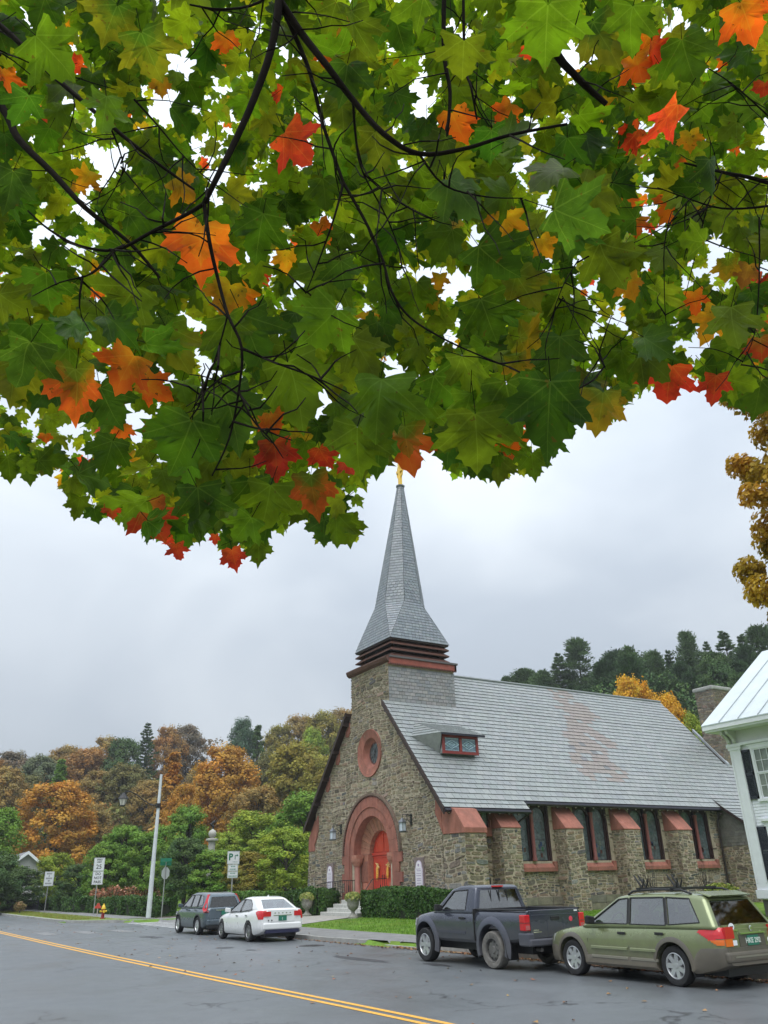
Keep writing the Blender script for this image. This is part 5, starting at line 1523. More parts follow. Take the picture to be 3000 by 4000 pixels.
def wheel(t, x, y, r, w, rim, tyre, style, out):
    """out = +1 when the outer face points to +y"""
    p = thing('w', '', '') if False else None
    tb = MB()
    q = w / 2
    prof = [(r * .66, -q * .9), (r * .74, -q), (r * .93, -q), (r * .985, -q * .8), (r, -q * .55), (r, q * .55), (r * .985, q * .8), (r * .93, q), (r * .74, q), (r * .66, q * .9)]
    tb.lathe(prof, 32, (0, 0, 0), 'Y', closed=True)
    w_ = tb.build('wheel', tyre, t, smooth=35); w_.location = (x, y, r)
    rb = MB(); R = r * .67
    rb.lathe([(R * .98, -q * .8), (R * 1.02, out * q * .86), (R * .93, out * q * .93), (R * .88, out * q * .75), (R * .86, out * q * .2), (R * .3, out * q * .1), (.001, out * q * .1)], 28, (0, 0, 0), 'Y')
    if style == 'steel':
        rb.lathe([(R * .75, out * q * .5), (R * .6, out * q * .62), (R * .35, out * q * .55), (R * .25, out * q * .7), (.001, out * q * .7)], 24, (0, 0, 0), 'Y')
        for k in range(10):
            a = k * math.pi / 5; rb.lathe([(.022, out * q * .64), (.001, out * q * .645)], 7, (R * .68 * math.cos(a), 0, R * .68 * math.sin(a)), 'Y', mi=1)
    else:
        ns = {'seven': 7, 'six': 6, 'multi': 10, 'five': 5}[style]
        for k in range(ns):
            a = 2 * math.pi * k / ns
            wd = {'seven': .045, 'six': .055, 'multi': .022, 'five': .05}[style]
            ca, sa = math.cos(a), math.sin(a)
            def Pp(rr, ww, yy): return (rr * ca - ww * sa, yy, rr * sa + ww * ca)
            y1 = out * q * .82; y2 = out * q * .70; yb = out * q * .35
            rb.hexa([Pp(R * .12, -wd, yb), Pp(R * .92, -wd * 1.15, yb), Pp(R * .92, wd * 1.15, yb), Pp(R * .12, wd, yb), Pp(R * .12, -wd * .8, y2), Pp(R * .92, -wd * .9, y1), Pp(R * .92, wd * .9, y1), Pp(R * .12, wd * .8, y2)])
        rb.lathe([(R * .24, out * q * .4), (R * .22, out * q * .78), (.001, out * q * .8)], 16, (0, 0, 0), 'Y')
    rb.build('rim', [rim, M_BLKPL], w_, smooth=35)
    return w_
def arc_flare(C, xc, r, rw, out_w, m, t, zc, th=.05, name='wheel_arch', a0=-8, a1=188, side=(1, -1), yoff=.0):
    for s in side:
        mb = MB(); n = 18; prev = None
        for i in range(n + 1):
            a = math.radians(a0 + (a1 - a0) * i / n)
            ring = []
            for rr, oo in ((r, .012), (r, out_w), (r + rw * .45, out_w), (r + rw, .006), (r + rw * .8, -.05), (r, -.05)):
                x = xc + rr * math.cos(a); z = zc + rr * math.sin(a)
                zt = interp(C.top, x); zb = interp(C.bot, x)
                y = sec_y(C, x, min(max(z, zb + .12 * (zt - zb)), zt - .04)) + oo + yoff
                ring.append((x, s * y, z))
            mb.v.extend(ring); k = len(ring); o = len(mb.v) - k
            if prev is not None:
                for j in range(k): mb.f.append((prev + j, prev + (j + 1) % k, o + (j + 1) % k, o + j)); mb.c.append((1, 1, 1)); mb.m.append(0)
            prev = o
        mb.build(name, m, t, smooth=50)
def cabin(C, prof, yb, yr, zb, zr, paint, t, sidewins, front, rear, glass=None, rglass=None, bev=.05, rear_m=.12):
    """greenhouse with real openings; prof = (x,z) outline, front/rear = index of the sloped edges"""
    glass = glass or M_GLS; rglass = rglass or glass
    Y = lambda z: yb + (yr - yb) * (z - zb) / (zr - zb)
    mb = MB(); n = len(prof)
    mb.add([(x, Y(z), z) for x, z in prof] + [(x, -Y(z), z) for x, z in prof], [tuple(range(n)), tuple(range(2 * n - 1, n - 1, -1))] + [(i, n + i, n + (i + 1) % n, (i + 1) % n) for i in range(n)])
    ob = mb.build('cab', paint, t)
    bevel(ob, bev, 4, 14)
    xc = sum(p[0] for p in prof) / n; zc = sum(p[1] for p in prof) / n
    ip = [(xc + (x - xc) * .955, max(zb - .3, zc + (z - zc) * .91) if z > zb + .1 else zb - .3) for x, z in prof]
    cuts = []
    Yi = lambda z: Y(z) - .055
    cuts.append(MB().add([(x, Yi(z), z) for x, z in ip] + [(x, -Yi(z), z) for x, z in ip], [tuple(range(n)), tuple(range(2 * n - 1, n - 1, -1))] + [(i, n + i, n + (i + 1) % n, (i + 1) % n) for i in range(n)]))
    for w in sidewins:
        cuts.append(MB().extrude([(x, -1.6, z) for x, z in w], (0, 3.2, 0)))
    ends = []
    for i, mg in ((front, .10), (rear, rear_m)):
        (xa, za), (xb, zb_) = prof[i], prof[(i + 1) % n]
        lo, hi = ((xa, za), (xb, zb_)) if za < zb_ else ((xb, zb_), (xa, za))
        L = Vector((lo[0], 0, lo[1])); H = Vector((hi[0], 0, hi[1])); d = (H - L)
        a = L + d * (.13 if i == front else .10); b = L + d * (.92 if i == front else .88)
        nn = Vector((d.z, 0, -d.x)).normalized() * (1 if i == front else -1)
        if (nn.x > 0) != (i == front): nn = -nn
        wa, wb = Y(a.z) - mg, Y(b.z) - mg
        q = [Vector((a.x, wa, a.z)), Vector((a.x, -wa, a.z)), Vector((b.x, -wb, b.z)), Vector((b.x, wb, b.z))]
        cuts.append(MB().extrude([tuple(p - nn * .25) for p in q], tuple(nn * .5)))
        ends.append((q, nn, i == front))
    carve(fix_normals(ob), [c for c in cuts], True)
    ob.data.shade_smooth(); ob.data.set_sharp_from_angle(angle=math.radians(40))
    for w in sidewins:
        for s in (1, -1):
            pts = [(x, s * (Y(z) - .012), z) for x, z in w]
            cxm = sum(p[0] for p in pts) / len(pts); czm = sum(p[2] for p in pts) / len(pts)
            pts = [(cxm + (p[0] - cxm) * 1.03, p[1], czm + (p[2] - czm) * 1.04) for p in pts]
            pn = MB().add(pts, [tuple(range(len(pts)))]); pn.build('side_window', glass, t)
            rim = MB()
            for k in range(len(pts)):
                rim.tube([(x, y + s * .014, z) for x, y, z in (pts[k], pts[(k + 1) % len(pts)])], .012, 5)
            rim.build('window_trim', M_BLKPL, t)
    for wa, wb in zip(sidewins, sidewins[1:]):
        for s in (1, -1):
            P4 = [wa[-1], wa[-2], wb[1], wb[0]]
            MB().add([(x, s * (Y(z) + .006), z) for x, z in P4] + [(x, s * (Y(z) - .02), z) for x, z in P4], [(0, 1, 2, 3), (0, 1, 5, 4), (1, 2, 6, 5), (2, 3, 7, 6), (3, 0, 4, 7)]).build('pillar_trim', M_BLKPL, t)
    for q, nn, isf in ends:
        c = sum(q, Vector()) / 4
        pts = [tuple(c + (p - c) * 1.03 + nn * -.012) for p in q]
        MB().add(pts, [(0, 1, 2, 3)]).build('windscreen' if isf else 'rear_window', glass if isf else rglass, t)
    return ob
def seats(t, xs, z0, zt, ys=(.38, -.38)):
    for x in xs:
        for y in ys:
            m = MB(); m.hexa([(x - .12, y - .24, z0), (x + .02, y - .24, z0), (x + .02, y + .24, z0), (x - .12, y + .24, z0), (x - .24, y - .2, zt - .16), (x - .13, y - .2, zt - .16), (x - .13, y + .2, zt - .16), (x - .24, y + .2, zt - .16)])
            m.box(x - .25, x - .16, y - .12, y + .12, zt - .15, zt)
            bevel(m.build('seat', M_SEAT, t), .02, 2)
def steering(t, x, z):
    m = MB().lathe([(.18, -.012), (.18, .012), (.155, .012), (.155, -.012)], 20, (0, 0, 0), 'X', closed=True); m.box(-.01, .01, -.17, .17, -.02, .02)
    o = m.build('steering_wheel', M_BLKPL, t); o.location = (x, .38, z); o.rotation_euler = (0, math.radians(-25), 0)
def mirror(t, x, y, z, m, sx=1.0):
    for s in (1, -1):
        b = MB().hexa([(x - .07, s * y, z - .06), (x + .05, s * y, z - .06), (x + .03, s * (y + .22), z - .05), (x - .07, s * (y + .22), z - .05), (x - .07, s * y, z + .08), (x + .04, s * y, z + .07), (x + .02, s * (y + .22), z + .10), (x - .07, s * (y + .22), z + .12)])
        bevel(b.build('mirror', m, t), .03, 2)
def handle(t, x, y, z, m, L=.2):
    for s in (1, -1):
        b = MB().box(x - L / 2, x + L / 2, s * y - .02, s * y + .03 if s > 0 else s * y + .02, z - .025, z + .025)
        b = MB().box(x - L / 2, x + L / 2, min(s * y, s * (y + .03)), max(s * y, s * (y + .03)), z - .022, z + .022)
        bevel(b.build('door_handle', m, t), .008, 2)
def seam(C, t, xz, m=None, w=.006):
    for s in (1, -1):
        mb = MB()
        mb.tube([(x, s * (sec_y(C, x, z) + .001), z) for x, z in xz], w, 4)
        mb.build('door_seam', M_BLKPL, t)
def wells(ob, ax, r, w=1.2, bw=.42, C=None):
    cuts = []
    for x in ax:
        for s in (1, -1):
            y0, y1 = (bw, w) if s > 0 else (-w, -bw)
            cuts.append(cyl_y(x, ax[x], r, y0, y1))
    carve(fix_normals(ob), cuts, True)
    ob.data.shade_smooth(); ob.data.set_sharp_from_angle(angle=math.radians(32))
def number_plate(t, x, z, s, y=0, w=.32, h=.16):
    p = MB().box(x - .008, x, y - w / 2, y + w / 2, z - h / 2, z + h / 2).build('number_plate', M_PLATE, t)
    if s: text(s, .115, M_PLTXT, p, (x - .009, y, z - .005), (math.pi / 2, 0, -math.pi / 2), bold=.003)
    return p
def under(t, x0, x1, hw, z0, z1):
    MB().box(x0, x1, -hw, hw, z0, z1).build('underbody', M_BLKPL, t)

def inside(p, poly):
    r = False
    for i in range(len(poly)):
        (x0, y0), (x1, y1) = poly[i - 1], poly[i]
        if (y0 > p[1]) != (y1 > p[1]) and p[0] < (x1 - x0) * (p[1] - y0) / (y1 - y0) + x0: r = not r
    return r
def wrap_lamp(C, t, s, poly, m, rear=None, lift=.014, name='tail_light'):
    """lens that follows the curved flank; rear = (y0, y1, z0, z1) strip on the tail"""
    mb = MB(); st = .022
    x0 = min(p[0] for p in poly); x1 = max(p[0] for p in poly); z0 = min(p[1] for p in poly); z1 = max(p[1] for p in poly)
    S = lambda x, z: (x, s * (sec_y(C, x, min(z, interp(C.top, x) - .008)) + lift), z)
    x = x0
    while x < x1:
        z = z0
        while z < z1:
            if inside((x + st / 2, z + st / 2), poly): mb.add([S(x, z), S(x + st, z), S(x + st, z + st), S(x, z + st)], [(0, 1, 2, 3)])
            z += st
        x += st
    if rear:
        ya, yb = sorted((s * rear[0], s * rear[1])); xr = min(p[0] for p in C.top)
        mb.box(xr - .022, xr + .02, ya, yb, rear[2], rear[3])
    return mb.build(name, m, t, smooth=60)
def make_wagon():
    t = thing('station_wagon', 'muddy green station wagon with roof rack parked at the right edge', 'car', (14.08, 11.62, 0), math.pi / 2)
    C = Car()
    C.top = [(-1.10, .93), (-1.02, 1.0), (-.9, 1.01), (1.0, .97), (2.2, .94), (2.35, .935), (2.7, .90), (3.1, .84), (3.4, .76), (3.55, .66), (3.62, .56)]
    C.bot = [(-1.10, .38), (-.9, .30), (-.5, .22), (2.9, .22), (3.4, .24), (3.62, .34)]
    C.hw = [(-1.10, .72), (-1.06, .80), (-.95, .845), (-.6, .87), (.5, .885), (2.2, .885), (2.9, .87), (3.25, .82), (3.45, .72), (3.56, .60), (3.62, .46)]
    P = mat('green_car_paint', (.21, .245, .12), .26, metal=.4, coat=.6, var=.05, dirt=((.17, .145, .105), .25, .85, .75))
    P2 = mat('taupe_car_cladding', (.085, .078, .062), .45, coat=.2, dirt=((.17, .145, .11), .2, .8, .8))
    b = body_loft(-1.10, 3.62, C.top, C.bot, C.hw).build('body', P, t)
    wells(b, {0: .33, 2.67: .33}, .395)
    csec = [(0, 0), (.82, 0), (.95, .05), (1.0, .3), (1.0, .85), (.985, 1.0), (.9, 1.0), (0, 1.0)]
    ctop = [(-1.12, .66), (-.6, .64), (-.45, .42), (2.3, .42), (3.0, .46), (3.2, .56), (3.64, .53)]
    cb = body_loft(-1.135, 3.645, ctop, C.bot, C.hw, 44, csec, .016).build('lower_cladding', P2, t)
    wells(cb, {0: .33, 2.67: .33}, .395)
    arc_flare(C, 0, .395, .085, .03, P2, t, .33); arc_flare(C, 2.67, .395, .085, .03, P2, t, .33)
    prof = [(2.42, .90), (1.42, 1.475), (.95, 1.535), (.2, 1.545), (-.45, 1.52), (-.72, 1.475), (-1.03, .93)]
    sw = [[(2.08, 1.0), (1.36, 1.42), (1.12, 1.44), (1.08, 1.0)], [(1.0, 1.0), (1.04, 1.445), (.22, 1.455), (.12, 1.0)], [(.04, 1.01), (.14, 1.455), (-.40, 1.435), (-.66, 1.06)]]
    cabin(C, prof, .855, .63, .95, 1.545, P, t, sw, 0, 5, M_GLS, M_GLD, .085, .12)
    seats(t, (1.2, .2), .8, 1.32); steering(t, 1.75, 1.02)
    mirror(t, 1.98, .86, 1.03, M_BLKPL); handle(t, 1.22, .862, .83, M_BLKPL); handle(t, .26, .868, .85, M_BLKPL)
    seam(C, t, [(2.16, .93), (2.18, .7), (2.12, .3)]); seam(C, t, [(1.06, .96), (1.06, .6), (1.0, .3)]); seam(C, t, [(.04, .97), (.06, .75), (.35, .45), (.42, .3)])
    for z, m_ in ((.56, P), (.40, P2)):
        for s in (1, -1):
            mb = MB()
            for x0, x1 in ((2.08, 1.1), (1.02, .36)):
                y = [s * (sec_y(C, x, z) + .0) for x in (x0, x1)]
                mb.hexa([(x0, y[0] - s * .01, z - .03), (x1, y[1] - s * .01, z - .03), (x1, y[1] + s * .03, z - .022), (x0, y[0] + s * .03, z - .022), (x0, y[0] - s * .01, z + .03), (x1, y[1] - s * .01, z + .03), (x1, y[1] + s * .028, z + .014), (x0, y[0] + s * .028, z + .014)])
            mb.build('side_moulding', mat('green_moulding', (.19, .215, .12), .35, coat=.3, dirt=((.17, .145, .105), .2, .6, .6)) if z > .5 else mat('pale_moulding', (.20, .19, .15), .5), t)
    for s in (1, -1):
        wrap_lamp(C, t, s, [(-.60, .91), (-.74, .99), (-1.09, .985), (-1.09, .80), (-.84, .78)], M_RED, (.50, .735, .80, .985))
        wrap_lamp(C, t, s, [(-.74, .83), (-.84, .775), (-1.09, .795), (-1.09, .70), (-1.0, .70)], M_AMB, (.56, .735, .68, .795))
    tg = MB().hexa([(-1.10, -.70, .62), (-1.10, .70, .62), (-1.0, .70, .62), (-1.0, -.70, .62), (-1.085, -.70, 1.0), (-1.085, .70, 1.0), (-.98, .70, 1.0), (-.98, -.70, 1.0)]); 
    tgo = tg.build('tailgate', P, t)
    MB().box(-1.135, -1.09, -.34, .34, .86, .885).build('tailgate_garnish', M_CHROME, t)
    em = MB().lathe([(.045, -1.115), (.03, -1.12), (.001, -1.12)], 14, (0, 0, .945), 'X'); em.build('badge', M_CHROME, t)
    for (y0, y1, z0, z1) in ((.36, .58, .915, .94), (-.58, -.46, .915, .94)): MB().box(-1.112, -1.10, y0, y1, z0, z1).build('badge', M_CHROME, t)
    rc = MB().box(-1.112, -1.10, -.36, .36, .66, .85).build('plate_recess', P2, t)
    number_plate(t, -1.115, .755, 'HKE 292')
    st = MB().lathe([(.045, -1.112), (.001, -1.115)], 12, (0, -.46, .74), 'X'); st.build('sticker', M_WHITE, t)
    st = MB().lathe([(.06, -1.11), (.001, -1.112)], 14, (0, .52, .985), 'X'); o = st.build('sticker', M_WHITE, t); o.scale = (1, 1.35, 1); o.location.y = -.52 * .35
    MB().box(-1.1145, -1.111, .475, .565, .975, .995).build('sticker_print', M_BLKPL, t)
    MB().box(-1.114, -1.10, .44, .57, .69, .77).build('sticker', M_WHITE, t)
    bp = MB().box(-1.16, -1.0, -.78, .78, .42, .60); bevel(bp.build('rear_bumper', P2, t), .05, 3)
    MB().box(-1.168, -1.15, -.62, .62, .50, .525).build('bumper_step', mat('pale_moulding'), t)
    sp = MB().hexa([(-.80, -.58, 1.46), (-.80, .58, 1.46), (-.55, .58, 1.53), (-.55, -.58, 1.53), (-.84, -.56, 1.49), (-.84, .56, 1.49), (-.5, .58, 1.56), (-.5, -.58, 1.56)]); bevel(sp.build('roof_spoiler', P, t), .015, 2)
    for s in (1, -1):
        r_ = MB().tube([(1.15, s * .60, 1.51), (1.0, s * .61, 1.57), (.5, s * .61, 1.60), (-.2, s * .61, 1.59), (-.42, s * .60, 1.52)], .02, 7); r_.build('roof_rail', M_BLKPL, t)
    for x in (.85, .0):
        MB().box(x - .035, x + .035, -.64, .64, 1.60, 1.635).build('roof_bar', M_BLKPL, t)
        for y in (.50, .38):
            a_ = MB().tube([(x, y, 1.62), (x + .06, y + .01, 1.72), (x + .16, y + .02, 1.86)], [.022, .022, .014], 6); a_.tube([(x, y, 1.63), (x - .06, y, 1.74), (x - .07, y + .01, 1.80)], [.018, .016, .01], 6)
            a_.build('ski_clamp', M_BLKPL, t)
    for (x, m_) in ((0, 0), (2.67, 0)):
        for s in (1, -1): wheel(t, x, s * .765, .33, .21, M_ALLOY, M_TYRE, 'seven', s)
    for s in (1, -1):
        f_ = MB().box(-.43, -.415, min(s * .62, s * .87), max(s * .62, s * .87), .18, .42); f_.build('mud_flap', M_BLKPL, t)
        hl = MB().hexa([(3.2, s * .70, .62), (3.5, s * .52, .60), (3.56, s * .5, .60), (3.3, s * .80, .62), (3.2, s * .70, .76), (3.45, s * .52, .74), (3.5, s * .5, .72), (3.25, s * .80, .76)]); hl.build('headlight', M_CLR, t)
    under(t, -.95, 3.4, .6, .2, .5)
    return t
def make_pickup():
    t = thing('pickup_truck', 'dark grey pickup truck parked ahead of the green wagon', 'pickup', (13.75, 16.55, 0), math.pi / 2)
    C = Car()
    C.top = [(-1.18, 1.20), (.66, 1.20), (.70, 1.17), (2.2, 1.16), (2.45, 1.16), (2.9, 1.11), (3.3, 1.05), (3.5, .96), (3.62, .80)]
    C.bot = [(-1.18, .60), (-.6, .52), (.6, .48), (2.3, .48), (3.2, .5), (3.62, .56)]
    C.hw = [(-1.18, .85), (-1.1, .88), (.6, .89), (2.6, .89), (3.1, .86), (3.4, .78), (3.55, .66), (3.62, .55)]
    P = mat('slate_grey_paint', (.055, .062, .086), .26, metal=.45, coat=.6, dirt=((.13, .125, .12), .5, 1.0, .55))
    P2 = mat('slate_grey_flare', (.05, .056, .082), .45, coat=.2, dirt=((.13, .125, .12), .45, .95, .45))
    b = body_loft(-1.18, 3.62, C.top, C.bot, C.hw).build('body', P, t)
    wells(b, {0: .44, 2.78: .44}, .475)
    carve(fix_normals(b), [MB().box(-1.10, .62, -.74, .74, .80, 1.6)], True)
    b.data.shade_smooth(); b.data.set_sharp_from_angle(angle=math.radians(32))
    MB().box(-1.08, .6, -.72, .72, .76, .805).build('bed_floor', M_BLKPL, t)
    arc_flare(C, 0, .475, .16, .055, P2, t, .44, a0=-22, a1=200); arc_flare(C, 2.78, .475, .13, .05, P2, t, .44, a0=-22, a1=200)
    prof = [(2.52, 1.10), (1.78, 1.66), (1.45, 1.73), (1.0, 1.74), (.80, 1.70), (.68, 1.10)]
    sw = [[(2.12, 1.20), (1.66, 1.60), (1.10, 1.63), (1.08, 1.20)]]
    cabin(C, prof, .845, .66, 1.15, 1.74, P, t, sw, 0, 4, M_GLS, M_GLS, .07, .15)
    seats(t, (1.28,), .95, 1.50); steering(t, 1.85, 1.2)
    ch_ = MB().box(.745, .765, -.012, .012, 1.2, 1.63); ch_.box(.745, .765, .25, .262, 1.2, 1.63); ch_.box(.745, .765, -.262, -.25, 1.2, 1.63); ch_.build('slider_frame', M_BLKPL, t)
    MB().box(.76, .83, -.16, .16, 1.685, 1.72).build('brake_light', M_RED, t)
    mirror(t, 2.05, .86, 1.22, M_BLKPL); handle(t, 1.15, .885, 1.02, M_BLKPL, .22)
    seam(C, t, [(2.2, 1.16), (2.22, .9), (2.18, .5)]); seam(C, t, [(.98, 1.15), (.98, .8), (.94, .5)])
    gp = MB().box(.645, .675, -.91, .91, .55, 1.22); gp.build('cab_gap', M_BLKPL, t)
    for s in (1, -1):
        y = [s * sec_y(C, x, .74) for x in (2.15, 1.02)]
        MB().hexa([(2.15, y[0] - s * .01, .68), (1.02, y[1] - s * .01, .68), (1.02, y[1] + s * .012, .68), (2.15, y[0] + s * .012, .68), (2.15, y[0] - s * .01, .74), (1.02, y[1] - s * .01, .74), (1.02, y[1] + s * .02, .74), (2.15, y[0] + s * .02, .74)]).build('door_crease', P2, t)
        tl = MB()
        ya, yb = sorted((s * .74, s * .905)); tl.box(-1.215, -1.03, ya, yb, .80, 1.12); bevel(tl.build('tail_light', M_RED, t), .02, 2)
        t2 = MB(); ya, yb = sorted((s * .77, s * .88)); t2.box(-1.222, -1.21, ya, yb, .82, .91); t2.build('reverse_light', M_REDD, t)
        t3 = MB(); ya, yb = sorted((s * .745, s * .91)); t3.box(-1.219, -1.0, ya, yb, .955, .965); t3.build('lens_divider', M_BLKPL, t)
        hl = MB().hexa([(3.25, s * .74, .82), (3.5, s * .60, .82), (3.6, s * .55, .82), (3.35, s * .82, .82), (3.25, s * .74, .98), (3.42, s * .60, .96), (3.5, s * .55, .94), (3.3, s * .82, .98)]); hl.build('headlight', M_CLR, t)
        mf = MB().hexa([(-.56, s * .60, .20), (-.56, s * .93, .20), (-.545, s * .93, .20), (-.545, s * .60, .20), (-.50, s * .60, .62), (-.50, s * .93, .62), (-.485, s * .93, .62), (-.485, s * .60, .62)]); mf.build('mud_flap', M_BLKPL, t)
        MB().tube([(-1.17, s * .80, 1.21), (.62, s * .80, 1.21)], .025, 6).build('bed_rail', M_BLKPL, t)
    tg = MB().box(-1.205, -1.14, -.735, .735, .64, 1.205); bevel(tg.build('tailgate', P, t), .015, 2)
    rib = MB().box(-1.211, -1.20, -.70, .70, 1.10, 1.115); rib.box(-1.211, -1.20, -.22, .22, .68, .70); rib.box(-1.211, -1.20, -.24, -.23, .68, 1.0); rib.box(-1.211, -1.20, .23, .24, .68, 1.0); rib.build('tailgate_rib', P2, t)
    hd = MB().box(-1.225, -1.2, -.13, .13, 1.0, 1.07); bevel(hd.build('tailgate_handle', M_BLKPL, t), .01, 2)
    MB().lathe([(.055, -1.208), (.035, -1.211), (.001, -1.211)], 14, (0, -.48, 1.0), 'X').build('sticker', mat('sticker_pink_red', (.65, .06, .10), .5), t)
    MB().box(-1.209, -1.204, -.70, -.60, 1.15, 1.18).build('badge', M_WHITE, t)
    for (y0, y1, z0) in ((.50, .66, .80), (.42, .66, .76)): MB().box(-1.209, -1.204, y0, y1, z0, z0 + .018).build('badge', M_CHROME, t)
    bp = MB().box(-1.34, -1.15, -.88, .88, .50, .64); bp.box(-1.30, -.95, .72, .90, .50, .76); bp.box(-1.30, -.95, -.90, -.72, .50, .76)
    bevel(bp.build('rear_bumper', P2, t), .03, 2)
    number_plate(t, -1.345, .565, '', -.05, .34, .17)
    hb = MB().tube([(-1.2, 0, .46), (-1.42, 0, .46)], .03, 6); hb.tube([(-.9, .4, .42), (-1.25, .5, .42)], .04, 8); hb.build('exhaust', mat('exhaust_steel', (.2, .19, .18), .5, metal=.6), t)
    for (x, st, rm, ty) in ((0, 'steel', M_STEEL, M_TYRED), (2.78, 'six', M_ALLOY, M_TYRE)):
        for s in (1, -1): wheel(t, x, s * .80, .385, .26, rm, ty, st, s)
    under(t, -1.0, 3.3, .55, .32, .62)
    MB().tube([(0, -.7, .385), (0, .7, .385)], .07, 8).build('axle', M_BLKPL, t)
    return t
def make_sedan():
    t = thing('sedan', 'white sedan parked behind the grey crossover, seen from the rear', 'car', (13.6, 30.85, 0), math.pi / 2)
    C = Car()
    C.top = [(-1.02, .90), (-.98, 1.04), (-.9, 1.075), (-.4, 1.08), (.2, 1.0), (2.2, .93), (2.5, .91), (2.9, .85), (3.3, .76), (3.5, .66), (3.62, .52)]
    C.bot = [(-1.02, .36), (-.8, .26), (-.4, .2), (3.0, .2), (3.62, .3)]
    C.hw = [(-1.02, .72), (-.97, .82), (-.85, .88), (-.4, .915), (.6, .925), (2.4, .915), (3.0, .88), (3.35, .78), (3.55, .62), (3.62, .48)]
    P = mat('white_car_paint', (.74, .75, .75), .25, coat=.6, dirt=((.45, .43, .4), .2, .5, .4))
    b = body_loft(-1.02, 3.62, C.top, C.bot, C.hw).build('body', P, t)
    wells(b, {0: .33, 2.78: .33}, .385)
    prof = [(2.45, .90), (1.45, 1.38), (1.1, 1.455), (.7, 1.48), (.35, 1.47), (.02, 1.425), (-.82, 1.02)]
    sw = [[(2.05, .98), (1.34, 1.36), (1.04, 1.38), (1.02, .98)], [(.95, .98), (.97, 1.385), (.42, 1.37), (.12, 1.23), (-.05, 1.06)]]
    cabin(C, prof, .86, .58, .95, 1.48, P, t, sw, 0, 5, M_GLS, M_GLS, .12, .17)
    seats(t, (1.2, .25), .8, 1.25); steering(t, 1.75, 1.0)
    mirror(t, 1.95, .87, 1.0, P); handle(t, 1.15, .90, .84, M_CHROME); handle(t, .22, .905, .86, M_CHROME)
    seam(C, t, [(2.15, .92), (2.16, .6), (2.1, .28)]); seam(C, t, [(1.0, .95), (1.0, .6), (.96, .28)]); seam(C, t, [(.1, .97), (.15, .7), (.42, .4), (.45, .28)])
    for s in (1, -1):
        wrap_lamp(C, t, s, [(-.58, .97), (-.72, 1.03), (-1.01, 1.02), (-1.01, .74), (-.88, .74)], M_RED, (.46, .735, .83, .99))
        wl = MB().hexa([(-1.04, s * .5, .84), (-1.04, s * .62, .79), (-1.03, s * .62, .79), (-1.03, s * .5, .84), (-1.04, s * .5, .90), (-1.04, s * .62, .88), (-1.03, s * .62, .88), (-1.03, s * .5, .90)]); wl.build('reverse_light', M_CLR, t)
        ex = MB().box(-1.06, -1.0, min(s * .48, s * .62), max(s * .48, s * .62), .30, .35); ex.build('exhaust', M_CHROME, t)
    dk = MB().hexa([(-1.035, -.50, .64), (-1.035, .50, .64), (-.98, .5, .64), (-.98, -.5, .64), (-1.035, -.55, 1.045), (-1.035, .55, 1.045), (-.9, .55, 1.085), (-.9, -.55, 1.085)]); bevel(dk.build('boot_lid', P, t), .02, 2)
    rc = MB().box(-1.046, -1.034, -.36, .36, .85, .875); rc.build('boot_trim', M_CHROME, t)
    for k in range(5): MB().box(-1.045, -1.034, .30 - k * .15 - .025, .30 - k * .15 + .025, .925, .955).build('badge', M_CHROME, t)
    number_plate(t, -1.045, .765, '', 0, .32, .16)
    em = MB().tube([(-1.046, 0, .70), (-1.046, .02, .76), (-1.046, 0, .79)], .012, 5); em.build('plate_emblem', M_PLTXT, t)
    bp = MB().box(-1.07, -.86, -.76, .76, .40, .62); bevel(bp.build('rear_bumper', P, t), .05, 3)
    df = MB().box(-1.065, -.9, -.66, .66, .29, .40); df.build('diffuser', mat('navy_trim', (.02, .022, .06), .4), t)
    for k in (.42, .55): MB().lathe([(.028, -1.038), (.001, -1.04)], 8, (0, k, .70), 'X').build('sticker', M_BLKPL, t)
    for x in (0, 2.78):
        for s in (1, -1): wheel(t, x, s * .80, .325, .22, mat('dark_alloy', (.30, .30, .31), .35, metal=.7), M_TYRE, 'multi', s)
    for s in (1, -1):
        hl = MB().hexa([(3.1, s * .76, .6), (3.45, s * .58, .58), (3.52, s * .52, .58), (3.2, s * .84, .6), (3.1, s * .76, .72), (3.4, s * .58, .7), (3.46, s * .52, .7), (3.12, s * .84, .74)]); hl.build('headlight', M_CLR, t)
    under(t, -.9, 3.3, .6, .16, .5)
    MB().extrude([(.3, -.02, 1.46), (.42, -.02, 1.46), (.3, -.02, 1.53)], (0, .04, 0)).build('antenna_fin', P, t)
    return t
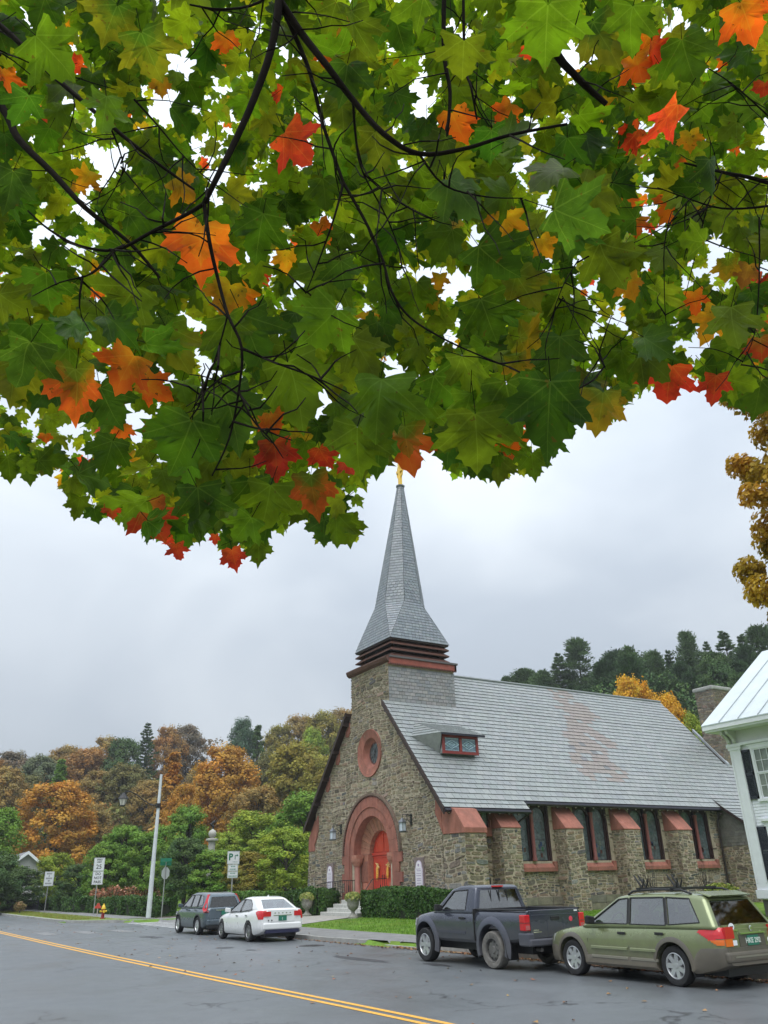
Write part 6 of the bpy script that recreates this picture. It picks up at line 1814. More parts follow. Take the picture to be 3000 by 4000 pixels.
def make_suv():
    t = thing('crossover', 'blue grey crossover with tall red tail lights in front of the white sedan', 'car', (13.85, 37.25, 0), math.pi / 2)
    C = Car()
    C.top = [(-.92, .98), (-.86, 1.05), (1.0, 1.04), (2.3, 1.02), (2.6, .98), (3.0, .93), (3.3, .84), (3.5, .70), (3.58, .56)]
    C.bot = [(-.92, .40), (-.7, .28), (-.4, .24), (2.9, .24), (3.58, .34)]
    C.hw = [(-.92, .74), (-.86, .83), (-.7, .88), (.4, .91), (2.4, .905), (2.9, .88), (3.25, .78), (3.5, .62), (3.58, .48)]
    P = mat('blue_grey_paint', (.085, .115, .14), .26, metal=.4, coat=.6, dirt=((.14, .14, .13), .25, .6, .4))
    b = body_loft(-.92, 3.58, C.top, C.bot, C.hw).build('body', P, t)
    wells(b, {0: .345, 2.62: .345}, .405)
    prof = [(2.6, .98), (1.62, 1.55), (1.1, 1.64), (.2, 1.645), (-.45, 1.58), (-.62, 1.53), (-.88, 1.0)]
    sw = [[(2.2, 1.08), (1.52, 1.50), (1.15, 1.53), (1.12, 1.08)], [(1.05, 1.08), (1.08, 1.535), (.35, 1.535), (.28, 1.09)], [(.20, 1.09), (.26, 1.53), (-.12, 1.49), (-.36, 1.25), (-.34, 1.16)]]
    cabin(C, prof, .875, .64, 1.0, 1.645, P, t, sw, 0, 5, M_GLS, M_GLD, .09, .18)
    seats(t, (1.3, .35), .9, 1.42); steering(t, 1.85, 1.1)
    mirror(t, 2.1, .88, 1.1, P); handle(t, 1.25, .89, .94, P); handle(t, .35, .89, .96, P)
    seam(C, t, [(2.2, 1.0), (2.22, .7), (2.16, .3)]); seam(C, t, [(1.1, 1.03), (1.1, .6), (1.05, .3)]); seam(C, t, [(.24, 1.03), (.2, .8), (.45, .5), (.5, .3)])
    for s in (1, -1):
        for m_, pts in ((M_RED, [(-.60, 1.57, .60), (-.72, 1.3, .71), (-.88, 1.05, .78), (-.90, .93, .80), (-.70, .93, .885), (-.58, 1.0, .885), (-.62, 1.25, .79), (-.50, 1.55, .66)]), (M_REDD, [(-.91, .95, .72), (-.91, .86, .72), (-.91, .86, .81), (-.74, .86, .89), (-.72, .93, .89), (-.91, .93, .81)])):
            n = len(pts); cx_ = (-.72, 0, 1.1)
            v = [(x - .02, s * (y + .018), z) for x, z, y in pts] + [(x + .06, s * (y - .05), z) for x, z, y in pts]
            MB().add(v, [tuple(range(n))] + [(k, (k + 1) % n, n + (k + 1) % n, n + k) for k in range(n)]).build('tail_light', m_, t)
    tg = MB().hexa([(-.945, -.70, .60), (-.945, .70, .60), (-.88, .7, .60), (-.88, -.7, .60), (-.915, -.66, 1.02), (-.915, .66, 1.02), (-.84, .66, 1.02), (-.84, -.66, 1.02)]); bevel(tg.build('tailgate', P, t), .02, 2)
    MB().box(-.955, -.93, -.40, .40, .93, .965).build('tailgate_garnish', M_CHROME, t)
    number_plate(t, -.95, .84, '', 0, .32, .16)
    bp = MB().box(-1.0, -.8, -.80, .80, .38, .60); bevel(bp.build('rear_bumper', P, t), .05, 3)
    lp = MB().box(-.97, -.8, -.76, .76, .28, .39); lp.build('lower_bumper', M_BLKPL, t)
    arc_flare(C, 0, .405, .06, .02, M_BLKPL, t, .345); arc_flare(C, 2.62, .405, .06, .02, M_BLKPL, t, .345)
    for x in (0, 2.62):
        for s in (1, -1): wheel(t, x, s * .79, .345, .22, M_ALLOY, M_TYRE, 'five', s)
    for s in (1, -1):
        hl = MB().hexa([(3.0, s * .80, .74), (3.4, s * .58, .72), (3.48, s * .52, .72), (3.1, s * .86, .74), (3.0, s * .80, .86), (3.3, s * .58, .84), (3.36, s * .52, .84), (3.02, s * .86, .88)]); hl.build('headlight', M_CLR, t)
    under(t, -.8, 3.2, .6, .2, .5)
    return t
wagon = make_wagon(); pickup = make_pickup(); sedan = make_sedan(); suv = make_suv()
far_car = copy_tree(suv); far_car.location = (10.55, 86.5, 0)
tag(far_car, 'dark vehicle cut off at the left edge by the far kerb', 'car')
# ------------------------------------------------------------------ trees
M_BARK = mat('tree_bark', (.06, .048, .038), .95, var=.3, vs=6, bump=.6, bs=14)
LEAFC = {'greybrown': (.25, .20, .13), 'greygreen': (.16, .20, .10), 'brown': (.37, .255, .075), 'rust': (.40, .22, .065), 'darkgreen': (.085, .15, .045), 'bluegreen': (.085, .155, .085),
         'olive': (.30, .26, .045), 'darkolive': (.19, .18, .055), 'yellowgreen': (.28, .37, .04), 'green': (.17, .30, .04), 'orange': (.53, .275, .04), 'yellow': (.70, .40, .025), 'pine': (.10, .165, .06), 'darkpine': (.068, .12, .05)}
def leaf_mat(cname):
    return mat('foliage_' + cname, LEAFC[cname], .7, attr=True, trans=.3, spec=.25)
def crown_decid(seed, R, H, n_cl, n_lf, size, z0=.14, crk=1.0, cone=False):
    r_ = random.Random(seed); mb = MB(); tr = MB()
    pts = []
    ph = r_.uniform(0, 9)
    for _ in range(n_cl):
        z = z0 + (1 - z0) * r_.random() ** .85
        t = (z - z0) / (1 - z0)
        if cone: rad = R * (1 - t) ** .75 * .95 + .1
        else: rad = R * math.sqrt(max(.02, 1 - abs(2 * t - .82) ** 2.2 * (.75 if t < .41 else .62)))
        a = r_.uniform(0, 6.283)
        rad *= 1 + .25 * noise.noise(Vector((math.cos(a) * 1.5 + ph, math.sin(a) * 1.5, z * 3)))
        q = rad * (r_.random() ** .38)
        pts.append((Vector((q * math.cos(a), q * math.sin(a), z * H)), rad))
    for P, rad in pts:
        cr_ = r_.uniform(.16, .30) * R * (1.1 if not cone else .8) * crk
        br = r_.uniform(.8, 1.18); hu = r_.uniform(-.12, .12)
        for _ in range(int(n_lf * r_.uniform(.6, 1.3))):
            d = Vector((r_.gauss(0, 1), r_.gauss(0, 1), r_.gauss(0, .75)))
            d = d.normalized() * cr_ * r_.random() ** .45
            nn = Vector((P.x, P.y, (P.z - H * .45) * .4)).normalized() * .6 + d.normalized() * .6 + Vector((r_.gauss(0, .5), r_.gauss(0, .5), r_.gauss(.3, .5)))
            k = br * r_.uniform(.8, 1.2)
            cards(mb, P + d, nn, size * r_.uniform(.6, 1.4), (k * (1 + hu), k, k * (1 - hu * .5)), r_, 1.15)
    tr.tube([(0, 0, -.6), (.02 * R, .02 * R, H * .3), (-.02 * R, .03 * R, H * .62), (0, 0, H * .92)], [.045 * R + .09, .035 * R + .07, .02 * R + .04, .02], 8)
    for P, rad in r_.sample(pts, min(len(pts), 26)):
        zb = max(H * .12, P.z - P.length * .32); b0 = Vector((0, 0, min(zb, H * .85)))
        mid = b0.lerp(P, .5) + Vector((0, 0, .06 * R))
        tr.tube([tuple(b0), tuple(mid), tuple(P)], [.012 * R + .03, .008 * R + .02, .008], 5, cap=False)
    return mb, tr
def crown_wpine(seed, R, H):
    """white pine: ragged plumes of needles on upswept boughs"""
    r_ = random.Random(seed); mb = MB(); tr = MB()
    tr.tube([(0, 0, -.6), (.1, 0, H * .4), (0, .05, H * .97)], [.3, .2, .03], 7)
    for k in range(230):
        t = .22 + .78 * r_.random() ** .8
        rad = R * (1 - t) ** .5 * (.55 + .6 * r_.random()) + .25
        a = r_.uniform(0, 6.283); q = rad * r_.random() ** .45
        C0 = Vector((q * math.cos(a), q * math.sin(a), t * H + .22 * q))
        if k % 4 == 0: tr.tube([(0, 0, t * H - .25 * q), tuple(C0 * .6 + Vector((0, 0, t * H * .4 - .1 * q))), tuple(C0)], [.06, .04, .01], 4, cap=False)
        cr_ = r_.uniform(.5, 1.15); br = r_.uniform(.6, 1.35)
        out = Vector((math.cos(a), math.sin(a), .55))
        for _ in range(80):
            d = Vector((r_.gauss(0, 1), r_.gauss(0, 1), r_.gauss(0, .5))); d = d.normalized() * cr_ * r_.random() ** .5
            ax = (out * .6 + d.normalized() + Vector((0, 0, .5))).normalized()
            nn = ax.cross(Vector((r_.gauss(0, 1), r_.gauss(0, 1), r_.gauss(0, 1))))
            if nn.length < 1e-3: continue
            b_ = nn.normalized() * .07; a_ = ax * r_.uniform(.3, .6); P = C0 + d; k2 = br * r_.uniform(.7, 1.3)
            mb.add([tuple(P - a_ * .5), tuple(P + b_), tuple(P + a_ * .5), tuple(P - b_)], [(0, 1, 2, 3)], (k2, k2, k2))
    return mb, tr
def crown_pine(seed, R, H, size):
    r_ = random.Random(seed); mb = MB(); tr = MB()
    tr.tube([(0, 0, -.6), (.1, 0, H * .4), (0, .05, H * .98)], [.28, .18, .02], 7)
    z = H * .16
    while z < H * .985:
        t = z / H
        rad = R * ((1 - t) ** .7) * r_.uniform(.7, 1.15) + .10
        nb = max(4, int(8 - 3 * t))
        a0 = r_.uniform(0, 6.28)
        for k in range(nb):
            if r_.random() < .12: continue
            a = a0 + k * 6.283 / nb + r_.uniform(-.3, .3); L_ = rad * r_.uniform(.65, 1.15)
            up = r_.uniform(.05, .3)
            e = Vector((math.cos(a), math.sin(a), 0))
            tr.tube([(0, 0, z), tuple(e * L_ * .6 + Vector((0, 0, z + up * L_ * .3))), tuple(e * L_ + Vector((0, 0, z + up * L_ * .2)))], [.05, .03, .008], 4, cap=False)
            br = r_.uniform(.65, 1.3); sd = Vector((-e.y, e.x, 0))
            for _ in range(int(150 * L_ / R) + 40):
                s_ = r_.random() ** .6
                spread = (.10 + .26 * s_ * (1.15 - s_)) * L_ * 1.6
                o_ = r_.gauss(0, .5) * spread
                P = e * L_ * (.12 + .9 * s_) + sd * o_ + Vector((0, 0, z + up * L_ * (.3 * s_) + r_.gauss(0, .10) + .12 * L_ * s_ * s_))
                k2 = br * r_.uniform(.7, 1.3)
                ax = (e * .8 + sd * (o_ / max(.05, spread)) + Vector((0, 0, r_.uniform(-.1, .7)))).normalized()
                nn = ax.cross(Vector((r_.gauss(0, 1), r_.gauss(0, 1), r_.gauss(0, 1))))
                if nn.length < 1e-3: continue
                b_ = nn.normalized() * size * .10; a_ = ax * size * r_.uniform(.5, .95)
                mb.add([tuple(P - a_ * .5), tuple(P + b_), tuple(P + a_ * .5), tuple(P - b_)], [(0, 1, 2, 3)], (k2, k2, k2))
        z += H * .024 * r_.uniform(.8, 1.3)
    return mb, tr
PROTO = {}
def proto(key, mk, base):
    mb, tr = mk
    c = mb.build('crown', leaf_mat('green')); t = tr.build('trunk', M_BARK, smooth=60)
    cm, tm = c.data, t.data
    bpy.data.objects.remove(c); bpy.data.objects.remove(t)
    PROTO[key] = (cm, tm, base)
for i in range(4): proto(('d', i), crown_decid(300 + i, 4.0, 16.0, 210, 120, .23, .14, .85), (4.0, 16.0))
for i in range(3): proto(('s', i), crown_decid(320 + i, 2.0, 7.0, 150, 110, .125, .16, .85), (2.0, 7.0))
for i in range(2): proto(('k', i), crown_decid(340 + i, 2.5, 19.0, 150, 90, .27, .08, cone=True), (2.5, 19.0))
for i in range(1): proto(('b', i), crown_decid(350 + i, 4.2, 18.0, 60, 12, .4), (4.2, 18.0))
for i in range(1): proto(('c', i), crown_pine(355 + i, 4.4, 22.0, .62), (4.4, 22.0))
for i in range(4): proto(('p', i), crown_pine(360 + i, 4.2, 23.0, .62), (4.2, 23.0))
for i in range(4): proto(('w', i), crown_wpine(380 + i, 4.2, 23.0), (4.2, 23.0))
def plant(X, Y, h, r, kind, colour, label, group, seed, zb=None, name='tree'):
    r_ = random.Random(seed)
    if kind == 'd' and h < 10.5: kind = 's'
    if kind == 'p' and r_.random() < .68: kind = 'w'
    keys = [k for k in PROTO if k[0] == kind]
    cm, tm, (bR, bH) = PROTO[r_.choice(keys)]
    z = ter(X, Y) - .1 if zb is None else zb
    t = thing(name, label, 'tree', (X, Y, z), r_.uniform(0, 6.28), group)
    sx = r / bR * (1.55 if kind in 'pw' else 1.12); sz = h / bH
    c = bpy.data.objects.new('crown', cm); u = bpy.data.objects.new('trunk', tm)
    for o in (c, u): COLL.objects.link(o); o.parent = t
    c['kind'] = 'stuff'
    if kind in 'pw': sx *= r_.uniform(.8, 1.4); sz *= r_.uniform(.90, 1.05)
    t.scale = (sx, sx, sz)
    c.material_slots[0].link = 'OBJECT'; c.material_slots[0].material = leaf_mat(colour)
    return t
LB = {}
TREES = [
(22.4,183.6,16.0,4.6,'d','greybrown','L'),(26.8,176.0,15.7,4.4,'d','greygreen','L'),(33.7,187.0,17.2,4.8,'d','brown','L'),(35.5,176.5,17.3,4.8,'d','rust','L'),
(42.5,190.3,19.2,4.6,'d','brown','L'),(42.0,173.0,19.7,4.0,'d','darkgreen','tall dark green broadleaf tree on the skyline left of the light pole'),(49.4,183.5,23.6,4.4,'c','darkgreen','tallest ragged dark evergreen on the left skyline behind the light pole'),(55.3,188.0,21.8,4.0,'d','rust','rust brown skyline tree just right of the tallest dark evergreen'),
(60.9,190.5,22.2,4.7,'d','greybrown','thin grey brown skyline tree between the rust tree and the blue green tree'),(66.1,186.7,19.3,4.6,'b','greybrown','nearly leafless skyline tree left of the blue green tree'),(63.8,163.0,24.0,3.0,'d','bluegreen','round blue green tree standing above the ridge line'),(65.8,158.9,23.5,2.5,'k','darkgreen','dark narrow evergreen right beside the blue green tree'),
(76.6,171.7,22.2,4.4,'d','olive','L'),(82.5,173.4,24.5,4.8,'d','brown','L'),(84.6,165.6,25.4,4.9,'d','olive','L'),(90.8,166.9,26.2,4.9,'d','brown','L'),(70.9,143.4,22.3,2.9,'d','yellowgreen','yellow green tree on the ridge close to the church gable'),
(27.5,157.6,16.4,2.5,'k','green','narrow bright green conical tree above the large orange maple'),(37.6,150.4,15.8,4.4,'d','darkolive','L'),(33.6,154.4,14.5,4.1,'d','brown','L'),(22.0,156.5,13.4,4.0,'d','darkolive','L'),(40.0,144.6,13.5,3.8,'d','brown','L'),(50.3,146.6,15.2,3.6,'d','brown','L'),(60.0,137.5,18.3,4.1,'d','darkolive','L'),
(21.1,120.2,14.5,4.6,'d','orange','large rounded orange maple left of the light pole'),(26.8,125.2,11.5,3.2,'d','brown','brown tree at the right flank of the large orange maple'),(37.8,124.4,19.4,3.0,'k','orange','tall pointed orange maple right behind the top of the light pole'),(43.9,118.1,19.7,4.8,'d','orange','broad orange gold maple midway between light pole and church'),(36.1,112.3,14.0,2.4,'d','orange','smaller orange tree below the pointed orange maple'),
(50.2,106.8,19.5,4.7,'d','olive','large olive gold tree next to the church gable'),(51.0,99.7,16.9,3.2,'d','olive','olive tree partly hidden by the left edge of the church'),(44.4,106.1,13.7,3.6,'d','brown','brown tree below the broad orange gold maple'),(18.0,148.9,15.4,3.6,'d','brown','L'),(16.9,169.2,15.5,4.2,'d','rust','L'),
(11.4,94.3,9.5,2.5,'d','green','bright green tree at the far left edge'),(34.2,81.1,8.5,3.4,'d','yellowgreen','broad yellow green tree behind the parking sign'),(35.0,71.9,9.4,2.9,'d','green','tall green tree touching the left edge of the church'),(30.0,65.4,5.8,2.2,'d','yellowgreen','low yellow green tree just left of the church wall'),
(27.6,83.6,8.9,2.2,'d','green','green park tree right of the light pole, above the dark small tree'),(21.4,83.3,7.0,2.2,'d','green','green park tree just left of the light pole'),(19.4,81.7,5.5,1.9,'d','green','green park tree right of the two-panel speed sign'),(22.7,80.9,6.3,1.9,'d','green','green park tree directly behind the light pole shaft'),(26.6,88.1,7.4,1.9,'d','green','green park tree standing behind the stop sign'),(18.1,86.1,4.0,1.8,'d','darkgreen','low dark tree between the two white road signs'),
(23.8,72.2,5.4,1.9,'d','darkgreen','dark green small tree with bare trunk right of the stop sign'),(13.4,91.0,4.0,2.0,'d','darkgreen','dark green tree standing in front of the grey gable'),(17.1,94.5,5.3,1.9,'d','yellowgreen','small yellow green tree below the grey gable'),(28.1,68.5,4.2,1.9,'d','olive','low olive tree right of the parking sign'),(11.0,87.3,5.4,1.9,'d','darkgreen','dark green tree behind the vehicle at the left edge'),(25.6,70.6,4.4,1.9,'d','green','small green tree in front of the white finial column'),(29.7,78.6,6.2,1.8,'d','yellowgreen','small yellow green tree right of the white finial column'),(12.9,97.5,3.6,1.5,'d','green','small green tree behind the black iron fence'),
(38.5,90.0,9.0,3.0,'d','green','green tree behind the broad yellow green tree near the church'),
(96.9,114.5,24.1,2.9,'p','pine','R'),(99.3,112.4,24.2,2.9,'p','pine','R'),(98.9,107.4,23.7,2.8,'p','pine','R'),(102.8,106.5,24.2,3.0,'p','pine','R'),(106.7,105.4,25.0,3.0,'p','pine','R'),(106.1,100.3,23.9,2.9,'p','pine','R'),(111.3,100.6,24.0,3.0,'p','darkpine','R'),(111.7,97.1,21.8,2.8,'p','darkpine','R'),(107.4,89.8,22.0,2.8,'d','darkgreen','dark green broadleaf tree among the pines behind the church roof'),
(114.2,91.0,23.6,3.0,'p','pine','R'),(119.4,90.8,24.6,3.0,'p','pine','R'),(122.8,89.5,24.4,3.0,'p','pine','R'),(123.1,85.8,24.7,3.0,'p','pine','R'),(121.3,81.2,23.1,2.9,'p','pine','R'),(121.2,77.7,23.2,2.9,'p','pine','R'),(123.0,74.9,21.8,2.8,'p','pine','R'),
(101.3,73.2,19.8,3.2,'d','darkgreen','dark green tree behind the stone chimney'),(100.9,78.7,19.5,3.0,'p','darkpine','R'),(100.7,68.8,17.5,3.0,'p','pine','R'),(69.0,60.8,19.1,2.6,'d','yellow','golden yellow maple showing above the church ridge'),(72.7,59.6,16.9,2.4,'d','yellow','golden yellow maple beside the sloping end of the church roof'),(74.0,58.0,14.6,1.9,'d','yellowgreen','yellow green tree left of the stone chimney'),(97.2,127.1,26.6,2.2,'p','darkpine','dark pine tip just right of the church tower'),(89.9,91.1,19.9,2.9,'p','darkpine','R'),(91.9,86.2,20.0,2.9,'p','pine','R'),(95.6,78.9,18.6,2.9,'p','darkpine','R'),(85.3,98.1,21.2,2.8,'p','pine','R'),
]
for i, (X, Y, h, r, kd, co, lab) in enumerate(TREES):
    if lab == 'L': lab = co.replace('greybrown', 'grey brown').replace('greygreen', 'grey green').replace('darkolive', 'dark olive') + ' tree in the mixed autumn woods on the left hillside'; grp = 'autumn woods on the left hillside'
    elif lab == 'R': lab = ('very dark' if co == 'darkpine' else 'green') + ' pine in the evergreen stand behind the church roof'; grp = 'pines behind the church'
    elif lab == 'G': lab = 'young green park tree in the row behind the far hedge'; grp = 'young park trees'
    else: grp = None
    plant(X, Y, h, r, kd, co, lab, grp, 500 + i, name='pine_tree' if kd in 'pc' else 'tree')
rp_ = random.Random(91)
for i in range(22):
    d = rp_.uniform(112, 150); az = math.radians(rp_.uniform(6.5, 26))
    X = d * (math.sin(az) * _right.x + math.cos(az) * _flat.x); Y = d * (math.sin(az) * _right.y + math.cos(az) * _flat.y)
    co = rp_.choice(['pine', 'darkpine'])
    plant(X, Y, rp_.uniform(18, 23), rp_.uniform(2.4, 3.2), 'p', co, ('very dark' if co == 'darkpine' else 'green') + ' pine in the evergreen stand behind the church roof', 'pines behind the church', 800 + i, name='pine_tree')
# the wooded slope behind them, one mass
r_ = random.Random(71); mb = MB()
WC = [LEAFC[k] for k in ('brown', 'darkolive', 'olive', 'rust', 'greybrown', 'darkgreen')]; WP = [LEAFC[k] for k in ('pine', 'darkpine', 'darkgreen')]
for _ in range(330):
    d = r_.uniform(128, 235); az = math.radians(r_.uniform(-31, 31))
    if az > math.radians(3): d = r_.uniform(100, 190)
    X = d * (math.sin(az) * _right.x + math.cos(az) * _flat.x); Y = d * (math.sin(az) * _right.y + math.cos(az) * _flat.y)
    z = ter(X, Y); H = r_.uniform(7, 11); R = r_.uniform(2.6, 4.2)
    if az > math.radians(4): H = r_.uniform(13, 20)
    elif az < math.radians(-12): d = min(d, 175)
    c = r_.choice(WP if az > math.radians(2) else WC)
    n = 420 if az < math.radians(2) else 900
    ls = 1.0 if az < math.radians(2) else .5
    for _ in range(n):
        t = r_.random(); e = Vector((r_.gauss(0, 1), r_.gauss(0, 1), 0)).normalized() * R * math.sqrt(max(.03, 1 - (2 * t - .8) ** 2 * .6)) * r_.uniform(.55, 1.05)
        cards(mb, Vector((X + e.x, Y + e.y, z + H * (.05 + .95 * t))), e + Vector((r_.gauss(0, 1), r_.gauss(0, 1), r_.gauss(.5, 1.5))), r_.uniform(.4, .75) * ls, jit(c, .35, r_), r_)
wm = mb.build('hillside_woods', mat('woodland_leaf', (1, 1, 1), .8, attr=True, trans=.2, spec=.2)); wm['kind'] = 'stuff'
tag(wm, 'dense autumn woodland covering the hill slope behind the trees', 'woodland')
fl = MB(); r_ = random.Random(5)
# tall yellow maple leaning in at the right edge
mb, tr = crown_decid(901, 4.2, 20.0, 430, 540, .135, .25, .50)
t = thing('maple_tree', 'tall golden yellow maple reaching in at the right edge of the picture', 'tree', (24.15, 10.0, ter(24.15, 10.0) - .1))
mb.build('crown', mat('gold_maple_leaf', (.60, .36, .03), .6, attr=True, trans=.42, spec=.3, tint=((.17, .21, .03), .35, .75)), t, kind='stuff'); tr.build('trunk', M_BARK, t, smooth=60)
# ------------------------------------------------------------------ the maple whose boughs hang over the view
# surveyed as sight lines from the standpoint (bearing, height) plus a measured depth in metres
_R = .58
def sight(px, py, depth):
    return CAM + (C_RIGHT * ((px / .553 - 1500) / 3100) + C_DOWN * ((py / .553 - 2000) / 3100) + _fwd) * depth
canopy = thing('sugar_maple', 'overhanging maple with green and orange red leaves filling the top half', 'tree', (-2.9, -1.6, .1))
CNO = (-2.9, -1.6, .1)
M_TWIG = mat('dark_twig', (.013, .010, .008), .95, var=.3, vs=30, spec=.1)
trk = MB().tube([(-2.9, -1.6, -.1), (-2.88, -1.58, .4), (-2.8, -1.5, 2.2), (-2.7, -1.3, 4.2), (-2.6, -1.2, 6.5), (-2.5, -1.2, 9)], [.42, .32, .27, .24, .17, .08], 14)
trk.build('trunk', M_BARK, canopy, CNO, smooth=60)
BR_ = [
 ([(610, -420, 2.6), (606, -150, 2.35), (603, 0, 2.2), (585, 110, 2.15), (548, 215, 2.1), (508, 305, 2.05), (468, 385, 2.0), (441, 440, 2.0)], .024, .011),
 ([(441, 440, 2.0), (405, 462, 2.0), (330, 500, 1.95), (250, 540, 1.95), (170, 530, 1.95), (105, 495, 1.95), (60, 455, 1.95)], .010, .0035),
 ([(250, 540, 1.95), (200, 590, 1.9), (130, 610, 1.9), (70, 640, 1.85)], .005, .002),
 ([(441, 440, 2.0), (452, 520, 1.95), (470, 600, 1.95), (492, 680, 1.9), (522, 752, 1.85), (515, 850, 1.85), (494, 950, 1.85), (458, 1028, 1.85)], .0095, .003),
 ([(522, 752, 1.85), (590, 782, 1.85), (680, 815, 1.8), (756, 850, 1.8)], .006, .0025),
 ([(515, 845, 1.85), (545, 905, 1.8), (585, 950, 1.8), (612, 990, 1.8)], .005, .002),
 ([(492, 680, 1.9), (470, 760, 1.9), (440, 840, 1.9), (412, 890, 1.95)], .004, .0018),
 ([(603, 0, 2.2), (650, 70, 2.2), (705, 140, 2.15), (762, 215, 2.15), (830, 290, 2.1), (905, 332, 2.1), (1000, 322, 2.1), (1100, 292, 2.1), (1225, 268, 2.1)], .020, .006),
 ([(612, 20, 2.2), (645, 95, 2.3), (672, 165, 2.3), (698, 270, 2.3), (742, 395, 2.25)], .013, .008),
 ([(742, 395, 2.25), (722, 470, 2.2), (690, 560, 2.2), (660, 635, 2.2)], .007, .002),
 ([(742, 395, 2.25), (790, 480, 2.2), (826, 560, 2.15), (846, 630, 2.1), (885, 685, 2.1), (955, 730, 2.05), (1030, 765, 2.05), (1105, 795, 2.0)], .008, .003),
 ([(762, 215, 2.15), (770, 310, 2.2), (785, 375, 2.2), (840, 480, 2.3), (880, 590, 2.3)], .007, .0025),
 ([(905, 332, 2.1), (960, 400, 2.1), (1050, 425, 2.1), (1130, 428, 2.1)], .006, .0025),
 ([(785, 375, 2.2), (850, 430, 2.2), (930, 470, 2.15)], .004, .002),
 ([(-160, -60, 2.8), (0, 55, 2.7), (100, 150, 2.6), (235, 268, 2.5), (330, 345, 2.5), (420, 410, 2.5)], .020, .006),
 ([(-140, 60, 3.2), (0, 225, 3.1), (40, 300, 3.0), (115, 375, 2.9), (185, 450, 2.8), (280, 525, 2.8), (345, 600, 2.8)], .032, .008),
 ([(235, 268, 2.5), (260, 330, 2.5), (262, 380, 2.5), (210, 470, 2.5)], .006, .002),
 ([(290, 215, 2.7), (340, 270, 2.7), (390, 330, 2.7), (440, 380, 2.7)], .007, .003),
 ([(965, -200, 3.0), (958, 90, 2.9), (972, 200, 2.85), (965, 300, 2.8), (958, 410, 2.8)], .017, .007),
 ([(1000, -150, 3.2), (1003, 120, 3.1), (1018, 190, 3.0), (1030, 258, 3.0)], .012, .006),
 ([(1120, -120, 2.6), (1190, 90, 2.4), (1245, 165, 2.4), (1310, 225, 2.4)], .028, .014),
 ([(1850, 470, 3.2), (1659, 395, 3.0), (1560, 372, 3.0), (1478, 352, 3.0)], .018, .006),
 ([(1800, 420, 3.1), (1659, 445, 3.0), (1560, 450, 3.0), (1490, 430, 3.0), (1420, 405, 3.0)], .010, .003),
 ([(1560, 372, 3.0), (1530, 440, 2.9), (1500, 560, 2.9), (1480, 640, 2.9)], .006, .002),
 ([(1490, 430, 3.0), (1440, 500, 2.9), (1435, 620, 2.9), (1440, 720, 2.9)], .005, .002),
 ([(1659, 250, 3.0), (1580, 180, 3.0), (1500, 130, 3.1)], .006, .003),
 ([(1250, 560, 2.6), (1215, 620, 2.5), (1190, 690, 2.5)], .004, .002),
 ([(1215, 640, 2.5), (1260, 720, 2.4), (1290, 760, 2.4), (1310, 800, 2.4)], .0035, .0015),
 ([(1640, 470, 3.0), (1640, 600, 2.9), (1630, 720, 2.9), (1600, 790, 2.9)], .006, .002),
 ([(0, 120, 2.3), (-60, 60, 2.3), (-120, 40, 2.4)], .01, .02),
 ([(410, 10, 2.5), (480, 20, 2.5), (560, 5, 2.6), (640, -60, 2.6)], .005, .009),
]
BR_ = [([(a, b, c * .74) for a, b, c in pts], r0 * .74, r1 * .74) for pts, r0, r1 in BR_]
for pts, r0, r1 in BR_:
    P = [sight(*p) for p in pts]
    # round the polyline a little
    Q = []
    for i in range(len(P) - 1):
        for k in range(4):
            t = k / 4
            a, b, c, d = P[max(i - 1, 0)], P[i], P[i + 1], P[min(i + 2, len(P) - 1)]
            Q.append(.5 * ((2 * b) + (c - a) * t + (2 * a - 5 * b + 4 * c - d) * t * t + (3 * b - a - 3 * c + d) * t ** 3))
    Q.append(P[-1])
    n = len(Q)
    MB().tube([tuple(q) for q in Q], [(r0 + (r1 - r0) * i / (n - 1)) * _R for i in range(n)], 7).build('branch', M_TWIG, canopy, CNO, smooth=60)
# limbs tie the boughs to the trunk, above and behind the viewer
for tgt, z0, r in ((sight(610, -420, 1.92), 3.4, .03), (sight(-160, -60, 2.07), 3.0, .03), (sight(-140, 60, 2.37), 3.1, .04), (sight(965, -200, 2.22), 4.2, .03), (sight(1120, -120, 1.92), 3.8, .035), (sight(1850, 470, 2.37), 4.6, .03)):
    a = Vector((-2.72, -1.35, z0)); m_ = a.lerp(tgt, .5) + Vector((0, 0, .6))
    MB().tube([tuple(a), tuple(a.lerp(m_, .5) + Vector((0, 0, .2))), tuple(m_), tuple(m_.lerp(tgt, .6) + Vector((0, 0, .1))), tuple(tgt)], [.10, .08, .055, .032, r * .45], 9).build('limb', M_BARK, canopy, CNO, smooth=60)
# fine twigs
tw = MB(); rt = random.Random(13)
for pts, r0, r1 in BR_:
    for _ in range(8):
        i = rt.randrange(len(pts) - 1); k = rt.random()
        p = [pts[i][j] * (1 - k) + pts[i + 1][j] * k for j in range(3)]
        q = list(p); L_ = [sight(*p)]
        a = rt.uniform(0, 6.28)
        for s_ in range(4):
            a += rt.uniform(-.3, .3)
            q = [q[0] + math.cos(a) * rt.uniform(20, 45), q[1] + math.sin(a) * rt.uniform(15, 40) + 6, q[2] + rt.uniform(-.08, .08)]
            L_.append(sight(*q))
        tw.tube([tuple(x) for x in L_], [.0022, .0019, .0015, .0012, .0009], 4, cap=False)
tw.build('twigs', M_TWIG, canopy, CNO, kind='stuff')

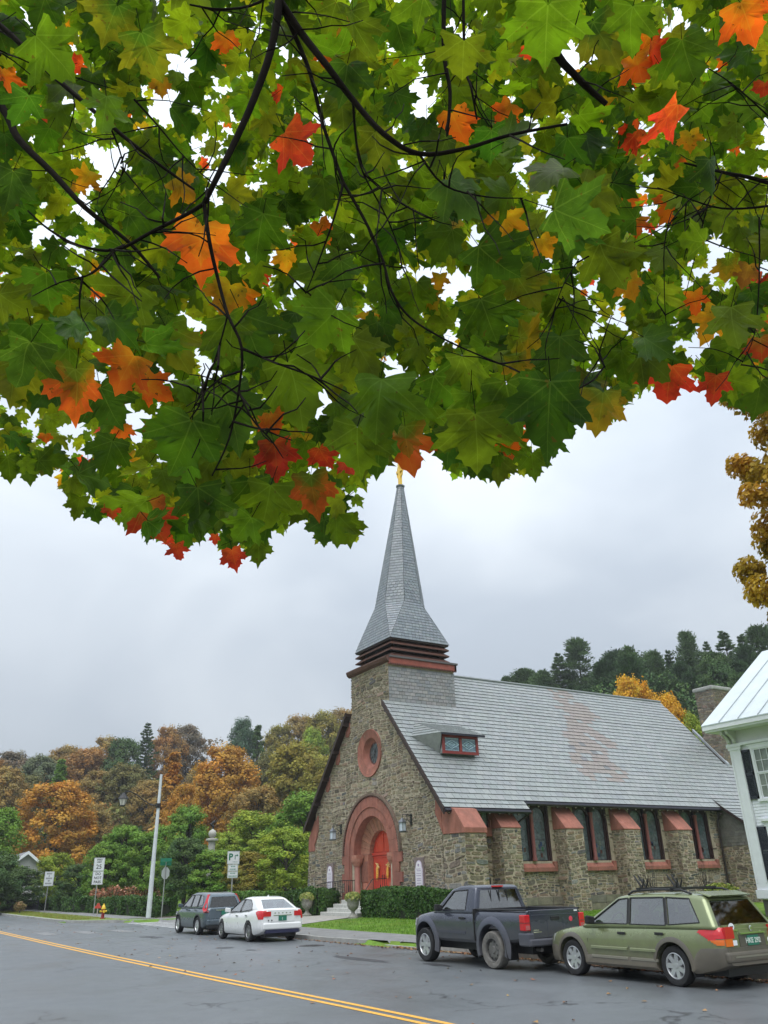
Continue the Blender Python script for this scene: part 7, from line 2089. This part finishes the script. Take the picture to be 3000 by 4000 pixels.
# leaf outline (sugar maple): base at the origin, tip at y = 1
HALF = [(0, .02), (.08, -.05), (.2, -.10), (.33, -.09), (.46, -.11), (.50, -.02), (.455, .075), (.47, .14), (.43, .18), (.54, .235), (.66, .265), (.61, .34), (.69, .43), (.77, .53), (.63, .52), (.54, .585), (.45, .535), (.32, .51), (.305, .62), (.375, .715), (.27, .745), (.22, .85), (.12, .88), (0, 1.06)]
OUT = HALF + [(-x, y) for x, y in HALF[-2:0:-1]]
def leaf_geo(rings, rnd, curl=1.0):
    """flat coordinates, bent coordinates and faces of one leaf of unit length"""
    c = (0, .27)
    ks = [1.0] if rings == 1 else [.52, 1.0]
    flat = [c]
    lob = rnd.uniform(-.22, .18); el = rnd.uniform(.9, 1.12)
    sh = []
    for (x, y) in OUT:                     # every leaf its own lobing and teeth
        a = math.atan2(y - c[1], abs(x)); r0 = math.hypot(x, y - c[1])
        w_ = math.cos(2 * math.pi * (a - math.radians(18)) / math.radians(55))
        k = 1 + lob * .5 * (w_ - .3) + rnd.uniform(-.035, .035)
        sh.append((x * k, c[1] + (y - c[1]) * k * el))
    for k in ks:
        for i, (x, y) in enumerate(sh):
            flat.append((c[0] + (x - c[0]) * k, c[1] + (y - c[1]) * k))
    n = len(OUT)
    f = [(0, 1 + i, 1 + (i + 1) % n) for i in range(n)]
    if rings > 1: f += [(1 + i, 1 + n + i, 1 + n + (i + 1) % n, 1 + (i + 1) % n) for i in range(n)]
    asym = rnd.uniform(.92, 1.08); sx = rnd.uniform(.82, 1.05)
    dr = rnd.uniform(-.1, .6) * curl; cup = rnd.uniform(-.75, .5) * curl; wv = rnd.uniform(.03, .10) * curl; p1, p2 = rnd.uniform(0, 6), rnd.uniform(0, 6)
    sk = rnd.uniform(-.15, .15)
    V = []
    for (x, y) in flat:
        X = (x * (asym if x > 0 else 2 - asym)) * sx + sk * y * y
        z = -dr * (max(0, y)) ** 2 * .6 + cup * abs(x) ** 1.7 * .8 + wv * math.sin(7 * x + p1) * math.cos(6 * y + p2) + .03 * math.exp(-(x * 16) ** 2) * 0
        V.append((X, y, z))
    return flat, V, f
def leaf_material():
    m = bpy.data.materials.new('maple_leaf'); m.use_nodes = True
    N = m.node_tree.nodes; L = m.node_tree.links; b = N['Principled BSDF']; b.inputs['Roughness'].default_value = .42; b.inputs['Specular IOR Level'].default_value = .35
    at = N.new('ShaderNodeAttribute'); at.attribute_name = 'Col'
    uv = N.new('ShaderNodeUVMap'); uv.uv_map = 'UVMap'
    sp = N.new('ShaderNodeSeparateXYZ'); L.new(uv.outputs[0], sp.inputs[0])
    def math_(op, a, b_=None, c=None):
        n = N.new('ShaderNodeMath'); n.operation = op
        for i, q in enumerate((a, b_, c)):
            if q is None: continue
            if isinstance(q, (int, float)): n.inputs[i].default_value = q
            else: L.new(q, n.inputs[i])
        return n.outputs[0]
    ax = math_('ABSOLUTE', sp.outputs['X']); y = sp.outputs['Y']
    vein = None
    for ang in (90, 40, -4):
        ca, sa = math.cos(math.radians(ang)), math.sin(math.radians(ang))
        dist = math_('ABSOLUTE', math_('SUBTRACT', math_('MULTIPLY', ax, sa), math_('MULTIPLY', y, ca)))
        al = math_('ADD', math_('MULTIPLY', ax, ca), math_('MULTIPLY', y, sa))
        w = math_('SUBTRACT', .014, math_('MULTIPLY', al, .009))
        ln = math_('MULTIPLY', math_('LESS_THAN', dist, w), math_('GREATER_THAN', al, 0.0))
        # side veins leave each main vein at a slant
        ph = math_('FRACT', math_('MULTIPLY', math_('SUBTRACT', al, math_('MULTIPLY', dist, .9)), 7.5))
        sv = math_('MULTIPLY', math_('LESS_THAN', ph, .075), math_('MULTIPLY', math_('LESS_THAN', dist, .13), math_('GREATER_THAN', al, .08)))
        ln = math_('MAXIMUM', ln, math_('MULTIPLY', sv, .55))
        vein = ln if vein is None else math_('MAXIMUM', vein, ln)
    no = N.new('ShaderNodeTexNoise'); no.inputs['Scale'].default_value = 17; no.inputs['Detail'].default_value = 5
    g = N.new('ShaderNodeNewGeometry'); L.new(g.outputs['Position'], no.inputs['Vector'])
    mr = N.new('ShaderNodeMapRange'); mr.inputs['From Min'].default_value = .3; mr.inputs['From Max'].default_value = .7; mr.inputs['To Min'].default_value = .6; mr.inputs['To Max'].default_value = 1.4; L.new(no.outputs['Fac'], mr.inputs['Value'])
    mx = N.new('ShaderNodeMix'); mx.data_type = 'RGBA'; mx.blend_type = 'MULTIPLY'; mx.inputs['Factor'].default_value = 1; L.new(at.outputs['Color'], mx.inputs['A']); L.new(mr.outputs[0], mx.inputs['B'])
    # brown age spots
    n2 = N.new('ShaderNodeTexNoise'); n2.inputs['Scale'].default_value = 60; n2.inputs['Detail'].default_value = 2; L.new(g.outputs['Position'], n2.inputs['Vector'])
    r2 = N.new('ShaderNodeMapRange'); r2.inputs['From Min'].default_value = .68; r2.inputs['From Max'].default_value = .73; r2.inputs['To Max'].default_value = .7; L.new(n2.outputs['Fac'], r2.inputs['Value'])
    m2 = N.new('ShaderNodeMix'); m2.data_type = 'RGBA'; m2.inputs['B'].default_value = (.10, .05, .015, 1); L.new(r2.outputs[0], m2.inputs['Factor']); L.new(mx.outputs['Result'], m2.inputs['A'])
    vl = N.new('ShaderNodeMix'); vl.data_type = 'RGBA'; vl.blend_type = 'ADD'; vl.inputs['B'].default_value = (.035, .05, .014, 1)
    L.new(vein, vl.inputs['Factor']); L.new(m2.outputs['Result'], vl.inputs['A'])
    cur = vl.outputs['Result']
    L.new(cur, b.inputs['Base Color'])
    bp = N.new('ShaderNodeBump'); bp.inputs['Strength'].default_value = .3; bp.inputs['Distance'].default_value = .004; L.new(vein, bp.inputs['Height']); L.new(bp.outputs[0], b.inputs['Normal'])
    # light coming through the blade is yellower
    tc = N.new('ShaderNodeMix'); tc.data_type = 'RGBA'; tc.blend_type = 'MULTIPLY'; tc.inputs['Factor'].default_value = 1; tc.inputs['B'].default_value = (2.0, 1.8, .62, 1); L.new(cur, tc.inputs['A'])
    t = N.new('ShaderNodeBsdfTranslucent'); L.new(tc.outputs['Result'], t.inputs['Color'])
    ms = N.new('ShaderNodeMixShader'); ms.inputs[0].default_value = .64
    L.new(b.outputs[0], ms.inputs[1]); L.new(t.outputs[0], ms.inputs[2]); L.new(ms.outputs[0], N['Material Output'].inputs[0])
    return m
M_LEAF = leaf_material()
rl = random.Random(2024)
GREENS = [(.055, .125, .010), (.075, .15, .010), (.035, .09, .010), (.095, .17, .010), (.042, .10, .014), (.11, .17, .012)]  # near leaves, darkened: the shade low in the crown is put into the colour
FARG = [(.15, .23, .014), (.18, .25, .014), (.12, .21, .012), (.22, .25, .016), (.10, .18, .012)]  # far upper leaves, brightened: light from above is put into the colour
WARM = {'orange': ((.62, .20, .02), (.68, .11, .02)), 'yellow': ((.55, .34, .02), (.60, .24, .02)), 'red': ((.60, .08, .025), (.50, .035, .03)), 'darkred': ((.28, .10, .02), (.38, .035, .02)), 'turn': ((.12, .16, .012), (.58, .10, .025)), 'turnyel': ((.14, .17, .012), (.42, .26, .02)), 'brown': ((.35, .17, .03), (.25, .09, .03))}
def leaf_mesh(mb, px, py, depth, size, c0, c1, rings, face=None, tip=None, curl=1.0, petiole=True):
    flat, V, f = leaf_geo(rings, rl, curl)
    P = sight(px, py, depth)
    ray = (P - CAM).normalized()
    # blade roughly faces the viewer below it, with scatter
    n = (-ray + Vector((rl.gauss(0, .55), rl.gauss(0, .55), rl.gauss(0, .45))) if face is None else -ray + Vector(face)).normalized()
    a = rl.gauss(0, .75) if tip is None else math.radians(tip)
    down = C_DOWN * math.cos(a) + C_RIGHT * math.sin(a)
    ydir = (down - n * down.dot(n)).normalized()
    xdir = ydir.cross(n)
    if mb.uv is None: mb.uv = []
    o = len(mb.v)
    for (u, v), (x, y, z) in zip(flat, V):
        mb.v.append(tuple(P + (xdir * x + ydir * (y - .35) + n * z) * size)); mb.uv.append((u, v))
    for q in f:
        ym = sum(flat[i][1] for i in q) / len(q); xm = abs(sum(flat[i][0] for i in q) / len(q))
        t = min(1, max(0, (ym * .75 + xm * .9 - .18) / .55 + rl.uniform(-.08, .08)))
        mb.f.append(tuple(o + i for i in q)); mb.c.append(tuple(c0[k] + (c1[k] - c0[k]) * t for k in range(3))); mb.m.append(0)
    if petiole:
        b0 = P - ydir * .35 * size
        side = xdir * rl.uniform(-.3, .3) - ydir * rl.uniform(.5, .9) - C_DOWN * .2
        b1 = b0 + side.normalized() * size * rl.uniform(.3, .55)
        k0 = len(mb.v); mb.tube([tuple(b0), tuple(b0.lerp(b1, .5) + n * .01 * size), tuple(b1)], [.0011, .0009, .0012], 3, (.10, .05, .02), 1, cap=False)
        mb.uv.extend([(5, 5)] * (len(mb.v) - k0))
EDGE = [(-500, 1000), (-60, 1030), (0, 1040), (60, 1030), (125, 1025), (150, 1100), (210, 1125), (280, 1140), (330, 1180), (400, 1195), (440, 1160), (490, 1215), (540, 1205), (620, 1140), (652, 1150), (700, 1185), (770, 1180), (772, 1060), (830, 1015), (905, 1010), (940, 955), (985, 1035), (1140, 1035), (1200, 985), (1240, 925), (1320, 930), (1352, 865), (1440, 860), (1485, 800), (1540, 865), (1600, 880), (1660, 875), (1760, 900), (2200, 960)]
def edge(px): return float(np.interp(px, [p[0] for p in EDGE], [p[1] for p in EDGE]))
GAPS = [(370, 130, 75), (1230, 130, 42), (1265, 620, 45), (1440, 60, 45), (900, 215, 60), (460, 430, 30), (640, 330, 30), (1560, 580, 55), (1480, 620, 45), (700, 255, 45), (1660, 300, 50), (545, 560, 24), (400, 690, 22), (320, 250, 26), (560, 400, 24), (1280, 720, 36), (1190, 760, 20), (290, 920, 30), (1290, 100, 30), (150, 330, 16), (1130, 330, 24), (430, 800, 26), (1400, 390, 34), (100, 480, 18), (1520, 740, 26), (870, 800, 16), (200, 960, 34), (160, 930, 26), (1340, 690, 42)]
def in_gap(px, py, m=0):
    for gx_, gy_, gr in GAPS:
        d = math.hypot(px - gx_, (py - gy_) * .8)
        if d < gr + m + 40:
            if d < gr * (.36 + .9 * noise.noise(Vector((px * .028, py * .028, gr)))) + m: return True
    return False
HERO = [  # px, py, width in px, colour, tip angle (0 = hanging straight down), depth factor
 (432, 530, 132, 'orange', -12), (635, 312, 105, 'red', 38), (1437, 262, 130, 'red', 5), (490, 92, 52, 'orange', 20), (272, 795, 108, 'orange', -35), (165, 835, 122, 'turn', 4), (328, 838, 78, 'orange', 55), (490, 640, 84, 'yellow', -20), (597, 985, 94, 'red', 10), (588, 908, 62, 'orange', 25),
 (325, 1120, 108, 'darkred', 20), (697, 985, 58, 'red', 20), (752, 1003, 50, 'red', 30), (675, 1060, 104, 'turn', 8), (876, 955, 112, 'turn', 2), (505, 1203, 50, 'red', 15), (465, 1163, 24, 'red', 0), (1098, 945, 88, 'turn', 10), (1445, 822, 104, 'red', -12), (1545, 832, 66, 'red', -8), (1645, 748, 58, 'darkred', 10),
 (985, 803, 28, 'red', 20), (1090, 478, 78, 'yellow', -15), (1176, 530, 58, 'yellow', 30), (985, 268, 82, 'orange', 20), (1092, 243, 60, 'orange', -40), (396, 402, 74, 'yellow', 60), (186, 384, 58, 'yellow', -30), (1502, 648, 54, 'orange', 5), (1612, 590, 56, 'brown', -20), (1155, 395, 24, 'orange', 10), (1612, 36, 100, 'orange', 25),
 (382, 1188, 42, 'red', 10), (240, 1103, 42, 'darkred', 0), (1120, 790, 66, 'turnyel', 15), (262, 930, 44, 'orange', 0), (190, 1003, 32, 'red', 0), (98, 945, 26, 'orange', 0), (1300, 880, 118, 'turnyel', -6), (1265, 840, 84, 'turnyel', -30), (1262, 632, 20, 'orange', 0), (1140, 112, 36, 'red', 5), (700, 125, 40, 'orange', 0), (820, 460, 50, 'yellow', 0), (620, 560, 60, 'yellow', 15), (1330, 870, 60, 'turnyel', 20), (345, 185, 40, 'yellow', 0), (950, 605, 44, 'yellow', 0), (1570, 580, 60, 'turnyel', 0), (1490, 300, 46, 'yellow', 0),
]
HEROG = [(1185, 880, 178, -4), (1030, 940, 150, 6), (970, 960, 100, -14), (1100, 870, 150, 12), (1150, 1000, 70, 5), (1075, 1010, 70, -5), (580, 1085, 120, -6), (540, 1150, 80, 25), (700, 1145, 78, -4), (752, 1140, 72, 14), (735, 1085, 56, 30), (660, 1080, 90, -25), (770, 960, 130, -8), (430, 1090, 120, 6), (400, 1165, 46, 0), (170, 1090, 50, -10), (205, 1110, 44, 10), (160, 1060, 46, -35), (60, 1010, 60, 0), (20, 1005, 60, 12), (100, 1000, 54, -10), (820, 970, 110, 12), (1590, 850, 80, 10), (1640, 850, 90, -8), (1400, 780, 90, 0), (1360, 800, 80, 20), (1330, 760, 84, -10), (1580, 770, 80, 0), (560, 1190, 60, 8), (1225, 920, 60, 30), (500, 1130, 80, 0), (480, 1080, 90, 20), (640, 830, 160, 20), (700, 700, 170, -40), (820, 860, 150, 0), (900, 880, 120, -20), (960, 840, 120, 25), (1060, 560, 150, 40), (1240, 470, 190, 70), (1310, 560, 150, 20), (1290, 420, 130, -60), (560, 500, 150, -15), (540, 720, 170, 25), (700, 610, 170, -30), (310, 470, 120, 80), (270, 650, 160, -40), (370, 740, 150, 20), (70, 740, 150, 10), (30, 810, 150, -20), (100, 620, 130, 0), (230, 870, 110, 30), (400, 950, 150, -20), (500, 890, 150, 20), (1000, 120, 150, -5), (1180, 60, 190, 0), (1300, 80, 150, 30), (1480, 120, 140, 10), (90, 130, 120, 0), (320, 110, 150, 20), (240, 40, 130, -20), (860, 60, 130, 15), (1560, 220, 120, -10), (60, 420, 90, 10), (870, 420, 110, -30), (1050, 680, 140, 20), (900, 640, 120, 0), (960, 520, 110, -40), (1130, 620, 120, 30), (1210, 760, 130, 0), (780, 760, 140, 30)]
SINGLE = []
for h in HERO:
    px, py, w, c, tip = h
    size = rl.uniform(.105, .13); depth = 1714 * size * 1.12 / w
    if depth > 2.4: size *= 2.4 / depth; depth = 2.4
    c0, c1 = WARM[c]
    mb = MB(); fold = {1437: (.9, .1, .2)}.get(px)
    leaf_mesh(mb, px, py, depth, size, jit(c0, .12, rl), jit(c1, .12, rl), 2, face=fold or (rl.gauss(0, .25), rl.gauss(0, .25), rl.gauss(0, .2)), tip=tip, curl=1.7 if fold else .9)
    SINGLE.append(mb)
for px, py, w, tip in HEROG:
    if py < 820: w *= .8
    size = rl.uniform(.11, .14); depth = min(3.4, 1714 * size * 1.12 / w); size = depth * w / (1714 * 1.12)
    c0 = jit(rl.choice(GREENS), .2, rl); c1 = jit(c0, .12, rl)
    if rl.random() < .12: c1 = (.16, .17, .015)
    mb = MB(); leaf_mesh(mb, px, py, depth, size, c0, c1, 2, face=(rl.gauss(0, .25), rl.gauss(0, .25), rl.gauss(0, .2)), tip=tip); SINGLE.append(mb)
tries = 0
while len(SINGLE) < 300 and tries < 20000:
    tries += 1
    px = rl.uniform(-150, 1810); py = rl.uniform(-250, 1150); depth = rl.uniform(1.6, 2.9); size = rl.uniform(.07, .115)
    w = size * 1714 / depth
    if py + .48 * w > edge(px) or in_gap(px, py, w * .42): continue
    if noise.noise(Vector((px * .006, py * .006, 3.1))) < -.25: continue
    c0 = jit(rl.choice(GREENS), .3, rl); c1 = jit(c0, .15, rl)
    mb = MB(); leaf_mesh(mb, px, py, depth, size, c0, c1, 2); SINGLE.append(mb)
for mb in SINGLE: mb.build('leaf', [M_LEAF, M_TWIG], canopy, CNO, place=True, smooth=180)
mass = MB(); mass.uv = []
def fill(n, d0, d1, cols, smin, smax, warm, thr, sd, m=.40):
    k = 0; tries = 0
    while k < n and tries < n * 30:
        tries += 1
        px = rl.uniform(-330, 1990); py = rl.uniform(-420, 1180); depth = d0 + (d1 - d0) * rl.random(); size = rl.uniform(smin, smax)
        w = size * 1714 / depth
        if py + .50 * w > edge(px) or in_gap(px, py, w * m): continue
        if noise.noise(Vector((px * .0075, py * .0075, sd))) + .5 * noise.noise(Vector((px * .02, py * .02, sd))) < thr: continue
        q = rl.random()
        if px < 250 and py > 880 and depth < 3: continue
        wk = warm * (2.6 if px > 1350 else 1)
        if q < wk: c0, c1 = WARM[rl.choice(['orange', 'yellow', 'yellow', 'turnyel', 'turn', 'red'])]; c0 = jit(c0, .2, rl); c1 = jit(c1, .2, rl)
        else: c0 = jit(rl.choice(cols), .28, rl); c1 = jit(c0, .12, rl)
        leaf_mesh(mass, px, py, depth, size, c0, c1, 1, petiole=depth < 3.5)
        k += 1
fill(2900, 2.4, 4.2, GREENS + FARG, .075, .12, .028, -.30, 5.0)
fill(6800, 4.0, 8.5, FARG, .08, .125, .05, -.33, 9.0, .3)
mass.build('foliage', [M_LEAF, M_TWIG], canopy, CNO, kind='stuff', smooth=180)

# ------------------------------------------------------------------ damp autumn air over the valley
hz = MB().box(-440, 440, -140, 640, -1.4, 125)
hm_ = bpy.data.materials.new('damp_air'); hm_.use_nodes = True
hn = hm_.node_tree.nodes
hn.remove(hn['Principled BSDF'])
hv = hn.new('ShaderNodeVolumePrincipled'); hv.inputs['Density'].default_value = .0004; hv.inputs['Color'].default_value = (.90, .94, 1.0, 1); hv.inputs['Anisotropy'].default_value = .2
hm_.node_tree.links.new(hv.outputs[0], hn['Material Output'].inputs['Volume'])
ho = hz.build('haze', hm_); ho['kind'] = 'stuff'
tag(ho, 'thin damp haze in the air over the whole street and hillside', 'haze')
